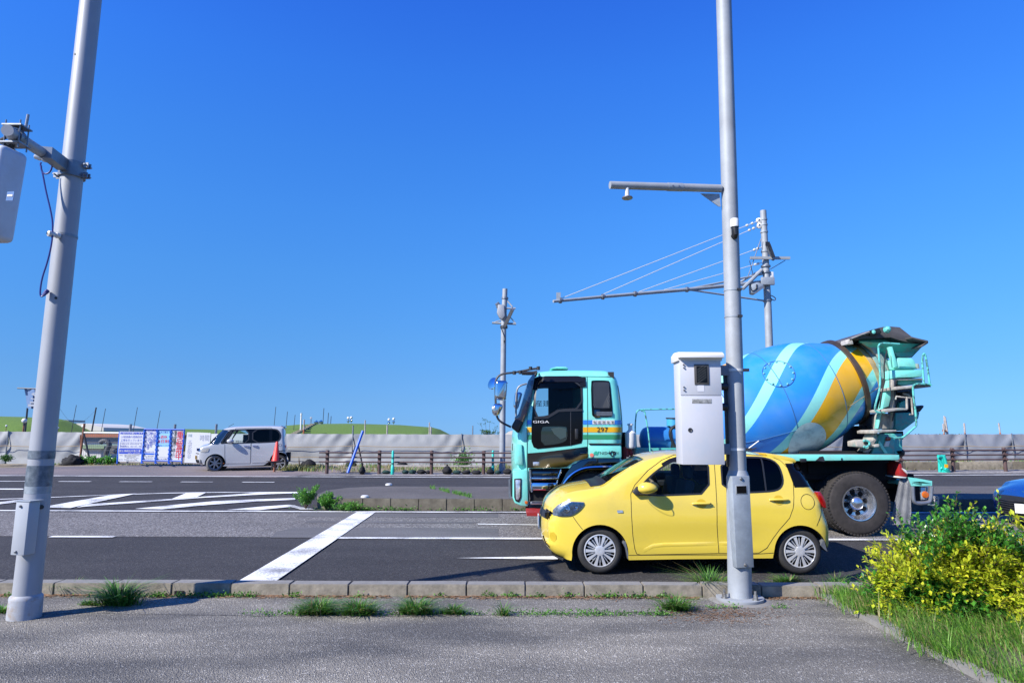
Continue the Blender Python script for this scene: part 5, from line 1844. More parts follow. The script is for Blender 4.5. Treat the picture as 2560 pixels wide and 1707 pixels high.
def rs2(pts, h):
    out = [pts[0]]
    for a, b in zip(pts[:-1], pts[1:]):
        n = max(1, int(math.ceil(math.hypot(b[0] - a[0], b[1] - a[1]) / h)))
        for i in range(1, n + 1):
            out.append((a[0] + (b[0] - a[0]) * i / n, a[1] + (b[1] - a[1]) * i / n))
    return out

def chaikin(pts, k=2, closed=False):
    for _ in range(k):
        out = [] if closed else [pts[0]]
        n = len(pts)
        for i in range(n if closed else n - 1):
            a, b = pts[i], pts[(i + 1) % n]
            out += [(a[0] * .75 + b[0] * .25, a[1] * .75 + b[1] * .25), (a[0] * .25 + b[0] * .75, a[1] * .25 + b[1] * .75)]
        if not closed:
            out.append(pts[-1])
        pts = out
    return pts

class Shell:
    """body shell: local x = along the car, z = up, y = across (near side is -y)"""
    def __init__(s, upper, lower, W, crown, r=0.10, yc=0.0, tumble=(0.9, 0.18), nose=(0, 0), tail=(0, 0), bulges=(), M=None, h=0.06):
        # upper: silhouette from front bottom over the roof to rear bottom; crown(i fraction, x, z)
        s.sil = rs2(chaikin(upper, 2), h)
        n = len(s.sil)
        nor = []
        for i in range(n):
            a, b = s.sil[max(0, i - 1)], s.sil[min(n - 1, i + 1)]
            dx, dz = b[0] - a[0], b[1] - a[1]
            l = math.hypot(dx, dz) or 1
            nor.append((-dz / l, dx / l))
        # smooth normals
        for _ in range(3):
            m2 = []
            for i in range(n):
                a, b, c = nor[max(0, i - 1)], nor[i], nor[min(n - 1, i + 1)]
                x, z = a[0] + 2 * b[0] + c[0], a[1] + 2 * b[1] + c[1]
                l = math.hypot(x, z) or 1
                m2.append((x / l, z / l))
            nor = m2
        s.nor = nor
        s.cr = [crown(p[0], p[1]) for p in s.sil]
        s.bnd = [(p[0] - q[0] * c, p[1] - q[1] * c) for p, q, c in zip(s.sil, nor, s.cr)]
        s.lower = lower
        s.W, s.r, s.yc = W, r, yc
        s.tumble, s.nose, s.tail, s.bulges = tumble, nose, tail, bulges
        s.M = M or Matrix.Identity(4)
        s.h = h
        s.x0 = min(p[0] for p in s.sil)
        s.x1 = max(p[0] for p in s.sil)
    def dist(s, x, z):
        best = 9
        b = s.bnd
        for i in range(len(b) - 1):
            ax, az = b[i]
            bx, bz = b[i + 1]
            if min(ax, bx) - s.r > x or max(ax, bx) + s.r < x or min(az, bz) - s.r > z or max(az, bz) + s.r < z:
                continue
            dx, dz = bx - ax, bz - az
            t = ((x - ax) * dx + (z - az) * dz) / (dx * dx + dz * dz + 1e-12)
            t = max(0, min(1, t))
            d = math.hypot(x - ax - dx * t, z - az - dz * t)
            if d < best:
                best = d
        return best
    def S(s, x, z):
        w = s.W
        zb, k = s.tumble
        if z > zb:
            w -= k * (z - zb) + 0.10 * (z - zb) ** 2
        else:
            w -= 0.05 * (zb - z) ** 2
        ln, kn = s.nose
        if ln and x < s.x0 + ln:
            w -= kn * ((s.x0 + ln - x) / ln) ** 2.2
        lt, kt = s.tail
        if lt and x > s.x1 - lt:
            w -= kt * ((x - s.x1 + lt) / lt) ** 2.2
        for bx, bz, rx, rz, a in s.bulges:
            e = ((x - bx) / rx) ** 2 + ((z - bz) / rz) ** 2
            w += a * math.exp(-e)
        d = s.dist(x, z)
        if d < s.r:
            w -= s.r - math.sqrt(max(0, s.r ** 2 - (s.r - d) ** 2))
        return w
    def pt(s, x, z, side=-1, off=0.0):
        e = .004
        w = s.S(x, z)
        if off:
            gx = (s.S(x + e, z) - s.S(x - e, z)) / (2 * e)
            gz = (s.S(x, z + e) - s.S(x, z - e)) / (2 * e)
            gx, gz = max(-2, min(2, gx)), max(-2, min(2, gz))
            l = math.sqrt(1 + gx * gx + gz * gz)
            return s.M @ V((x - gx / l * off, s.yc + side * (w + off / l), z - gz / l * off))
        return s.M @ V((x, s.yc + side * w, z))
    def mesh2d(s, outer, holes, h, rings=False):
        verts, edges = [], []
        def add_loop(lp):
            b0 = len(verts)
            for p in lp:
                verts.append(V((p[0], p[1])))
            for i in range(len(lp)):
                edges.append((b0 + i, b0 + (i + 1) % len(lp)))
        outer = rs2(outer + [outer[0]], h)[:-1]
        add_loop(outer)
        hs_ = []
        for q in holes:
            q = rs2(q + [q[0]], h)[:-1]
            hs_.append(q)
            add_loop(q)
        xs = [p[0] for p in outer]
        zs = [p[1] for p in outer]
        x = min(xs) + h / 2
        allb = outer + [p for q in hs_ for p in q]
        ring_pts_ = []
        if rings:
            for f_ in (.03, .10, .21, .36, .54, .76):
                for i, (p, q) in enumerate(zip(s.bnd, s.nor)):
                    a, b = p[0] - q[0] * s.r * f_, p[1] - q[1] * s.r * f_
                    if not in_poly(a, b, outer) or any(in_poly(a, b, hq) for hq in hs_):
                        continue
                    if s.dist(a, b) < s.r * f_ * .85:
                        continue
                    if min((a - c[0]) ** 2 + (b - c[1]) ** 2 for c in allb[len(s.bnd):] or [(99, 99)]) < (.012) ** 2:
                        continue
                    ring_pts_.append((a, b))
                    verts.append(V((a, b)))
        while x < max(xs):
            z = min(zs) + h / 2
            while z < max(zs):
                if in_poly(x, z, outer) and not any(in_poly(x, z, q) for q in hs_):
                    if (not rings or s.dist(x, z) > s.r * .86) and all((x - p[0]) ** 2 + (z - p[1]) ** 2 > (h * .45) ** 2 for p in allb):
                        verts.append(V((x, z)))
                z += h
            x += h
        r = geometry.delaunay_2d_cdt(verts, edges, [], 0, 1e-5)
        vo, fo = r[0], r[2]
        keep = []
        for f in fo:
            cx = sum(vo[i][0] for i in f) / len(f)
            cz = sum(vo[i][1] for i in f) / len(f)
            if in_poly(cx, cz, outer) and not any(in_poly(cx, cz, q) for q in hs_):
                keep.append(f)
        return vo, keep
    def patch_bm(s, outer, holes=(), off=0.0, h=None, sides=(-1,), rings=False):
        if off > 0 and not rings and min(s.dist(*p) for p in outer) < s.r:
            h = min(h or s.h, .028)
        vo, fo = s.mesh2d(list(outer), [list(q) for q in holes], h or s.h, rings)
        bm = nb()
        for sd_ in sides:
            vs = [bm.verts.new(s.pt(v[0], v[1], sd_, off)) for v in vo]
            for f in fo:
                q = [vs[i] for i in f]
                if sd_ > 0:
                    q = q[::-1]
                try:
                    bm.faces.new(q)
                except ValueError:
                    pass
        loose = [v for v in bm.verts if not v.link_faces]
        bmesh.ops.delete(bm, geom=loose, context='VERTS')
        return bm
    def strip_bm(s, line, wd, off=.003, sides=(-1,), h=.04):
        if min(s.dist(*p) for p in line) < s.r:
            h = .015
        line = rs2(line, h)
        bm = nb()
        for sd_ in sides:
            prev = None
            n = len(line)
            for i, p in enumerate(line):
                a, b = line[max(0, i - 1)], line[min(n - 1, i + 1)]
                dx, dz = b[0] - a[0], b[1] - a[1]
                l = math.hypot(dx, dz) or 1
                nx, nz = -dz / l * wd / 2, dx / l * wd / 2
                cur = (bm.verts.new(s.pt(p[0] + nx, p[1] + nz, sd_, off)), bm.verts.new(s.pt(p[0] - nx, p[1] - nz, sd_, off)))
                if prev:
                    bm.faces.new((prev[0], prev[1], cur[1], cur[0]) if sd_ > 0 else (prev[0], cur[0], cur[1], prev[1]))
                prev = cur
        return bm
    def top_bm(s, sel=None, ts=None, off=0.0, nt=18):
        """across surface; sel(i,t) picks faces"""
        bm = nb()
        n = len(s.bnd)
        rows = []
        for i in range(n):
            Sb = s.S(*s.bnd[i])
            row = []
            for j in range(nt + 1):
                t = -1 + 2 * j / nt
                t = math.copysign(abs(t) ** .8, t)
                c = s.cr[i] * (1 - abs(t) ** 2.4) + off
                row.append(bm.verts.new(s.M @ V((s.bnd[i][0] + s.nor[i][0] * c, s.yc + t * Sb, s.bnd[i][1] + s.nor[i][1] * c))))
            rows.append(row)
        for i in range(n - 1):
            for j in range(nt):
                t = -1 + 2 * (j + .5) / nt
                if sel is None or sel(s.sil[i][0], s.sil[i][1], t):
                    bm.faces.new((rows[i][j], rows[i + 1][j], rows[i + 1][j + 1], rows[i][j + 1]))
        loose = [v for v in bm.verts if not v.link_faces]
        bmesh.ops.delete(bm, geom=loose, context='VERTS')
        return bm
    def body_bm(s, holes, topsel=None):
        outer = list(s.bnd) + list(s.lower)
        bm = s.patch_bm(outer, holes, 0, s.h, (-1, 1), True)
        t = s.top_bm(topsel)
        me = bpy.data.meshes.new('tmp')
        t.to_mesh(me)
        t.free()
        bm.from_mesh(me)
        bpy.data.meshes.remove(me)
        bmesh.ops.remove_doubles(bm, verts=bm.verts, dist=.0008)
        bmesh.ops.recalc_face_normals(bm, faces=bm.faces)
        return bm

def arc(cx, cz, r, a0, a1, n=18):
    return [(cx + r * math.cos(math.radians(a0 + (a1 - a0) * i / n)), cz + r * math.sin(math.radians(a0 + (a1 - a0) * i / n))) for i in range(n + 1)]

def wheel(parent, c, R, wdt, rim_r, side, M, style, tyre_m=rubber, rim_m=None, yaw=0.0):
    """wheel with its outer face at local point c (x, y, z); side -1 faces the camera"""
    W4 = M @ Matrix.Translation(V(c)) @ Matrix.Rotation(yaw, 4, 'Z')
    def tr(bm):
        bmesh.ops.transform(bm, matrix=W4, verts=bm.verts)
        return bm
    o_ = V((0, side, 0))
    prof = [(0.0, rim_r * 1.0), (.008, rim_r * 1.04), (.012, rim_r * 1.12), (.008, R * .90), (-.006, R * .965), (-.028, R * .995), (-wdt + .028, R * .995), (-wdt + .006, R * .965), (-wdt, R * .9), (-wdt, rim_r)]
    ty = emit('wheel', tr(lathe(prof, (0, 0, 0), o_, 56)), tyre_m, parent, True, 50)
    emit('wheel_barrel', tr(lathe([(-.01, rim_r * 1.0), (-.05, rim_r * .93), (-wdt * .5, rim_r * .88), (-wdt * .52, 0)], (0, 0, 0), o_, 40)), void_m if style != 'truck' else chrome_d, ty, True, 40)
    bm = nb()
    if style == 'car':
        add_lathe(bm, [(-.004, rim_r * 1.0), (.010, rim_r * .985), (.012, rim_r * .93), (.004, rim_r * .915)], (0, 0, 0), o_, 56)
        for k in range(20):
            a = 2 * PI * k / 20
            wide = k % 2 == 0
            r0, r1 = rim_r * .26, rim_r * .95
            pts = [(r0, .009), (rim_r * .6, .014), (r1, .0225)] if wide else [(r0, .004), (rim_r * .6, .0035), (r1, .0035)]
            y1 = .006 if wide else -.004
            for (ra, wa), (rb, wb) in zip(pts[:-1], pts[1:]):
                q = []
                for rr, ss in ((ra, -wa), (ra, wa), (rb, wb), (rb, -wb)):
                    q.append(V((math.cos(a) * rr - math.sin(a) * ss, side * (y1 + .010 * (1 - rr / rim_r)), math.sin(a) * rr + math.cos(a) * ss)))
                add_prism(bm, q, (0, -side * .012, 0))
        add_lathe(bm, [(-.004, rim_r * .32), (.014, rim_r * .30), (.018, rim_r * .20), (.015, 0)], (0, 0, 0), o_, 28)
        bmesh.ops.recalc_face_normals(bm, faces=bm.faces)
        emit('hubcap', tr(bm), rim_m, ty, True, 30)
        emit('brake_disc', tr(lathe([(-.045, rim_r * .75), (-.04, rim_r * .75), (-.04, 0)], (0, 0, 0), o_, 30)), grey_steel, ty, True, 30)
    elif style == 'star':
        add_lathe(bm, [(-.004, rim_r), (.008, rim_r * .98), (.002, rim_r * .92)], (0, 0, 0), o_, 40)
        for k in range(7):
            a = 2 * PI * k / 7
            q = [V((math.cos(a) * rr - math.sin(a) * ss, side * yy, math.sin(a) * rr + math.cos(a) * ss)) for rr, ss, yy in ((rim_r * .15, -.030, .004), (rim_r * .15, .030, .004), (rim_r * .93, .022, .0), (rim_r * .93, -.022, .0))]
            add_prism(bm, q, (0, -side * .02, 0))
        add_lathe(bm, [(-.01, rim_r * .24), (.008, rim_r * .2), (.008, 0)], (0, 0, 0), o_, 16)
        bmesh.ops.recalc_face_normals(bm, faces=bm.faces)
        emit('alloy_rim', tr(bm), rim_m, ty, True, 30)
    elif style == 'truck':
        add_lathe(bm, [(0, rim_r), (.016, rim_r * .985), (.014, rim_r * .93), (-.02, rim_r * .88), (-.10, rim_r * .84), (-.14, rim_r * .72), (-.15, rim_r * .45), (-.11, rim_r * .40), (-.06, rim_r * .36), (-.04, rim_r * .28), (-.035, 0)], (0, 0, 0), o_, 56)
        emit('chrome_rim', tr(bm), chrome_rim, ty, True, 40)
        for k in range(8):
            a = 2 * PI * k / 8 + .2
            bm = lathe([(0, .045), (.006, .043), (.004, 0)], (math.cos(a) * rim_r * .62, -side * .142 * -1 * -1 if False else side * -.143, math.sin(a) * rim_r * .62), o_, 16)
            emit('hand_hole', tr(bm), void_m, ty, True)
        for k in range(8):
            a = 2 * PI * k / 8 + .6
            bm = lathe([(0, .02), (.03, .018), (.05, .012), (.051, 0)], (math.cos(a) * rim_r * .47, side * -.145, math.sin(a) * rim_r * .47), o_, 8)
            emit('wheel_nut', tr(bm), bolt_m, ty, True)
        # tread blocks on the shoulder
        bm = nb()
        for k in range(60):
            a = 2 * PI * k / 60
            for yy in (-.03, -wdt + .03):
                q = Matrix.Rotation(-a, 3, 'Y')
                add_box(bm, q @ V((R * .995, side * yy, 0)), (.03, .05, R * .065), q)
        emit('tread_blocks', tr(bm), tyre_m, ty, kind='stuff')
    return ty

rim_silver = mat('silver_hubcap', (0.72, 0.73, 0.75), 0.35, 0.4, coat=0.4)
rim_dark = mat('star_rim_silver', (0.45, 0.44, 0.42), 0.35, 0.6)
glass_clear = glass('clear_glass', (0.82, 0.88, 0.86), 0, 1.28)
glass_dark = glass('privacy_glass', (0.03, 0.033, 0.036), 0, 1.26)
glass_wind = glass('windscreen_glass', (0.45, 0.60, 0.60), 0, 1.45)
seat_m = mat('dark_seat_cloth', (0.03, 0.03, 0.033), 0.9)
seat_g = mat('grey_interior', (0.14, 0.16, 0.16), 0.8)

# =================================================== YELLOW HATCHBACK
random.seed(11)
cY = crop(1320, 1100, 800 / 2352)
YN = G(1502, 1440).y + .03
YCc = YN + .835
def yl_(u, v):
    p = P(*cY(u, v), YN)
    return (p.x, p.z)
gy = zg(2.2, YN + .8)
yup = [yl_(*q) for q in ((262, 895), (195, 868), (140, 815), (112, 760), (104, 690), (104, 620), (112, 575), (128, 528), (135, 485), (158, 448), (200, 408), (262, 370), (330, 350), (400, 337), (450, 331), (500, 322), (550, 318), (600, 283), (680, 233), (760, 185), (830, 150), (880, 126), (950, 103), (1040, 88), (1150, 80), (1300, 76), (1450, 75), (1600, 77), (1750, 88), (1880, 112), (1985, 135), (2022, 152), (2018, 168), (2030, 195), (2072, 262), (2120, 345), (2152, 385), (2190, 440), (2200, 500), (2218, 560), (2242, 615), (2254, 670), (2252, 740), (2258, 782), (2246, 812), (2216, 826))]
fc = yl_(532, 832)
rc = yl_(2010, 828)
ra = abs(yl_(532 + 207, 832)[0] - fc[0])
ylow = [yl_(2190, 806)] + arc(rc[0], rc[1], ra * .96, 4, 172, 22) + [yl_(1803, 868), yl_(1500, 872), yl_(1100, 876), yl_(742, 882)] + arc(fc[0], fc[1], ra, -8, 186, 22) + [yl_(322, 890)]
def ycrown(x, z):
    L0 = yl_(105, 0)[0]
    u = x - L0
    if z < gy + .36: return .02
    if u < .25: return .08
    if u < .9: return .055
    if u < 1.6: return .045
    if u > 3.2 and z < gy + 1.3: return .015
    return .035
yb_ = Shell(yup, ylow, .835, ycrown, r=.13, yc=YCc, tumble=(gy + .86, .17), nose=(.75, .17), tail=(.35, .035),
            bulges=[(fc[0], fc[1] + .12, .42, .30, .028), (rc[0], rc[1] + .12, .42, .30, .028), ((fc[0] + rc[0]) / 2, gy + .66, 1.4, .12, .012), ((fc[0] + rc[0]) / 2, gy + .30, .9, .05, .012)], h=.055)
hole1 = chaikin([yl_(*q) for q in ((795, 392), (862, 308), (955, 228), (1050, 168), (1120, 148), (1230, 138), (1342, 134), (1336, 392), (1100, 402), (930, 408))], 1, True)
hole2 = chaikin([yl_(*q) for q in ((1437, 132), (1700, 128), (1800, 138), (1858, 172), (1883, 245), (1888, 310), (1868, 350), (1832, 370), (1760, 380), (1437, 391))], 1, True)
qx0, qx1 = yl_(560, 0)[0], yl_(868, 0)[0]
def y_isglass(x, z, t):
    return qx0 < x < qx1 and abs(t) < .86 and z > yl_(0, 330)[1]
rx0 = yl_(2022, 0)[0]
def y_isrear(x, z, t):
    return x > rx0 + .01 and yl_(0, 352)[1] < z < yl_(0, 185)[1] and abs(t) < .9
yc = thing('hatchback_car', 'bright yellow hatchback waiting at the stop line beside the mixer truck', 'car', ((fc[0] + rc[0]) / 2, YCc, gy))
BASE[yc.name] = V(yc.location)
emit('body', yb_.body_bm([hole1, hole2], lambda x, z, t: not y_isglass(x, z, t) and not y_isrear(x, z, t)), yellow_p, yc, True, 50)
emit('windscreen', yb_.top_bm(y_isglass, off=-.004), glass_wind, yc, True, 80)
emit('rear_window', yb_.top_bm(y_isrear, off=-.002), glass_dark, yc, True, 80)
# dark windscreen border
bm = yb_.top_bm(lambda x, z, t: y_isglass(x, z, t) and (abs(t) > .78 or x < qx0 + .06), off=-.001)
emit('windscreen_border', bm, blackg, yc, True, 80)
emit('door_window', yb_.patch_bm(hole1, (), -.006, .09, (-1,)), glass_clear, yc, True, 80)
emit('door_window', yb_.patch_bm(hole1, (), -.006, .09, (1,)), glass_clear, yc, True, 80)
emit('rear_door_window', yb_.patch_bm(hole2, (), -.006, .09, (-1,)), glass_dark, yc, True, 80)
emit('rear_door_window', yb_.patch_bm(hole2, (), -.006, .09, (1,)), glass_dark, yc, True, 80)
for hh in (hole1, hole2):
    emit('window_seal', yb_.strip_bm(hh + [hh[0]], .022, .003), black_m, yc, True, 80)
dv = [yl_(1745, 140), yl_(1757, 380)]
emit('window_divider', yb_.strip_bm(dv, .022, .002), black_m, yc, True)
# rear pillar glass panel
qp = [yl_(*q) for q in ((1917, 175), (2018, 176), (2070, 262), (2112, 345), (1968, 349), (1945, 270))]
emit('quarter_panel_glass', yb_.patch_bm(qp, (), .004, .05), blackg, yc, True, 80)
# visor above the door window
emit('rain_visor', yb_.strip_bm([yl_(*q) for q in ((1000, 190), (1060, 158), (1120, 142), (1230, 132), (1342, 128))], .05, .012), mat('smoke_visor', (0.012, 0.012, 0.014), 0.2, spec=.3), yc, True)
# panel gaps
gap = mat('panel_gap', (0.05, 0.035, 0.01), 0.8)
for line in ([(757, 395), (760, 560), (770, 700), (785, 800), (800, 836), (830, 843), (1400, 832)],
             [(1388, 180), (1388, 400), (1388, 620), (1400, 760), (1404, 832)],
             [(1404, 832), (1600, 832), (1700, 828), (1758, 790), (1800, 720), (1850, 650), (1920, 570), (1948, 500), (1958, 420), (1962, 300), (1935, 215), (1890, 150), (1820, 118), (1600, 104), (1100, 112), (1000, 150), (890, 225), (790, 330), (757, 395)],
             [(330, 560), (365, 610), (402, 657)], [(2120, 630), (2150, 560), (2170, 505)], [(740, 845), (800, 845), (1600, 842), (1805, 828)]):
    emit('panel_gap', yb_.strip_bm([yl_(*q) for q in line], .0075, .0015), gap, yc, True)
fcx = yl_(2057, 453)
emit('fuel_flap', yb_.strip_bm([(fcx[0] + .086 * math.cos(a * PI / 16), fcx[1] + .094 * math.sin(a * PI / 16)) for a in range(33)], .007, .0015), gap, yc, True)
# lower body crease
crease = yellow_p
def ridge(line, wd, hgt, m, name):
    ln = rs2([yl_(*q) for q in line], .05)
    bm = nb()
    prev = None
    for i, p in enumerate(ln):
        k = min(1, 4 * min(i, len(ln) - 1 - i) / len(ln))
        cur = [bm.verts.new(yb_.pt(p[0], p[1] + wd / 2, -1, .0005)), bm.verts.new(yb_.pt(p[0], p[1] + wd * .2, -1, hgt * k + .001)), bm.verts.new(yb_.pt(p[0], p[1] - wd / 2, -1, .0005))]
        if prev:
            bm.faces.new((prev[0], cur[0], cur[1], prev[1]))
            bm.faces.new((prev[1], cur[1], cur[2], prev[2]))
        prev = cur
    return emit(name, bm, m, yc, True, 80)
ridge([(850, 812), (920, 775), (1000, 768), (1390, 760)], .05, .012, crease, 'door_crease')
ridge([(1404, 760), (1650, 758)], .05, .012, crease, 'door_crease')
# headlight
hl = [yl_(*q) for q in ((190, 522), (222, 486), (262, 462), (330, 453), (414, 456), (408, 482), (372, 524), (322, 556), (270, 563), (190, 560))]
emit('headlight_housing', yb_.patch_bm(hl, (), .006, .02), mat('lamp_housing', (0.30, 0.32, 0.35), 0.25, 0.6, var=.5, scale=30), yc, True, 80)
hlo = emit('headlight', yb_.patch_bm(chaikin(hl, 1, True), (), .016, .02), glass('lamp_glass', (0.85, 0.88, 0.92), 0.02, 1.6), yc, True, 80)
for (u, v, r) in ((285, 510, .048), (350, 495, .04)):
    c = yl_(u, v)
    q = yb_.pt(c[0], c[1], -1, .004)
    emit('lamp_reflector', lathe([(0, r), (.004, r * .9), (-.002, r * .5), (.004, r * .3), (.006, 0)], q, V((-.35, -1, .1)), 20), chrome, hlo, True, 60)
emit('side_marker', yb_.patch_bm([yl_(*q) for q in ((654, 514), (696, 514), (698, 533), (656, 533))], (), .008, .05), amber if False else lamp_clear, yc, True)
tlp = [yl_(*q) for q in ((2132, 376), (2150, 380), (2184, 440), (2190, 500), (2172, 498), (2144, 455), (2128, 400))]
emit('tail_lamp', prism([P(*cY(*q), YN + .035) for q in ((2130, 380), (2150, 378), (2172, 410), (2190, 452), (2197, 498), (2190, 503), (2170, 492), (2146, 455), (2132, 412))], (0, .13, 0)), red_lens, yc, bevel=.012)
# front bumper details
fg = [yl_(*q) for q in ((170, 690), (195, 684), (212, 705), (215, 735), (200, 758), (178, 752), (166, 722))]
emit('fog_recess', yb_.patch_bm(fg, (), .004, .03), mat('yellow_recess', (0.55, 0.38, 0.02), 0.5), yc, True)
gl = [yl_(*q) for q in ((128, 540), (150, 535), (182, 556), (160, 585), (143, 596), (128, 570))]
emit('grille', yb_.patch_bm(gl, (), .010, .012), black_m, yc, True)
emit('grille_chrome', yb_.strip_bm([yl_(*q) for q in ((133, 515), (150, 528), (188, 548))], .028, .01), chrome, yc, True)
emit('lower_lip', yb_.strip_bm([yl_(*q) for q in ((115, 715), (135, 770), (165, 800))], .016, .004), black_m, yc, True)
px0 = yl_(104, 620)
emit('number_plate', box((px0[0] - .012, YCc, yl_(0, 650)[1]), (.012, .33, .165)), white_pl, yc, bevel=.002)
emit('front_grille', yb_.top_bm(lambda x, z, t: x < px0[0] + .2 and yl_(0, 600)[1] < z < yl_(0, 535)[1] and abs(t) < .9, off=.006), black_m, yc, True)
# bottom dark lip under the bumper
emit('air_dam', prism([V((*[yl_(185, 855)[0]], YCc - .6, yl_(0, 862)[1])), V((yl_(258, 0)[0], YCc - .68, yl_(0, 880)[1])), V((yl_(258, 0)[0], YCc - .68, yl_(0, 902)[1])), V((yl_(205, 0)[0], YCc - .6, yl_(0, 880)[1]))], (0, 1.25, 0)), black_m, yc)
# handles
for u, v in ((1275, 468), (1845, 440)):
    c = yl_(u, v)
    rec = [(c[0] + .085 * math.cos(a * PI / 10) * .75, c[1] + .06 * math.sin(a * PI / 10)) for a in range(20)]
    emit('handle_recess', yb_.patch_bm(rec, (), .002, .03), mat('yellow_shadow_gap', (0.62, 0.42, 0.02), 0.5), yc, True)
    L_ = abs(yl_(u + 72, v)[0] - c[0])
    pts = [yb_.pt(c[0] + L_ * s, c[1] + .002 * (1 - s * s), -1, .012 + .020 * (1 - abs(s) ** 3)) for s in (-1, -.8, -.4, 0, .4, .8, 1)]
    emit('door_handle', tube(pts, [.008, .014, .016, .016, .016, .014, .008], 10), yellow_p, yc, True)
c = yl_(1337, 467)
emit('key_lock', lathe([(0, .008), (.003, .007), (.004, 0)], yb_.pt(c[0], c[1], -1, .036), (0, -1, 0), 10), black_m, yc)
# mirror
mc_ = yl_(868, 370)
mp = yb_.pt(mc_[0], mc_[1], -1, .15)
bm = nb()
bmesh.ops.create_uvsphere(bm, u_segments=24, v_segments=16, radius=1)
mr = abs(yl_(942, 0)[0] - yl_(800, 0)[0]) / 2
for v_ in bm.verts:
    x, y, z = v_.co
    sx = mr * (1 + .0 * x)
    zz = z * (.078 - .012 * x)
    if z < -.2: zz *= .85
    v_.co = V((mp.x + x * sx, mp.y + y * .085, mp.z + .004 + zz))
mi_ = emit('mirror', bm, yellow_p, yc, True, 80)
emit('mirror_trim', lathe([(-.012, mr * .80), (-.006, mr * .86), (0, mr * .86)], mp - V((0, 0, .052)), (0, 0, 1), 20), black_m, mi_, True)
emit('mirror_stalk', prism([yb_.pt(*yl_(u, v), -1, 0.0) for u, v in ((765, 380), (800, 340), (830, 345), (850, 400), (790, 405))], (0, -.06, 0)), black_m, yc, bevel=.01)
# wipers and cowl
cw = [P(*cY(*q), YN + .12) for q in ((450, 338), (560, 330), (690, 383))]
for q in (((540, 320), (600, 352), (680, 380)), ((500, 335), (560, 358), (640, 380))):
    emit('wiper', tube([P(*cY(*p), YN + .30) + V((0, 0, .01)) for p in q], .010, 6), black_m, yc)
bm = yb_.top_bm(lambda x, z, t: yl_(455, 0)[0] < x < qx0 + .02 and abs(t) < .88, off=.006)
emit('cowl_panel', bm, black_m, yc, True)
# spoiler side and lip
sp = [V((yl_(*q)[0], YCc - .62, yl_(*q)[1])) for q in ((1780, 95), (1900, 112), (2000, 136), (2027, 156), (2020, 172), (1930, 166), (1830, 140))]
emit('roof_spoiler', prism(sp, (0, 1.24, 0)), yellow_p, yc, bevel=.012)
# mud flap pieces
emit('arch_liner', prism([V((yl_(*q)[0], YCc - .80, yl_(*q)[1])) for q in ((2160, 775), (2185, 730), (2203, 800), (2212, 823), (2190, 806))], (0, .2, 0)), lamp_clear if False else grey_steel, yc)
emit('arch_liner', prism([V((yl_(*q)[0], YCc - .82, yl_(*q)[1])) for q in ((700, 760), (718, 740), (738, 830), (738, 878), (722, 800))], (0, .2, 0)), grey_steel, yc)
# underbody, floor and wheel wells
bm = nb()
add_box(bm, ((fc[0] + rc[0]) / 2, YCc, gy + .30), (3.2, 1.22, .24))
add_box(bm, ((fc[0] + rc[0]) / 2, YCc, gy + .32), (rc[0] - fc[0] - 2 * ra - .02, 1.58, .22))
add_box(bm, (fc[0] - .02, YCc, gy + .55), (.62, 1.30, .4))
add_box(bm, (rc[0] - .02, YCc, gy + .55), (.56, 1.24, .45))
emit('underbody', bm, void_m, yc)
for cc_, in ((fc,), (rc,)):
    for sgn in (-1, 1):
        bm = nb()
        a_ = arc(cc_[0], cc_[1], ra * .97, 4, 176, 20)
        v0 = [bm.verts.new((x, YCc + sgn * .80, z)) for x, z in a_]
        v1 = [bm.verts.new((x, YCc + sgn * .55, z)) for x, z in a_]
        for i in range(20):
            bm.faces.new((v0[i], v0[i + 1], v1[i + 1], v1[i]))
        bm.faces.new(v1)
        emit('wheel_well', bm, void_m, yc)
Rw = .283
for cc_ in (fc, rc):
    for sgn in (-1, 1):
        wheel(yc, (cc_[0], YCc + sgn * .79, gy + Rw - .004), Rw, .18, .203, sgn, Matrix.Identity(4), 'car', rubber, rim_silver)
# interior
bm = nb()
for sx, w_ in ((1.72, .5), (2.62, 1.3)):
    for yy in ((-.36, .36) if sx < 2 else (0,)):
        x = yl_(105, 0)[0] + sx
        add_box(bm, (x - .1, YCc + yy, gy + .55), (.5, w_, .2))
        add_box(bm, (x + .17, YCc + yy, gy + .85), (.14, w_, .6), Matrix.Rotation(.22, 3, 'Y'))
        if sx < 2:
            add_box(bm, (x + .26, YCc + yy, gy + 1.24), (.09, .26, .17))
emit('seats', bm, seat_m, yc, bevel=.04)
xd_ = yl_(105, 0)[0]
emit('dashboard', box((xd_ + 1.12, YCc, gy + .86), (.42, 1.36, .22)), seat_g, yc, bevel=.05)
bm = nb()
for a in range(24):
    pass
ring_pts = [V((xd_ + 1.42 + .06 * math.sin(a * PI / 12), YCc + .36 + .18 * math.cos(a * PI / 12), gy + .95 + .17 * math.sin(a * PI / 12))) for a in range(25)]
emit('steering_wheel', tube(ring_pts, .014, 6), black_m, yc, True)
emit('door_card', box((xd_ + 1.7, YCc - .70, gy + .62), (1.0, .04, .45)), seat_g, yc)
emit('headliner', box((xd_ + 2.2, YCc, gy + 1.40), (1.8, 1.0, .02)), seat_g, yc)
emit('antenna', tube([V((xd_ + 2.9, YCc, gy + 1.50)), V((xd_ + 3.05, YCc, gy + 1.56))], .008, 6), black_m, yc)

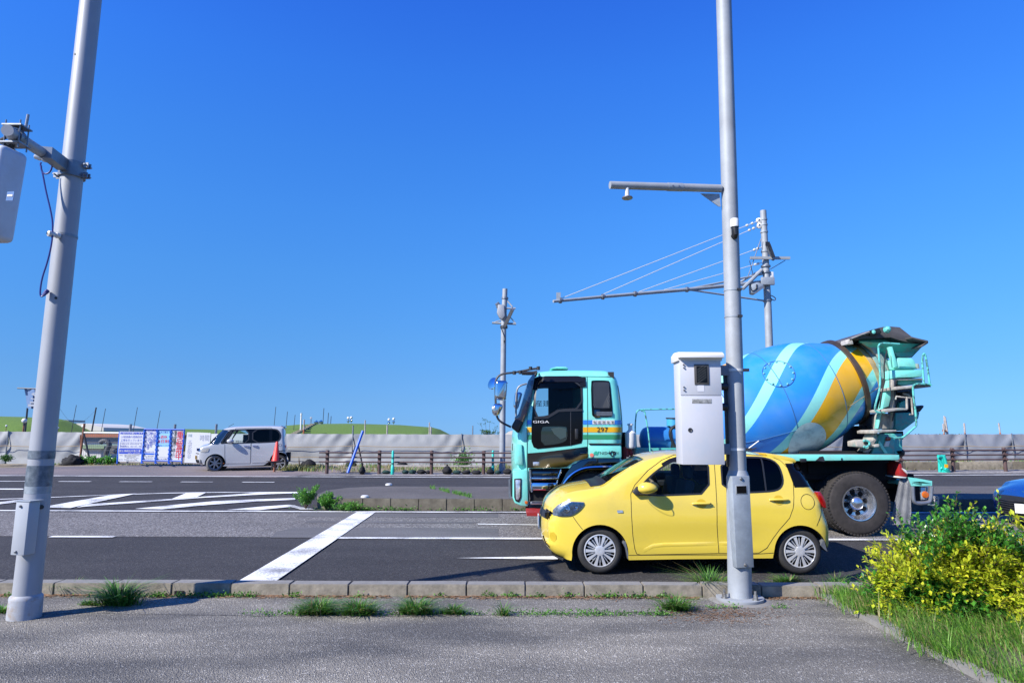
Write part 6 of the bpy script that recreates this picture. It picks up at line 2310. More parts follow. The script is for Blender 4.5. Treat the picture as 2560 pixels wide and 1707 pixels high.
# driver
def skin_person(name, joints, edges, label, parent=None):
    me = bpy.data.meshes.new(name)
    me.from_pydata([j[0] for j in joints], edges, [])
    o = bpy.data.objects.new(name, me)
    COL.objects.link(o)
    md = o.modifiers.new('s', 'SKIN')
    sv = me.skin_vertices[0].data
    for i, j in enumerate(joints):
        sv[i].radius = (j[1], j[2])
    sv[0].use_root = True
    sb = o.modifiers.new('u', 'SUBSURF')
    sb.levels = sb.render_levels = 2
    dg = bpy.context.evaluated_depsgraph_get()
    m2 = bpy.data.meshes.new_from_object(o.evaluated_get(dg))
    bpy.data.objects.remove(o)
    bm = nb()
    bm.from_mesh(m2)
    return bm
skin = mat('skin', (0.42, 0.24, 0.16), 0.55)
hair = mat('black_hair', (0.012, 0.01, 0.01), 0.6)
shirt_d = mat('dark_shirt', (0.05, 0.05, 0.06), 0.85)
shirt_t = mat('teal_work_shirt', (0.04, 0.20, 0.22), 0.85)
def driver(bx, by, bz, label, shirt, sc=1.0, wheel_at=(-.42, .0, .42)):
    def q(x, y, z): return V((bx + x * sc, by + y * sc, bz + z * sc))
    J = [(q(0, 0, 0), .15, .13), (q(.03, 0, .22), .13, .12), (q(.02, 0, .42), .15, .12), (q(0, 0, .54), .06, .06), (q(-.03, 0, .64), .052, .052), (q(-.04, 0, .72), .085, .075), (q(-.04, 0, .80), .07, .065),
         (q(.02, -.17, .46), .06, .06), (q(-.10, -.23, .26), .045, .045), (q(-.30, -.17, .28), .036, .036), (q(-.40, -.12, .34), .03, .022),
         (q(.02, .17, .46), .06, .06), (q(-.10, .23, .26), .045, .045), (q(-.30, .17, .28), .036, .036), (q(-.40, .12, .34), .03, .022),
         (q(-.12, -.10, -.02), .09, .08), (q(-.45, -.12, .04), .065, .065), (q(-.55, -.12, -.3), .045, .045),
         (q(-.12, .10, -.02), .09, .08), (q(-.45, .12, .04), .065, .065), (q(-.55, .12, -.3), .045, .045)]
    E = [(0, 1), (1, 2), (2, 3), (3, 4), (4, 5), (5, 6), (2, 7), (7, 8), (8, 9), (9, 10), (2, 11), (11, 12), (12, 13), (13, 14), (0, 15), (15, 16), (16, 17), (0, 18), (18, 19), (19, 20)]
    t = thing('person', label, 'person', q(0, 0, 0), 'drivers seated in vehicles')
    bm = skin_person('body', J, E, label)
    zs = bz + .53 * sc
    for f in bm.faces:
        c = f.calc_center_median()
        f.material_index = 0 if (c.z > zs and abs(c.y - by) < .1 * sc) or c.x < bx - .33 * sc and c.z > bz + .15 * sc else 1
    emit('body', bm, [skin, shirt], t, True, 80)
    bm = nb()
    bmesh.ops.create_uvsphere(bm, u_segments=16, v_segments=12, radius=1)
    for v_ in bm.verts:
        x, y, z = v_.co
        v_.co = q(-.022 + x * .098, y * .092, .765 + z * (.105 if z > 0 or x > .2 else .04))
    emit('hair', bm, hair, t, True, 80)
    for s in (-1, 1):
        emit('ear', lathe([(-.01, .022), (.008, .02), (.01, 0)], q(-.03, s * .085, .72), (0, s, 0), 8), skin, t, True)
        emit('eye', lathe([(0, .010), (.004, 0)], q(-.118, s * .035, .735), (-1, 0, 0), 8), ink, t)
    emit('nose', tube([q(-.118, 0, .735), q(-.14, 0, .705), q(-.115, 0, .70)], [.008, .014, .01], 6), skin, t, True)
    emit('mouth', tube([q(-.12, -.02, .672), q(-.124, 0, .670), q(-.12, .02, .672)], .005, 5), red_p, t)
    # fingers around the steering wheel
    for s in (-1, 1):
        for k in range(5):
            a = q(-.40, s * .12, .34) + V((0, s * (-.03 + .015 * k) * sc, (.012 * k - .01) * sc))
            emit('finger', tube([a, a + V((-.045 * sc, 0, .012)), a + V((-.058 * sc, 0, -.018 * sc))], [.009, .008, .006], 5), skin, t, True)
driver(xd_ + 1.66, YCc + .36, gy + .62, 'driver in a dark shirt seated at the right hand wheel of the yellow car', shirt_d, .86)
# =================================================== MIXER TRUCK
random.seed(13)
c1 = crop(1200, 880, 640 / 2350)
YT = G(2150, 1343).y + .02           # near side plane
YTc = YT + 1.235
gt = zg(3.5, YTc)
def tk(u, v):
    p = P(*c1(u, v), YT)
    return (p.x, p.z)
T3 = lambda u, v, dy=0.0: P(*c1(u, v), YT + dy)
print('truck near side', YT, 'ground', gt)
mt = thing('mixer_truck', 'turquoise concrete mixer truck with blue and orange striped drum in the second lane', 'mixer truck', (tk(1000, 0)[0], YTc, gt))
cup = [tk(*q) for q in ((448, 1425), (370, 1412), (318, 1390), (296, 1340), (290, 1200), (288, 1080), (284, 960), (286, 850), (296, 740), (312, 650), (340, 580), (375, 470), (405, 360), (435, 260), (462, 205), (500, 172), (545, 152), (640, 141), (760, 136), (1000, 136), (1140, 138), (1200, 146), (1250, 185), (1290, 222), (1312, 320), (1326, 430), (1338, 560), (1345, 690), (1340, 760), (1330, 840), (1328, 975))]
clow = [tk(*q) for q in ((1328, 1060), (1000, 1060), (860, 1062), (740, 1066), (450, 1068))]
cab = Shell(cup, clow, 1.235, lambda x, z: .09 if x < tk(520, 0)[0] else .03, r=.20, yc=YTc, tumble=(gt + 1.9, .035), nose=(.01, 0), h=.07)
wh = chaikin([tk(*q) for q in ((510, 350), (528, 275), (560, 245), (930, 245), (938, 520), (722, 530), (680, 556), (620, 592), (500, 600))], 1, True)
wx1 = tk(505, 0)[0]
def c_isglass(x, z, t):
    return x < wx1 and tk(0, 640)[1] < z < tk(0, 205)[1] and abs(t) < .93
cabo = emit('cab', cab.body_bm([wh], lambda x, z, t: not c_isglass(x, z, t)), teal_p, mt, True, 50)
emit('windscreen', cab.top_bm(c_isglass, off=-.004), glass_wind, mt, True, 80)
wgl = mat('wrap_glass_blue', (0.008, 0.03, 0.09), 0.05, coat=1, spec=1.0)
emit('wrap_glass', prism([T3(*q, .015) for q in ((486, 204), (506, 206), (486, 330), (462, 450), (430, 570), (396, 640), (330, 625), (317, 600), (352, 570), (378, 490), (408, 390), (442, 262))], (0, 2.42, 0)), wgl, mt, bevel=.012)
emit('cab_window', cab.patch_bm(wh, (), -.008, .1, (-1,)), glass_clear, mt, True, 80)
emit('cab_window', cab.patch_bm(wh, (), -.008, .1, (1,)), glass_clear, mt, True, 80)
# black door field with window cut out
dr = [tk(*q) for q in ((505, 330), (520, 262), (552, 234), (975, 228), (975, 316), (945, 320), (942, 800), (930, 836), (830, 858), (530, 888), (492, 872), (472, 820), (474, 640), (484, 520))]
emit('black_door_panel', cab.patch_bm(dr, [wh], .006, .07), blackg, mt, True, 80)
emit('window_seal', cab.strip_bm(wh + [wh[0]], .03, .010), black_m, mt, True)
emit('rain_visor', cab.strip_bm([tk(*q) for q in ((505, 345), (528, 262), (560, 248), (900, 246), (945, 262), (950, 320))], .10, .02), mat('smoke_visor', (0.012, 0.012, 0.014), 0.2, spec=.3), mt, True)
emit('window_sill', cab.strip_bm([tk(*q) for q in ((498, 604), (620, 600), (680, 566), (722, 540), (940, 532))], .035, .018), grey_steel if False else black_m, mt, True)
emit('door_line', cab.strip_bm([tk(832, 545), tk(832, 858)], .012, .010), dark_steel, mt)
lw_ = [tk(*q) for q in ((560, 690), (620, 682), (780, 682), (800, 700), (802, 790), (780, 822), (700, 845), (560, 858))]
emit('lower_door_window', cab.patch_bm(chaikin(lw_, 1, True), (), .012, .08), mat('lower_window_dark', (0.015, 0.03, 0.03), 0.04, coat=1), mt, True, 80)
emit('lower_window_grey', cab.patch_bm([tk(*q) for q in ((650, 700), (720, 690), (790, 700), (790, 780), (740, 800), (680, 750))], (), .016, .08), mat('seen_door_trim', (0.05, 0.08, 0.075), 0.4), mt, True)
emit('door_handle', box(T3(887, 752, -.02), (.06, .05, .18)), black_m, mt, bevel=.015)
tz = lambda s, q, m, w=None: None
def cabtext(s, u0, v0, u1, v1, m, off=.022):
    c = tk((u0 + u1) / 2, (v0 + v1) / 2)
    p = cab.pt(c[0], c[1], -1, off)
    a, b = tk(u0, v0), tk(u1, v1)
    return text('lettering', s, p, (1, 0, 0), (0, 0, 1), m, w=abs(b[0] - a[0]), h=abs(a[1] - b[1]), parent=mt)
cabtext('GIGA', 486, 628, 634, 651, white_ink)
# stripes
for (va, vb, m) in ((624, 664, stripe_b), (688, 735, stripe_o), (758, 800, stripe_g)):
    for (ua, ub) in ((436, 472), (946, 986), (990, 1306)):
        emit('paint_stripe', cab.patch_bm([tk(ua, va), tk(ub, va), tk(ub, vb), tk(ua, vb)], (), .004, .09), m, mt, True, 80)
gapt = mat('cab_gap', (0.02, 0.10, 0.09), 0.8)
for line in ([(437, 480), (433, 640), (433, 930), (433, 1400)], [(988, 222), (988, 970)], [(500, 230), (520, 224), (980, 220), (1225, 223)], [(470, 300), (440, 480)], [(1278, 300), (1290, 400), (1303, 560), (1312, 740), (1312, 970)]):
    emit('panel_gap', cab.strip_bm([tk(*q) for q in line], .012, .003), gapt, mt, True)
# quarter window with mesh screen
qw = chaikin([tk(*q) for q in ((1020, 265), (1045, 256), (1180, 258), (1198, 275), (1215, 500), (1218, 575), (1205, 597), (1040, 595), (1025, 570))], 1, True)
emit('quarter_window_frame', cab.patch_bm(qw, (), .008, .08), blackg, mt, True, 80)
qi = chaikin([tk(*q) for q in ((1032, 285), (1050, 270), (1172, 270), (1186, 285), (1202, 500), (1190, 520), (1055, 518), (1042, 500))], 1, True)
emit('quarter_window', cab.patch_bm(qi, (), .012, .08), mat('quarter_pane', (0.02, 0.022, 0.028), 0.25, spec=.3), mt, True)
bm = nb()
for k in range(-14, 26):
    for sgn in (1, -1):
        pts = []
        for j in range(26):
            v = 276 + j * 9.4
            u = 1045 + k * 16 + sgn * (v - 270) * .45
            if 1040 < u < 1192 - 0:
                pts.append(cab.pt(*tk(u, v), -1, .016))
        if len(pts) > 1:
            add_tube(bm, pts, .0035, 3, False)
emit('screen_mesh', bm, grey_steel, mt)
for k in range(4):
    emit('vent_slat', box(cab.pt(*tk(1140, 551 + k * 10), -1, .022) + V((0, 0, 0)), (.27, .02, .012)), grey_steel, mt)
emit('vent_housing', box(cab.pt(*tk(1075, 566), -1, .015), (.10, .02, .14)), chrome_d, mt, bevel=.01)
# company name and number
for k, ch in enumerate('有城建産業'):
    u = 1032 + k * 41
    c = tk(u + 19, 642)
    emit('lettering_backing', cab.patch_bm([tk(u, 624), tk(u + 38, 624), tk(u + 38, 660), tk(u, 660)], (), .008, .09), white_ink, mt)
    cabtext(ch, u + 4, 628, u + 34, 657, ink, .018)
cabtext('297', 1072, 688, 1173, 732, ink, .012)
# storage box with the name
bxp = [T3(*q, -.03) for q in ((995, 848), (1300, 848), (1305, 975), (997, 975))]
sb_ = emit('storage_box', prism(bxp, (0, .35, 0)), teal_p, mt, bevel=.03)
emit('rubber_seam', box((T3(1150, 838)[0], YT - .02, T3(0, 838)[2]), (.56, .05, .02)), black_m, mt)
def bxtext(s, u0, v0, u1, v1, m):
    a, b = T3(u0, v0, -.034), T3(u1, v1, -.034)
    return text('lettering', s, (a + b) / 2, (1, 0, 0), (0, 0, 1), m, w=abs(b.x - a.x), h=abs(a.z - b.z), parent=mt)
bxtext('NISH', 1103, 913, 1186, 940, ink)
bxtext('i', 1187, 905, 1193, 936, ink)
bm = nb()
cc_, n_ = [], 14
for (cu, cv, ru, rv, a0, a1) in ((1214, 932, 16, 22, 60, 330), (1232, 926, 9, 13, 0, 360)):
    pts = [T3(cu + ru * math.cos(math.radians(a0 + (a1 - a0) * k / n_)), cv - rv * math.sin(math.radians(a0 + (a1 - a0) * k / n_)), -.036) for k in range(n_ + 1)]
    add_tube(bm, pts, .009, 5)
emit('lettering', bm, ink, mt)
bxtext('N', 1246, 913, 1269, 937, ink)
lg = mat('logo_green', (0.03, 0.45, 0.30), 0.4)
lr = mat('logo_salmon', (0.85, 0.22, 0.16), 0.4)
for q in (((1033, 938), (1056, 910), (1068, 912), (1072, 922), (1050, 944)), ((1056, 910), (1070, 908), (1078, 936), (1066, 943)), ((1062, 942), (1086, 908), (1096, 912), (1078, 943))):
    emit('logo_mark', prism([T3(*p, -.037 + .001 * q[0][0] / 2000) for p in q], (0, .006, 0)), lg, mt)
emit('logo_dot', lathe([(0, .033), (.003, .033), (.004, 0)], T3(1026, 945, -.034), (0, -1, 0), 16), lr, mt)
# chrome side panel below the door
cp = [tk(*q) for q in ((436, 928), (600, 915), (800, 890), (986, 866), (990, 972), (870, 1000), (800, 1050), (740, 1060), (440, 1062))]
emit('chrome_side_panel', cab.patch_bm(cp, (), .014, .08), chrome_d, mt, True, 80)
emit('chrome_side_trim', cab.strip_bm([tk(*q) for q in ((450, 955), (700, 925), (985, 885))], .05, .024), chrome_d, mt, True)
emit('side_lamp', box(T3(516, 1024, -.03), (.11, .03, .065)), lamp_clear, mt, bevel=.01)
emit('step_handle', box(T3(950, 927, -.03), (.12, .03, .035)), chrome_d, mt, bevel=.015)
# corner panel and bumper
emit('front_corner_panel', prism([T3(*q, -.012) for q in ((318, 845), (385, 842), (396, 1035), (330, 1040), (318, 1020))], (0, .1, 0)), teal_p, mt, bevel=.02)
emit('bumper_corner', prism([T3(*q, -.02) for q in ((300, 1085), (436, 1075), (446, 1420), (372, 1410), (318, 1388), (298, 1335))], (0, 2.51, 0)), teal_p, mt, bevel=.03)
emit('grille_slot', prism([T3(*q, -.018) for q in ((296, 840), (302, 840), (302, 900), (296, 905))], (0, .05, 0)), black_m, mt)
hs_ = prism([T3(*q, -.035) for q in ((312, 1160), (382, 1158), (380, 1330), (358, 1378), (325, 1368), (313, 1330))], (0, .05, 0))
hb = emit('headlight_bezel', hs_, black_m, mt, bevel=.012)
emit('headlight', prism([T3(*q, -.045) for q in ((325, 1172), (372, 1170), (370, 1325), (352, 1360), (330, 1352))], (0, .03, 0)), lamp_clear, hb, bevel=.01)
emit('marker_lamp', lathe([(0, .028), (.015, .025), (.02, 0)], T3(424, 1378, -.03), (0, -1, 0), 16), amber, mt, True)
emit('corner_pole', prism([T3(*q, .2) for q in ((262, 1168), (278, 1168), (278, 1340), (262, 1335))], (0, .03, 0)), grey_steel, mt)
emit('front_dark_trim', prism([T3(*q, .12) for q in ((276, 1180), (300, 1120), (310, 1340), (284, 1320))], (0, 2.0, 0)), black_m, mt)
# steps
st_ = emit('entry_steps', prism([T3(*q, .06) for q in ((452, 1068), (745, 1066), (700, 1290), (640, 1400), (470, 1400), (455, 1275))], (0, .35, 0)), void_m, mt)
emit('step_surround', tube([T3(*q, -.0) for q in ((458, 1075), (466, 1265), (480, 1280))], .022, 10), chrome, mt, True)
emit('step_surround', tube([T3(*q, -.0) for q in ((745, 1078), (715, 1160), (700, 1240), (700, 1275))], .018, 10), chrome, mt, True)
emit('step_tread', box(T3(598, 1158, -.0), (.46, .16, .045)), chrome, mt, bevel=.01)
emit('step_panel', box(T3(598, 1118, .05), (.46, .05, .10)), chrome_d, mt, bevel=.02)
emit('step_panel', box(T3(590, 1232, .0), (.43, .10, .14)), chrome, mt, bevel=.03)
emit('step_recess', box(T3(650, 1232, -.06), (.10, .02, .10)), chrome_d, mt, bevel=.02)
emit('step_tread', box(T3(560, 1382, .0), (.36, .18, .045)), grey_steel, mt, bevel=.01)
emit('frame_red', box(T3(520, 1432, .25), (.38, 1.9, .05)), red_p, mt)
bm = nb()
for k in range(16):
    add_box(bm, T3(490 + k * 14.5, 1150, -.082), (.008, .01, .016))
    add_box(bm, T3(478 + k * 11, 1376, -.095), (.008, .01, .018))
emit('tread_teeth', bm, dark_steel, mt, kind='stuff')
# front arch: chrome mudguard
outer = [(728, 1278), (745, 1200), (790, 1110), (850, 1035), (930, 992), (1010, 975), (1285, 975)]
inner = [(1285, 1085), (1010, 1088), (940, 1105), (860, 1150), (805, 1215), (775, 1280)]
emit('chrome_mudguard', prism([T3(*q, -.05) for q in outer + inner], (0, .42, 0)), chrome_d, mt, bevel=.02)
emit('mudguard_edge', tube([T3(*q, -.055) for q in chaikin([(732, 1278), (770, 1200), (840, 1120), (920, 1075), (1010, 1055), (1285, 1052)], 2)], .028, 8), chrome, mt, True)
emit('arch_liner', prism([T3(*q, .45) for q in ((700, 1100), (1340, 1060), (1340, 1450), (700, 1450))], (0, .1, 0)), void_m, mt)
Id = Matrix.Identity(4)
wz = gt + .52
fwx = tk(1000, 0)[0]
for sgn in (-1, 1):
    wheel(mt, (fwx, YTc + sgn * 1.17, wz), .52, .28, .29, sgn, Id, 'truck', rubber, chrome)
rwx = P(2150, 1267, YT).x
for sgn in (-1, 1):
    wheel(mt, (rwx, YTc + sgn * 1.22, wz), .522, .29, .29, sgn, Id, 'truck', rubber_d, chrome)
    bm = lathe([(0, .3), (0, .52), (-.02, .525), (-.27, .525), (-.29, .50), (-.29, .3)], (rwx, YTc + sgn * .88, wz), (0, sgn, 0), 40)
    emit('inner_wheel', bm, rubber_d, mt, True)
emit('axle', tube([(rwx, YTc - 1.0, wz), (rwx, YTc + 1.0, wz)], .12, 10), void_m, mt)
emit('axle', tube([(fwx, YTc - 1.0, wz), (fwx, YTc + 1.0, wz)], .08, 10), void_m, mt)
# mirrors
def armt(q, r, m=dark_steel, dy=0.0, name='mirror_arm'):
    return emit(name, tube(smooth_pts([T3(*p, dy) for p in q], 2), r, 8), m, mt, True)
armt(((525, 186), (480, 195), (385, 192)), .035, black_m, .2)
armt(((545, 148), (460, 158), (320, 188), (220, 196), (175, 215), (150, 245), (140, 300), (142, 440), (150, 590), (185, 640), (285, 688)), .018, dark_steel, -.12)
armt(((430, 290), (370, 305), (340, 335), (330, 420), (330, 590)), .016, grey_steel, .3)
for q in ((370, 185), (464, 150), (535, 148), (315, 190)):
    emit('arm_joint', tube([T3(q[0], q[1] - 16, -.12), T3(q[0], q[1] + 16, -.12)], .03, 8), black_m, mt, True)
def mirror(q, dy, depth, m, name, bev=.03):
    return emit(name, prism([T3(*p, dy) for p in q], (0, depth, 0)), m, mt, bevel=bev, seg=4)
mirror(((138, 275), (155, 258), (238, 258), (250, 275), (240, 425), (222, 442), (145, 432), (132, 410)), -.35, .24, chrome, 'side_mirror', .05)
mirror(((145, 465), (212, 475), (205, 510), (168, 590), (112, 575), (107, 500)), -.34, .24, chrome, 'lower_mirror', .05)
emit('lower_mirror_tab', box(T3(124, 512, -.36), (.05, .05, .05)), white_pl, mt, bevel=.01)
bm = lathe([(-.02, .06), (-.015, .10), (.015, .107), (.02, .10), (.015, 0)], T3(118, 290, -.05), (-.55, -.55, .25), 24)
emit('round_mirror', bm, chrome, mt, True, 50)
mirror(((318, 380), (335, 366), (384, 366), (388, 385), (350, 520), (330, 520), (305, 500)), .5, .2, chrome, 'inner_mirror', .04)
mirror(((330, 605), (393, 600), (400, 650), (388, 670), (352, 745), (285, 690), (298, 660)), .02, .35, black_m, 'mirror_bracket_cover', .03)
mirror(((500, 200), (530, 178), (520, 220), (498, 222)), .02, .2, black_m, 'arm_bracket_cover', .01)
# roof vent
emit('roof_vent', prism([T3(*q, .5) for q in ((640, 150), (700, 133), (790, 133), (810, 145), (810, 155))], (0, 1.4, 0)), teal_p, mt, bevel=.02)
# cab interior
ci = gt + 1.3
xa = tk(560, 0)[0]
emit('cab_floor', box((tk(880, 0)[0], YTc, gt + 1.02), (1.5, 2.0, .1)), void_m, mt)
emit('cab_rear_wall', box((tk(1290, 0)[0] - .15, YTc, gt + 1.9), (.1, 2.2, 1.7)), seat_m, mt)
emit('curtain', box((tk(815, 0)[0], YTc + .85, tk(0, 400)[1]), (tk(945, 0)[0] - tk(682, 0)[0], .04, abs(tk(0, 255)[1] - tk(0, 560)[1]))), seat_m, mt)
emit('cab_roof_lining', box((tk(860, 0)[0], YTc, tk(0, 240)[1]), (1.25, 1.9, .03)), seat_m, mt)
bm = nb()
for yy in (-.65, .6):
    add_box(bm, (tk(880, 0)[0], YTc + yy, gt + 1.35), (.5, .5, .25))
    add_box(bm, (tk(960, 0)[0], YTc + yy, gt + 1.75), (.16, .5, .75), Matrix.Rotation(.15, 3, 'Y'))
emit('seats', bm, seat_m, mt, bevel=.04)
emit('dashboard', box((tk(500, 0)[0], YTc, gt + 1.45), (.45, 2.0, .35)), seat_g, mt, bevel=.06)
ring_pts = [V((tk(640, 0)[0] + .13 * math.sin(a * PI / 12), YTc + .6 + .22 * math.cos(a * PI / 12), gt + 1.66 + .16 * math.sin(a * PI / 12))) for a in range(25)]
emit('steering_wheel', tube(ring_pts, .018, 6), black_m, mt, True)
text('lettering', '業産建城', cab.pt(*tk(634, 408), 1, -.02), (1, 0, 0), (0, 0, 1), ink, w=.62, h=.13, parent=mt)
driver(tk(840, 0)[0], YTc + .6, gt + 1.48, 'truck driver in a teal work shirt behind the mixer cab window', shirt_t, .95)
# ---------------- chassis
bm = nb()
add_box(bm, ((tk(900, 0)[0] + P(2255, 0, YT).x) / 2, YTc, gt + .85), (P(2255, 0, YT).x - tk(900, 0)[0], .9, .26))
add_box(bm, (tk(1500, 0)[0] + .4, YTc, gt + .62), (2.2, 2.2, .5))
add_box(bm, (rwx + .1, YTc, gt + 1.12), (1.5, 1.6, .25))
emit('chassis', bm, void_m, mt)
engine = emit('engine_block', box((tk(1000, 0)[0], YTc, gt + .95), (1.9, 1.0, .6)), void_m, mt)
for q, r in ((((1335, 870), (1345, 1100)), .06), (((1375, 880), (1395, 960), (1370, 1040)), .03), (((1330, 930), (1400, 930)), .035)):
    emit('red_bracket', tube([T3(*p, .3) for p in q], r, 8), red_p, mt)
emit('air_cleaner', prism([T3(*q, .35) for q in ((1318, 735), (1370, 735), (1372, 900), (1320, 1100))], (0, .6, 0)), void_m, mt)
emit('white_label', box(T3(1350, 1012, .2), (.15, .02, .12)), lamp_clear, mt)
bc = T3(1382, 800, .25)
emit('coolant_bottle', lathe([(-.17, .02), (-.15, .08), (-.12, .095), (.11, .095), (.15, .05), (.17, .035), (.24, .035), (.245, .055), (.27, .05), (.28, 0)], bc, (0, 0, 1), 20), white_pl, mt, True, 40)
# rails and water tank
cT = crop(1560, 1000, 160 / 1930)
TT = lambda u, v, dy=0.0: P(*cT(u, v), YT + dy)
emit('hand_rail', tube(smooth_pts([TT(*q, .35) for q in ((380, 1568), (350, 1100), (335, 800), (365, 420), (400, 330), (470, 285), (1100, 275), (2600, 250))], 2), .013, 8), teal_tube, mt, True)
emit('hand_rail', tube(smooth_pts([TT(*q, .3) for q in ((790, 1568), (770, 1300), (720, 850), (660, 520), (630, 350), (600, 328), (520, 322))], 2), .013, 8), teal_tube, mt, True)
wc0 = TT(700, 1190, .95)
rt = abs(TT(0, 770, .95).z - TT(0, 1560, .95).z) / 2
tl_ = TT(470, 1190, .95).x
wt = emit('water_tank', lathe([(0, 0), (.005, rt * .25), (.03, rt * .6), (.07, rt * .85), (.13, rt * .97), (.2, rt), (2.2, rt), (2.3, 0)], (tl_, YTc - .25, wc0.z), (1, 0, 0), 40), blue_p, mt, True, 40)
for s in (.55, 1.05):
    emit('tank_strap', lathe([(-.015, rt), (-.015, rt + .012), (.015, rt + .012), (.015, rt)], (tl_ + s, YTc - .25, wc0.z), (1, 0, 0), 40), dark_steel, wt, True, 30)
emit('filler_neck', tube([TT(1480, 780, .9), TT(1480, 560, .9)], .12, 16), mat('filler_blue', (0.06, 0.36, 0.62), 0.4), wt, True, 40)
emit('filler_cap', tube([TT(1490, 565, .9), TT(1490, 535, .9)], .14, 16), dark_steel, wt, True, 40)
emit('hose', tube(smooth_pts([TT(*q, .5) for q in ((1600, 765), (1450, 830), (1385, 950), (1400, 1100), (1470, 1250), (1545, 1420))], 2), .028, 8), black_m, mt, True)
emit('tank_cradle', box(TT(1500, 1530, .9), (1.6, .9, .12)), teal_w, mt)
# ---------------- drum
TA = math.radians(18.3)
Yd_ = YTc
cA_ = P(2117.6, 950.5, Yd_)
ax = V((math.cos(TA), 0, math.sin(TA)))
k_ = 1 / ((P(2200, 950, Yd_) - P(2100, 950, Yd_)).length / 100) ** 1 if False else (P(2200, 950, Yd_) - P(2100, 950, Yd_)).length / 100
prof_px = [(-425, 10), (-420, 55), (-395, 90), (-350, 116), (-295, 131), (-227, 139), (-190, 140.5), (-167, 140.5), (-124, 137), (-98, 130), (-65, 119.5), (-35, 108), (0, 97), (50, 77), (62, 70)]
prof_m = [(s * k_, r * k_) for s, r in prof_px]
def drum_r(s):
    for (s0, r0), (s1, r1) in zip(prof_m[:-1], prof_m[1:]):
        if s0 <= s <= s1:
            t = (s - s0) / (s1 - s0)
            return r0 + (r1 - r0) * t
    return prof_m[-1][1]
up_d = V((-math.sin(TA), 0, math.cos(TA)))
def drum_pt(s, th, off=0.0):
    """th=0 faces the camera side, +90 is the top"""
    r = drum_r(s) + off
    return cA_ + ax * s + (V((0, -1, 0)) * math.cos(th) + up_d * math.sin(th)) * r
dm = bpy.data.materials.new('drum_stripes')
dm.use_nodes = True
nt = dm.node_tree
Nn, Ln = nt.nodes.new, nt.links.new
at0 = Nn('ShaderNodeAttribute')
at0.attribute_name = 'stripe'
rr = Nn('ShaderNodeValToRGB')
rr.color_ramp.interpolation = 'CONSTANT'
blue_c, teal_c, or_c = (0.02, 0.23, 0.68, 1), (0.26, 0.70, 0.62, 1), (0.80, 0.42, 0.008, 1)
PERIOD = 3.84
# phases measured from s0 = s - 1.65*theta/90deg ; ramp from -2.75
seq = [(-2.75, blue_c), (-2.47, teal_c), (-2.17, blue_c), (-1.20, teal_c), (-0.90, or_c), (0.02, teal_c), (0.42, blue_c)]
el = rr.color_ramp.elements
el[0].position, el[0].color = 0, seq[0][1]
el[1].position, el[1].color = (seq[1][0] + 2.75) / PERIOD, seq[1][1]
for s, c in seq[2:]:
    e = el.new((s + 2.75) / PERIOD)
    e.color = c
Ln(at0.outputs['Fac'], rr.inputs['Fac'])
nz_ = Nn('ShaderNodeTexNoise')
tc_ = Nn('ShaderNodeTexCoord')
Ln(tc_.outputs['Object'], nz_.inputs['Vector'])
nz_.inputs['Scale'].default_value = 2.2
nz_.inputs['Detail'].default_value = 8
r5 = Nn('ShaderNodeValToRGB')
r5.color_ramp.elements[0].position = .42
r5.color_ramp.elements[1].position = .75
r5.color_ramp.elements[0].color = (0, 0, 0, 1)
r5.color_ramp.elements[1].color = (.16, .16, .16, 1)
Ln(nz_.outputs['Fac'], r5.inputs['Fac'])
mx_ = Nn('ShaderNodeMix')
mx_.data_type = 'RGBA'
Ln(r5.outputs['Color'], mx_.inputs['Factor'])
Ln(rr.outputs['Color'], mx_.inputs['A'])
mx_.inputs['B'].default_value = (0.40, 0.42, 0.42, 1)
bd = nt.nodes['Principled BSDF']
Ln(mx_.outputs['Result'], bd.inputs['Base Color'])
bd.inputs['Roughness'].default_value = .38
bd.inputs['Coat Weight'].default_value = .5
bd.inputs['Coat Roughness'].default_value = .15
NS, NT_ = 150, 128
s_lo, s_hi = prof_m[0][0], prof_m[-1][0]
sm_prof = []
for i in range(NS + 1):
    s = s_lo + (s_hi - s_lo) * i / NS
    w_ = [drum_r(max(s_lo, min(s_hi, s + d * .05))) for d in (-2, -1, 0, 1, 2)]
    sm_prof.append((s, sum(w_) / 5))
verts, faces, cols = [], [], []
off0 = BASE[mt.name]
for s, r in sm_prof:
    for j in range(NT_ + 1):
        th = 2 * PI * j / NT_ - PI
        p = cA_ + ax * s + (V((0, -1, 0)) * math.cos(th) + up_d * math.sin(th)) * r
        verts.append(p - off0)
# per-corner phase so that the repeat does not smear
me = bpy.data.meshes.new('drum')
def ph(s, th):
    s0 = s - 1.92 * th / (PI / 2)
    return (s0 + 2.75) / PERIOD
for i in range(NS):
    for j in range(NT_):
        a = i * (NT_ + 1) + j
        faces.append((a, a + 1, a + NT_ + 2, a + NT_ + 1))
me.from_pydata(verts, [], faces)
at = me.attributes.new('stripe', 'FLOAT', 'CORNER')
vals = []
for i in range(NS):
    for j in range(NT_):
        base = None
        for (ii, jj) in ((i, j), (i, j + 1), (i + 1, j + 1), (i + 1, j)):
            v_ = ph(sm_prof[ii][0], 2 * PI * jj / NT_ - PI)
            if base is None:
                base = math.floor(v_)
            vals.append(v_ - base)
at.data.foreach_set('value', vals)
me.polygons.foreach_set('use_smooth', [True] * len(me.polygons))
me.materials.append(dm)
drum = bpy.data.objects.new('drum', me)
COL.objects.link(drum)
drum.parent = mt
BASE[drum.name] = off0
bm = nb()
bm.from_mesh(me)
bmesh.ops.recalc_face_normals(bm, faces=bm.faces)
bm.to_mesh(me)
bm.free()
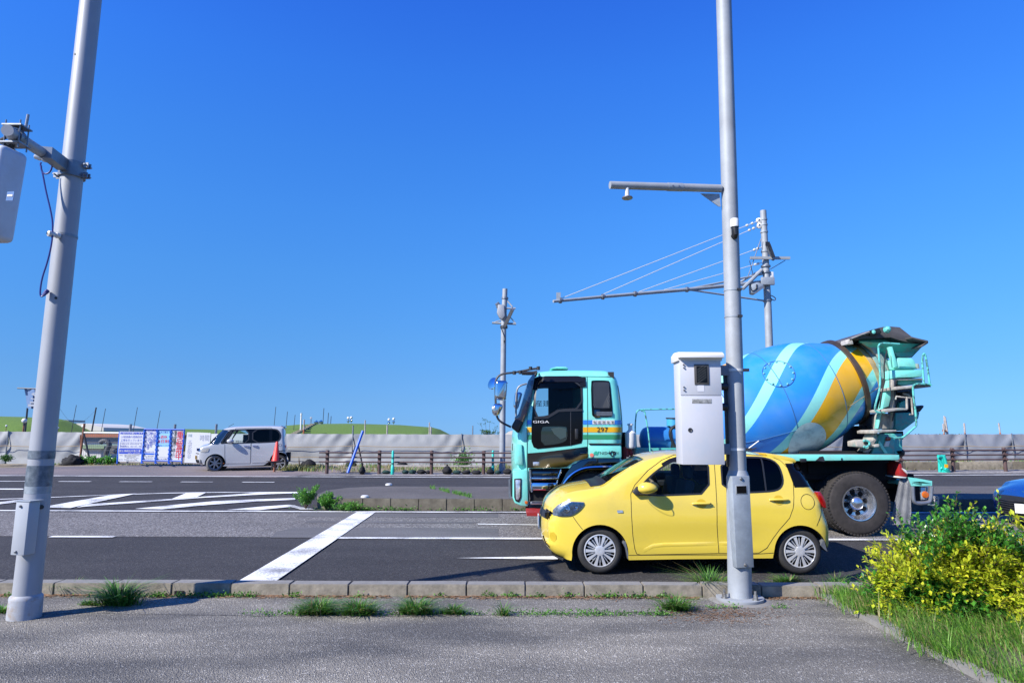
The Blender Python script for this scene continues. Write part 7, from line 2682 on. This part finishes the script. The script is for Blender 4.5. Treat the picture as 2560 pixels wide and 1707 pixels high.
# weld seams
seam_m = mat('drum_seam', (0.05, 0.16, 0.35), 0.5)
for s in (-2.6, -1.62, -.62):
    pts = [drum_pt(s, 2 * PI * k / 72, .001) for k in range(73)]
    emit('weld_seam', tube(pts, .007, 5, False), seam_m, drum, True)
emit('weld_seam', tube([drum_pt(-.60 + 1.25 * k / 12 * .8, math.radians(-24 + 2 * k / 12), .001) for k in range(13)], .006, 5), rope_m, drum, True)
emit('weld_seam', tube([drum_pt(-2.9 + 1.28 * k / 12, math.radians(-26), .001) for k in range(13)], .006, 5), seam_m, drum, True)
# ring
emit('drum_ring', lathe([(-.045, .70), (-.05, drum_r(-.12) + .035), (-.04, drum_r(-.12) + .055), (.04, drum_r(-.12) + .055), (.05, drum_r(-.12) + .035), (.045, .66)], cA_ + ax * -.12, ax, 96), mat('ring_steel', (0.10, 0.07, 0.05), 0.45, 0.5, var=.3, scale=4), mt, True, 30)
# white oval and hatch
def drum_disc(s0, th0, rs, rt_, off, m, name, n=28, rings=8, parent=drum):
    bm = nb()
    rr_ = drum_r(s0)
    prev = None
    c = bm.verts.new(drum_pt(s0, th0, off))
    for i in range(1, rings + 1):
        cur = []
        for k in range(n):
            a = 2 * PI * k / n
            cur.append(bm.verts.new(drum_pt(s0 + math.cos(a) * rs * i / rings, th0 + math.sin(a) * rt_ * i / rings / rr_, off)))
        for k in range(n):
            if prev:
                bm.faces.new((prev[k], prev[(k + 1) % n], cur[(k + 1) % n], cur[k]))
            else:
                bm.faces.new((c, cur[(k + 1) % n], cur[k]))
        prev = cur
    bmesh.ops.recalc_face_normals(bm, faces=bm.faces)
    return emit(name, bm, m, parent, True, 80)
wo = mat('oval_pale_paint', (0.62, 0.74, 0.68), 0.45, var=.08, scale=4, dirt=(0.25, 0.3, 0.3), dscale=6, damt=.4)
drum_disc(-1.46, math.radians(-46), .36, .46, .012, wo, 'white_oval')
hs0, ht0 = -1.56, math.radians(32)
pts = [drum_pt(hs0 + math.cos(2 * PI * k / 40) * .27, ht0 + math.sin(2 * PI * k / 40) * .27 / 1.02, .008) for k in range(41)]
emit('hatch_edge', tube(pts, .005, 6, False), seam_m, drum, True)
for k in range(12):
    a = 2 * PI * k / 12 + .15
    q = drum_pt(hs0 + math.cos(a) * .245, ht0 + math.sin(a) * .245 / 1.02, .004)
    nrm = (drum_pt(hs0, ht0, .1) - drum_pt(hs0, ht0, 0)).normalized()
    emit('hatch_bolt', lathe([(0, .020), (.012, .018), (.02, .01), (.021, 0)], q, nrm, 8), mat('bolt_teal', (0.2, 0.5, 0.55), 0.4), drum, True)
# neck of the drum with cement crust
nk = mat('crusted_neck', (0.36, 0.34, 0.31), 0.9, scale=5, col2=(0.10, 0.28, 0.27), bump=.6, bscale=20)
emit('drum_neck', lathe([(.30, drum_r(.25) + .012), (.36, drum_r(.25) + .03), (.52, drum_r(.4) + .03), (.60, drum_r(.4) - .02), (.62, .2)], cA_, ax, 64), nk, mt, True, 30)
emit('drum_collar', lathe([(.20, drum_r(.2)), (.20, drum_r(.2) + .012), (.30, drum_r(.3) + .012), (.30, drum_r(.3))], cA_, ax, 64), mat('collar_cream', (0.55, 0.42, 0.22), 0.7, var=.4, scale=6), mt, True, 30)
# ---------------- rear frame, hopper, chute
cH = crop(2080, 800, 280 / 1220)
H3 = lambda u, v, dy=0.0: P(*cH(u, v), YT + dy)
def hp_(name, q, dy, depth, m, bev=.012):
    return emit(name, prism([H3(*p, dy) for p in q], (0, depth, 0)), m, mt, bevel=bev)
def ht(name, q, r, m, dy, sm=2):
    return emit(name, tube(smooth_pts([H3(*p, dy) for p in q], sm), r, 8), m, mt, True)
# hopper bowl (open box narrowing down), beneath a dark rubber cover
bm = nb()
topq = [H3(300, 235, .45), H3(1010, 262, .45), H3(1010, 262, 2.0), H3(300, 235, 2.0)]
botq = [H3(600, 420, .9), H3(870, 408, .9), H3(870, 408, 1.55), H3(600, 420, 1.55)]
ta = [bm.verts.new(p) for p in topq]
ba = [bm.verts.new(p) for p in botq]
for k in range(4):
    bm.faces.new((ta[k], ta[(k + 1) % 4], ba[(k + 1) % 4], ba[k]))
bm.faces.new(ba)
emit('hopper', bm, teal_w, mt)
bm = nb()
for (y0, y1, rise) in ((.25, 2.2, 1),):
    prof = [(175, 262), (195, 200), (300, 158), (440, 108), (530, 78), (610, 66), (740, 76), (870, 178), (960, 205), (1045, 222), (1052, 245), (985, 292), (880, 250), (740, 222), (640, 190), (500, 198), (400, 200), (300, 205), (225, 210)]
    a_ = [H3(*q, y0 + .25) for q in prof]
    add_prism(bm, a_, (0, 1.5, 0))
bmesh.ops.recalc_face_normals(bm, faces=bm.faces)
emit('hopper_cover', bm, hop_grey, mt, bevel=.012)
hp_('hopper_lip', ((860, 178), (1050, 222), (1055, 250), (980, 297), (970, 282), (1030, 240), (870, 200)), .3, 1.6, hop_grey)
hp_('hopper_side', ((300, 200), (760, 225), (985, 265), (860, 405), (720, 400), (640, 300), (560, 250), (300, 250)), .75, .04, teal_w, .005)
hp_('cover_roller', ((220, 190), (430, 110), (440, 140), (300, 175), (230, 205)), .42, .1, mat('roller_grey', (0.30, 0.29, 0.28), 0.6, var=.2, scale=9), .02)
hp_('motor_box', ((430, 108), (520, 85), (545, 140), (450, 160)), .35, .2, black_m, .01)
emit('cover_motor', lathe([(0, .05), (.04, .068), (.09, .055), (.12, .03), (.13, 0)], H3(585, 112, .35), (0, -1, .1), 9), teal_tube, mt, False)
emit('motor_dot', lathe([(0, .035), (.01, 0)], H3(455, 128, .33), (0, -1, 0), 12), teal_p, mt)
hp_('hinge_flap', ((185, 205), (225, 222), (235, 262), (215, 262), (170, 262)), .5, .3, cement, .005)
# arch frame on the near side
hp_('frame_post', ((625, 290), (660, 288), (722, 505), (680, 520)), .35, .1, teal_p, .01)
hp_('frame_post', ((640, 560), (655, 560), (640, 860), (620, 940), (560, 960), (510, 1180), (495, 1180), (530, 980), (600, 720)), .45, .12, teal_p, .01)
hp_('frame_post', ((655, 640), (700, 640), (690, 960), (630, 960), (640, 760)), .5, .15, cement, .01)
hp_('frame_post', ((530, 1010), (640, 1020), (640, 1180), (515, 1190)), .5, .5, cement, .02)
hp_('frame_post', ((660, 1000), (682, 1000), (668, 1180), (655, 1180)), .4, .08, cement, .01)
hp_('ring_plate', ((340, 250), (450, 262), (560, 400), (620, 540), (600, 640), (560, 540), (500, 400), (420, 310)), .6, .08, cement, .01)
hp_('chute_head', ((710, 420), (740, 408), (870, 408), (905, 430), (925, 480), (930, 540), (715, 530)), .35, .9, teal_p, .04)
hp_('chute_apron', ((650, 545), (985, 540), (985, 620), (900, 622), (720, 628), (655, 640)), .30, 1.0, teal_p, .015)
hp_('chute_bolt_plate', ((925, 470), (950, 475), (960, 525), (940, 530)), .3, .1, cement, .01)
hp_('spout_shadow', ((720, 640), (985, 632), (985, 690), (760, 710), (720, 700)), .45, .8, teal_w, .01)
hp_('spout_edge', ((655, 640), (990, 632), (990, 650), (700, 655), (690, 720), (655, 730)), .33, .1, cement, .008)
hp_('platform', ((690, 725), (880, 710), (1080, 700), (1085, 728), (930, 735), (700, 760)), .05, 1.0, cement, .01)
hp_('platform_edge', ((905, 712), (1085, 702), (1085, 712), (905, 722)), .02, 1.0, dark_steel, .004)
hp_('cylinder_dirt', ((760, 790), (850, 770), (900, 800), (870, 830), (770, 825)), .5, .4, dark_steel, .03)
ht('control_lever', ((775, 800), (830, 812), (850, 830)), .018, cement, .35)
hp_('inner_plate', ((695, 840), (770, 830), (780, 980), (690, 980)), .7, .6, dark_steel, .01)
hp_('ladder_plate', ((740, 900), (800, 870), (830, 868), (830, 968), (735, 960)), .6, .1, teal_w, .01)
ht('step_frame', ((695, 865), (700, 832), (865, 848), (880, 1030), (845, 1028)), .016, cement, .15, 0)
ht('step_frame', ((815, 835), (818, 970)), .02, cement, .15, 0)
hp_('ladder_step', ((570, 975), (600, 965), (720, 955), (825, 962), (825, 980), (700, 985), (600, 1005), (575, 1000)), .0, .5, cement, .01)
hp_('ladder_step', ((460, 1205), (500, 1192), (705, 1195), (708, 1215), (560, 1222), (465, 1235)), .0, .6, cement, .01)
ht('grab_rail', ((735, 262), (560, 250), (515, 262), (505, 300), (520, 480), (528, 680), (515, 780), (470, 930), (470, 985), (500, 1005), (575, 1010)), .018, teal_tube, .05)
ht('grab_rail', ((1003, 690), (985, 480), (985, 400), (1003, 362), (1020, 380), (1045, 540), (1065, 690)), .018, teal_tube, .1)
ht('grab_rail', ((885, 715), (910, 698), (960, 695), (1075, 698), (1082, 715)), .018, teal_tube, .02, 1)
ht('grab_rail', ((882, 718), (890, 850), (912, 1000), (922, 1150), (905, 1165), (780, 1275), (740, 1285), (670, 1283), (630, 1262), (622, 1235)), .018, teal_tube, .02)
# folded chute behind
bm = nb()
cpts = [H3(690, 1010, 1.0), H3(960, 1000, 1.0), H3(945, 1075, 1.0), H3(775, 1205, 1.0), H3(690, 1190, 1.0)]
add_prism(bm, cpts, (0, .5, 0))
bmesh.ops.recalc_face_normals(bm, faces=bm.faces)
emit('chute', bm, teal_w, mt, bevel=.02)
hp_('chute_hook', ((915, 975), (985, 925), (1003, 932), (1000, 950), (960, 1000), (915, 1000)), .9, .4, black_m, .01)
ht('chute_edge', ((880, 845), (905, 1000)), .02, dark_steel, .9, 0)
hp_('roller_drum', ((430, 1050), (470, 1020), (510, 1020), (500, 1190), (440, 1190)), .7, .5, dark_steel, .03)
hp_('neck_guard', ((520, 470), (600, 420), (640, 560), (625, 720), (570, 900), (505, 1010), (470, 1000), (520, 820), (545, 640)), .75, .3, cement, .01)
hp_('mixer_drive', ((560, 640), (625, 600), (640, 760), (600, 900), (545, 950)), .55, .3, dark_steel, .02)
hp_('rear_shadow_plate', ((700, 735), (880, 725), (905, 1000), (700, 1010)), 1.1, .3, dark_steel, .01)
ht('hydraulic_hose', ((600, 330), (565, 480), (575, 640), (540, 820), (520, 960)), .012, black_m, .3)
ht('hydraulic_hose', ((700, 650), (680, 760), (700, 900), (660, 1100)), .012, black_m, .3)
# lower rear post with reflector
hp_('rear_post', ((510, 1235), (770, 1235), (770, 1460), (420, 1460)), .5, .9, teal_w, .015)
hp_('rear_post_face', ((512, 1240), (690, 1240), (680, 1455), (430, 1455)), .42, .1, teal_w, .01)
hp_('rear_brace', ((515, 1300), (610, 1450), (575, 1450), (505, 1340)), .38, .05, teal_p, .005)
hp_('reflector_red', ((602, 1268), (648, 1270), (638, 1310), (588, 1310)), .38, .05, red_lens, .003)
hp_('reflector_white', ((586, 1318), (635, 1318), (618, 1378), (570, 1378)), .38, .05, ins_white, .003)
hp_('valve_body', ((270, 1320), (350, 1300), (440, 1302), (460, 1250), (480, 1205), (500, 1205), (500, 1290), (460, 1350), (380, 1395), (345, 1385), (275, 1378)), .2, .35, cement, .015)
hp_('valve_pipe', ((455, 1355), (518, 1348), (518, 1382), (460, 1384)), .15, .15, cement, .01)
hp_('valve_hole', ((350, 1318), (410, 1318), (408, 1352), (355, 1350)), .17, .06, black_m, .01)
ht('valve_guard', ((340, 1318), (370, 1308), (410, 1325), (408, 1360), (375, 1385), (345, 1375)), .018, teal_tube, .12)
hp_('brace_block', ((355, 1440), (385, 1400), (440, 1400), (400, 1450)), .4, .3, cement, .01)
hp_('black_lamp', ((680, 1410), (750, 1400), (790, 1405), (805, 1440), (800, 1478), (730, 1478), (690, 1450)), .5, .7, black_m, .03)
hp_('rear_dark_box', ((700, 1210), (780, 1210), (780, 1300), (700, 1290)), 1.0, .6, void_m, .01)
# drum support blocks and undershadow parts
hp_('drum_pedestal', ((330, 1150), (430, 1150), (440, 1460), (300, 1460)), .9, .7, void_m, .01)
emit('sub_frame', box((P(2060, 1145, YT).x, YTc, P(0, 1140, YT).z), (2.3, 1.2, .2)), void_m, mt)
# deck rail (teal) over the rear wheels
c3_ = crop(1800, 780, 600 / 2352)
D3 = lambda u, v, dy=0.0: P(*c3_(u, v), YT + dy)
emit('side_rail', prism([D3(*q, 0) for q in ((450, 1393), (1757, 1398), (1762, 1440), (1740, 1450), (1650, 1448), (450, 1462))], (0, .08, 0)), teal_p, mt, bevel=.008)
emit('deck_plate', prism([D3(*q, .08) for q in ((450, 1393), (1735, 1393), (1735, 1402), (450, 1402))], (0, 2.2, 0)), grey_steel, mt)
for q in (((940, 1452), (968, 1430), (975, 1418), (1010, 1412), (1022, 1448), (1030, 1464)), ((1188, 1432), (1200, 1428), (1200, 1450), (1190, 1452))):
    emit('rail_stain', prism([D3(*p, -.012) for p in q], (0, .02, 0)), dark_steel, mt)
emit('marker_lamp', box(D3(815, 1452, -.03), (.1, .06, .06)), black_m, mt, bevel=.01)
emit('void_shade_board', prism([D3(*q, .12) for q in ((450, 1462), (1735, 1448), (1740, 1650), (1700, 1750), (450, 1750))], (0, .05, 0)) if False else box(D3(1248, 1500, .5), (1.68, .05, .5)), void_m, mt)  # black board stands in for the dark, shaded void behind the rear wheel
emit('wheel_house', box((rwx - .05, YT + .75, gt + 1.22), (1.3, 1.3, .04)), void_m, mt)
emit('wheel_house', box((rwx - 1.1, YT + .75, gt + .8), (.05, 1.3, .9)), void_m, mt)
emit('inner_guard', box((rwx - .25, YT + .65, gt + .85), (1.7, .05, .9)), void_m, mt)
c4 = crop(1960, 1080, 600 / 2352)
B3 = lambda u, v, dy=0.0: P(*c4(u, v), YT + dy)
def b3(name, q, dy, depth, m, bev=.01):
    return emit(name, prism([B3(*p, dy) for p in q], (0, depth, 0)), m, mt, bevel=bev)
b3('red_flap', ((1130, 285), (1148, 300), (1160, 345), (1215, 415), (1205, 440), (1140, 430), (1128, 400)), .05, .5, red_p)
b3('flap_edge', ((1130, 432), (1205, 440), (1195, 452), (1130, 448)), .04, .5, ins_white, .004)
b3('lamp_guard', ((1160, 352), (1195, 368), (1215, 395), (1212, 412), (1180, 380)), .02, .1, ins_white, .005)
mudm = mat('dirty_mud_flap', (0.42, 0.43, 0.44), 0.7, scale=4, col2=(0.22, 0.23, 0.25), bump=.2)
bm = nb()
rows = []
for j in range(9):
    v = 455 + (905 - 455) * j / 8
    row = []
    for i in range(17):
        u = (1135 - 100 * j / 8 if j < 6 else 1060 - 20 * (j - 6)) + (1240 + 10 * j / 8 - (1135 - 100 * j / 8)) * i / 16
        p = B3(u, v, .06 + .008 * math.sin(i * .9 + j * .15) + .25 * (1 - i / 16) * .3)
        row.append(bm.verts.new(p))
    rows.append(row)
for j in range(8):
    for i in range(16):
        bm.faces.new((rows[j][i], rows[j][i + 1], rows[j + 1][i + 1], rows[j + 1][i]))
bmesh.ops.solidify(bm, geom=bm.faces[:], thickness=.012)
emit('mud_flap', bm, mudm, mt, True, 60)
b3('rear_step_box', ((1215, 440), (1300, 450), (1452, 478), (1452, 525), (1250, 527)), .05, .01, teal_p, .0)
emit('rear_step_top', prism([B3(1250, 478, .05), B3(1450, 480, .05), B3(1450, 525, .05), B3(1250, 527, .05)], (0, 2.3, 0)), teal_p, mt, bevel=.008)
ht2 = lambda q, r, m, dy: emit('under_guard_tube', tube(smooth_pts([B3(*p, dy) for p in q], 1), r, 8), m, mt, True)
ht2(((1262, 530), (1265, 640), (1275, 685), (1310, 697), (1410, 690), (1440, 668), (1447, 530)), .032, grey_steel, .06)
b3('plate_lamp', ((1340, 535), (1418, 532), (1412, 660), (1345, 668)), .12, .06, lamp_clear, .02)
emit('turn_lamp', lathe([(0, .06), (.02, .05), (.025, 0)], B3(1385, 612, .11), (0, -1, 0), 14), amber, mt, True)
ht2(((1410, 705), (1455, 712), (1500, 715), (1510, 690), (1510, 628), (1465, 625), (1450, 655)), .018, cement, .2)
for v in (650, 680):
    ht2(((1460, v - 5), (1508, v)), .018, cement, .2)
ht2(((1480, 628), (1470, 712)), .014, cement, .2)
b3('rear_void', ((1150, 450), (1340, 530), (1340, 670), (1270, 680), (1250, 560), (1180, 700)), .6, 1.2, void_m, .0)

# =================================================== WHITE VAN
random.seed(17)
YV = 25.6
yaw = math.radians(19)
vc0 = P(*cV(200, 1000), YV)
def vl(u, v):
    p = P(*cV(u, v), YV)
    k = (p.x - vc0.x)
    Yk = YV + k * math.tan(yaw) * .8
    q = P(*cV(u, v), Yk)
    return (math.hypot(q.x - vc0.x, Yk - YV) * (1 if k >= 0 else -1), q.z)
gv = zg(0, 26.2)
Mv = Matrix.Translation(V((vc0.x, YV, 0))) @ Matrix.Rotation(math.radians(15.4), 4, 'Z')
vup = [vl(*q) for q in ((330, 1062), (250, 1035), (205, 1015), (200, 940), (205, 860), (222, 780), (240, 715), (270, 672), (330, 640), (400, 622), (450, 612), (480, 598), (560, 510), (650, 420), (730, 340), (770, 308), (850, 285), (950, 270), (1100, 262), (1400, 256), (1700, 253), (1880, 258), (1960, 275), (1985, 292), (1975, 330), (1985, 450), (1990, 560), (2002, 640), (2012, 720), (2022, 850), (2020, 960), (2000, 975))]
vf, vr = vl(605, 1010), vl(1862, 955)
fr_r = .34
vlow = [(vr[0] + .36, vl(0, 985)[1])] + arc(vr[0], vr[1], .335, -2, 182, 18) + [vl(1560, 1035), vl(1000, 1055), vl(760, 1060)] + arc(vf[0], vf[1], .36, -4, 184, 18)
van = Shell(vup, vlow, .735, lambda x, z: .07 if x < .6 else .04, r=.10, yc=.735, tumble=(gv + .95, .09), nose=(.4, .10), tail=(.3, .05), bulges=[(vf[0], vf[1] + .1, .45, .25, .02), (vr[0], vr[1] + .1, .45, .25, .02)], M=Mv, h=.075)
h1 = chaikin([vl(*q) for q in ((815, 605), (900, 480), (985, 365), (1010, 352), (1268, 345), (1265, 600), (960, 612))], 1, True)
h2 = chaikin([vl(*q) for q in ((1345, 338), (1720, 330), (1830, 350), (1885, 425), (1890, 500), (1855, 560), (1780, 582), (1345, 602))], 1, True)
h3 = [vl(*q) for q in ((725, 612), (770, 540), (905, 372), (930, 372), (800, 600), (780, 612))]
vt = thing('kei_van', 'small white boxy van turning out of the driveway behind the traffic cone', 'van', Mv @ V((1.6, .735, gv)))
def v_glass(x, z, t):
    return vl(490, 0)[0] < x < vl(755, 0)[0] and z > vl(0, 610)[1] and abs(t) < .93
emit('body', van.body_bm([h1, h2, h3], lambda x, z, t: not v_glass(x, z, t)), white_car, vt, True, 50)
emit('windscreen', van.top_bm(v_glass, off=-.004), glass_wind, vt, True, 80)
for hh, g_, nm in ((h1, glass_clear, 'door_window'), (h2, glass_dark, 'rear_window'), (h3, glass_clear, 'quarter_window')):
    for sd_ in (-1, 1):
        emit(nm, van.patch_bm(hh, (), -.006, .12, (sd_,)), g_, vt, True, 80)
for hh in (h1, h2, h3):
    emit('window_seal', van.strip_bm(hh + [hh[0]], .04, .004), black_m, vt, True)
emit('windscreen_wrap', van.patch_bm([vl(*q) for q in ((492, 618), (560, 530), (650, 435), (735, 358), (765, 350), (862, 362), (760, 500), (700, 590), (655, 628))], (), .012, .03), mat('van_wrap_glass', (0.01, 0.03, 0.08), 0.06, spec=.8), vt, True)
emit('window_band', van.patch_bm(chaikin([vl(*q) for q in ((705, 612), (760, 530), (880, 352), (1000, 334), (1740, 320), (1850, 340), (1905, 430), (1905, 510), (1860, 575), (1780, 596), (960, 620))], 1, True), [h1, h2, h3], .003, .06), blackg, vt, True)
emit('pillar_black', van.patch_bm([vl(*q) for q in ((1268, 342), (1345, 336), (1345, 604), (1266, 606))], (), .004, .12), blackg, vt)
emit('pillar_black', van.patch_bm([vl(*q) for q in ((1672, 332), (1730, 332), (1730, 590), (1675, 590))], (), .004, .12), blackg, vt)
gapv = mat('van_gap', (0.08, 0.09, 0.10), 0.8)
for line in ([(800, 630), (800, 900), (815, 1010), (1300, 1005), (1312, 620)], [(1320, 605), (1300, 1003)], [(1340, 1000), (1680, 985)], [(1000, 340), (870, 350), (740, 345)], [(1000, 340), (1010, 320), (1700, 305), (1740, 330)]):
    emit('panel_gap', van.strip_bm([vl(*q) for q in line], .014, .003), gapv, vt, True)
emit('slide_rail', van.strip_bm([vl(1820, 762), vl(1985, 752)], .03, .006), black_m, vt)
for u, v in ((1225, 665), (1395, 660)):
    c = vl(u, v)
    emit('door_handle', tube([van.pt(c[0] - .09, c[1], -1, .01), van.pt(c[0], c[1], -1, .035), van.pt(c[0] + .09, c[1], -1, .01)], .018, 8), chrome, vt, True)
for u, v, r in ((1885, 645, .05),):
    c = vl(u, v)
    emit('fuel_flap', van.strip_bm([(c[0] + r * math.cos(a * PI / 8), c[1] + r * math.sin(a * PI / 8)) for a in range(17)], .01, .003), gapv, vt)
hl2 = [vl(*q) for q in ((318, 720), (380, 702), (485, 700), (488, 740), (470, 775), (400, 785), (320, 778))]
emit('headlight', van.patch_bm(hl2, (), .012, .05), mat('warm_headlight', (0.65, 0.60, 0.52), 0.15, 0.3, coat=1, var=.3, scale=20), vt, True)
emit('grille', van.patch_bm([vl(*q) for q in ((243, 705), (318, 710), (315, 770), (240, 760))], (), .012, .05), mat('blue_grille', (0.05, 0.12, 0.30), 0.2, 0.4, coat=1), vt, True)
for q in (((222, 800), (290, 808), (288, 822), (220, 815)), ((215, 930), (290, 935), (288, 995), (225, 985)), ((315, 930), (335, 935), (342, 1005), (318, 1000))):
    emit('bumper_slot', van.patch_bm([vl(*p) for p in q], (), .008, .05), black_m, vt)
emit('number_plate', van.patch_bm([vl(*p) for p in ((210, 850), (255, 855), (252, 930), (208, 925))], (), .02, .05), stripe_o, vt)
emit('tail_lamp', van.patch_bm([vl(*p) for p in ((1978, 645), (2003, 650), (2005, 705), (1980, 700))], (), .012, .05), red_lens, vt)
emit('side_marker', van.patch_bm([vl(*p) for p in ((765, 995), (790, 995), (785, 1005), (765, 1005))], (), .01, .05), amber, vt)
mcv = vl(915, 575)
mpv = van.pt(mcv[0], mcv[1], -1, .13)
bm = nb()
bmesh.ops.create_uvsphere(bm, u_segments=16, v_segments=12, radius=1)
for v_ in bm.verts:
    v_.co = mpv + Mv.to_3x3() @ V((v_.co.x * .125, v_.co.y * .09, v_.co.z * .088))
emit('mirror', bm, white_car, vt, True)
emit('antenna', tube([P(*cV(870, 288), YV + .8), P(*cV(978, 225), YV + .9)], .008, 5), black_m, vt)
emit('roof_lip', van.top_bm(lambda x, z, t: x > vl(1880, 0)[0] and z > vl(0, 300)[1] and abs(t) < .9, off=.02), white_car, vt, True)
bm = nb()
add_box(bm, (1.65, .735, gv + .30), (2.5, 1.05, .24))
add_box(bm, ((vf[0] + vr[0]) / 2, .735, gv + .28), (vr[0] - vf[0] - .75, 1.40, .2))
add_box(bm, (vf[0], .735, gv + .5), (.75, 1.05, .35))
add_box(bm, (vr[0], .735, gv + .5), (.75, 1.05, .35))
bmesh.ops.transform(bm, matrix=Mv, verts=bm.verts)
emit('underbody', bm, void_m, vt)
for cc_ in (vf, vr):
    for sgn in (-1, 1):
        wheel(vt, (cc_[0], .735 + sgn * (.70 if cc_ is vr else .66), gv + .29), .30, .17, .225, sgn, Mv, 'star', rubber if cc_ is vr else mat('pale_tyre', (0.16, 0.16, 0.16), 0.8), rim_dark, yaw=(math.radians(26) if cc_ is vf else 0))
bm = nb()
for x_, ys in ((1.45, (.36, 1.1)), (2.4, (.735,))):
    for yy in ys:
        add_box(bm, (x_, yy, gv + .62), (.5, .5 if len(ys) > 1 else 1.2, .2))
        add_box(bm, (x_ + .25, yy, gv + .98), (.15, .5 if len(ys) > 1 else 1.2, .75))
add_box(bm, (.98, .735, gv + .95), (.35, 1.25, .2))
add_box(bm, (2.0, .735, gv + 1.56), (1.4, 1.0, .02))
bmesh.ops.transform(bm, matrix=Mv, verts=bm.verts)
emit('seats', bm, seat_m, vt)

# =================================================== BLUE CAR AT THE RIGHT EDGE
random.seed(19)
YB = YT + .30
gb = zg(9, YB + .8)
def bl(u, v):
    p = P(*c4(u, v), YB)
    return (p.x, p.z)
b0 = bl(2135 + 435, 700)
X = lambda x: b0[0] + x
Zb = lambda z: gb - .02 + z * .91
bup = [(X(.25), Zb(.16)), (X(.05), Zb(.2)), (X(0), Zb(.35)), (X(.0), Zb(.55)), (X(.04), Zb(.70)), (X(.12), Zb(.80)), (X(.35), Zb(.90)), (X(.7), Zb(.98)), (X(1.1), Zb(1.03)), (X(1.5), Zb(1.28)), (X(1.9), Zb(1.46)), (X(2.4), Zb(1.50)), (X(3.1), Zb(1.47)), (X(3.6), Zb(1.38)), (X(3.85), Zb(1.0)), (X(3.98), Zb(.85)), (X(4.0), Zb(.4)), (X(3.9), Zb(.22))]
blow = [(X(3.62), Zb(.22))] + arc(X(3.25), Zb(.31), .35, 0, 180, 14) + [(X(2.0), Zb(.18))] + arc(X(.80), Zb(.31), .35, 0, 180, 14)
bs_ = Shell(bup, blow, .85, lambda x, z: .10 if x < X(.4) else .04, r=.16, yc=YB + .85, tumble=(Zb(.95), .2), nose=(.6, .2), tail=(.5, .12), h=.10)
blue_car = mat('blue_car_paint', (0.006, 0.05, 0.25), 0.25, coat=1.0)
bt_ = thing('blue_car', 'front corner of a blue car waiting behind the mixer truck at the right picture edge', 'car', (X(2), YB + .85, gb))
bh = [(X(1.25), Zb(.98)), (X(1.6), Zb(1.25)), (X(1.95), Zb(1.38)), (X(2.6), Zb(1.40)), (X(3.2), Zb(1.35)), (X(3.45), Zb(1.02))]
emit('body', bs_.body_bm([bh], lambda x, z, t: not (X(1.15) < x < X(1.85) and z > Zb(1.05) and abs(t) < .9)), blue_car, bt_, True, 50)
emit('windscreen', bs_.top_bm(lambda x, z, t: (X(1.15) < x < X(1.85) and z > Zb(1.05) and abs(t) < .9), off=-.004), glass_dark, bt_, True)
for sd_ in (-1, 1):
    emit('side_window', bs_.patch_bm(bh, (), -.005, .15, (sd_,)), glass_dark, bt_, True)
emit('headlight_surround', bs_.patch_bm([(X(.03), Zb(.78)), (X(.06), Zb(.62)), (X(.55), Zb(.64)), (X(.62), Zb(.74)), (X(.40), Zb(.80))], (), .006, .08), blackg, bt_, True)
emit('headlight', bs_.patch_bm([(X(.28), Zb(.74)), (X(.28), Zb(.66)), (X(.50), Zb(.66)), (X(.54), Zb(.73))], (), .016, .08), mat('blue_lamp', (0.15, 0.35, 0.65), 0.1, 0.5, coat=1), bt_, True)
bm = bs_.top_bm(lambda x, z, t: x < X(.12) and Zb(.22) < z < Zb(.62) and abs(t) < .75, off=.006)
emit('grille', bm, black_m, bt_, True)
for k in range(7):
    emit('grille_slat', tube([(X(.012), YB + .45, Zb(.28 + .045 * k)), (X(-.045), YB + .85, Zb(.28 + .045 * k)), (X(.012), YB + 1.25, Zb(.28 + .045 * k))], .008, 5), dark_steel, bt_)
emit('fog_grille', bs_.patch_bm([(X(.02), Zb(.55)), (X(.02), Zb(.25)), (X(.30), Zb(.25)), (X(.36), Zb(.50))], (), .006, .08), black_m, bt_, True)
pl_ = emit('number_plate', box((X(-.03), YB + .46, Zb(.42)), (.33, .012, .165), Matrix.Rotation(-1.05, 3, 'Z')), white_pl, bt_)
for xx in (.80, 3.25):
    for sgn in (-1, 1):
        wheel(bt_, (X(xx), YB + .85 + sgn * .80, gb + .305), .31, .2, .21, sgn, Matrix.Identity(4), 'star', rubber, rim_dark)
emit('underbody', box((X(2.0), YB + .85, Zb(.38)), (3.5, 1.3, .35)), void_m, bt_)
print('objects', len(bpy.data.objects))
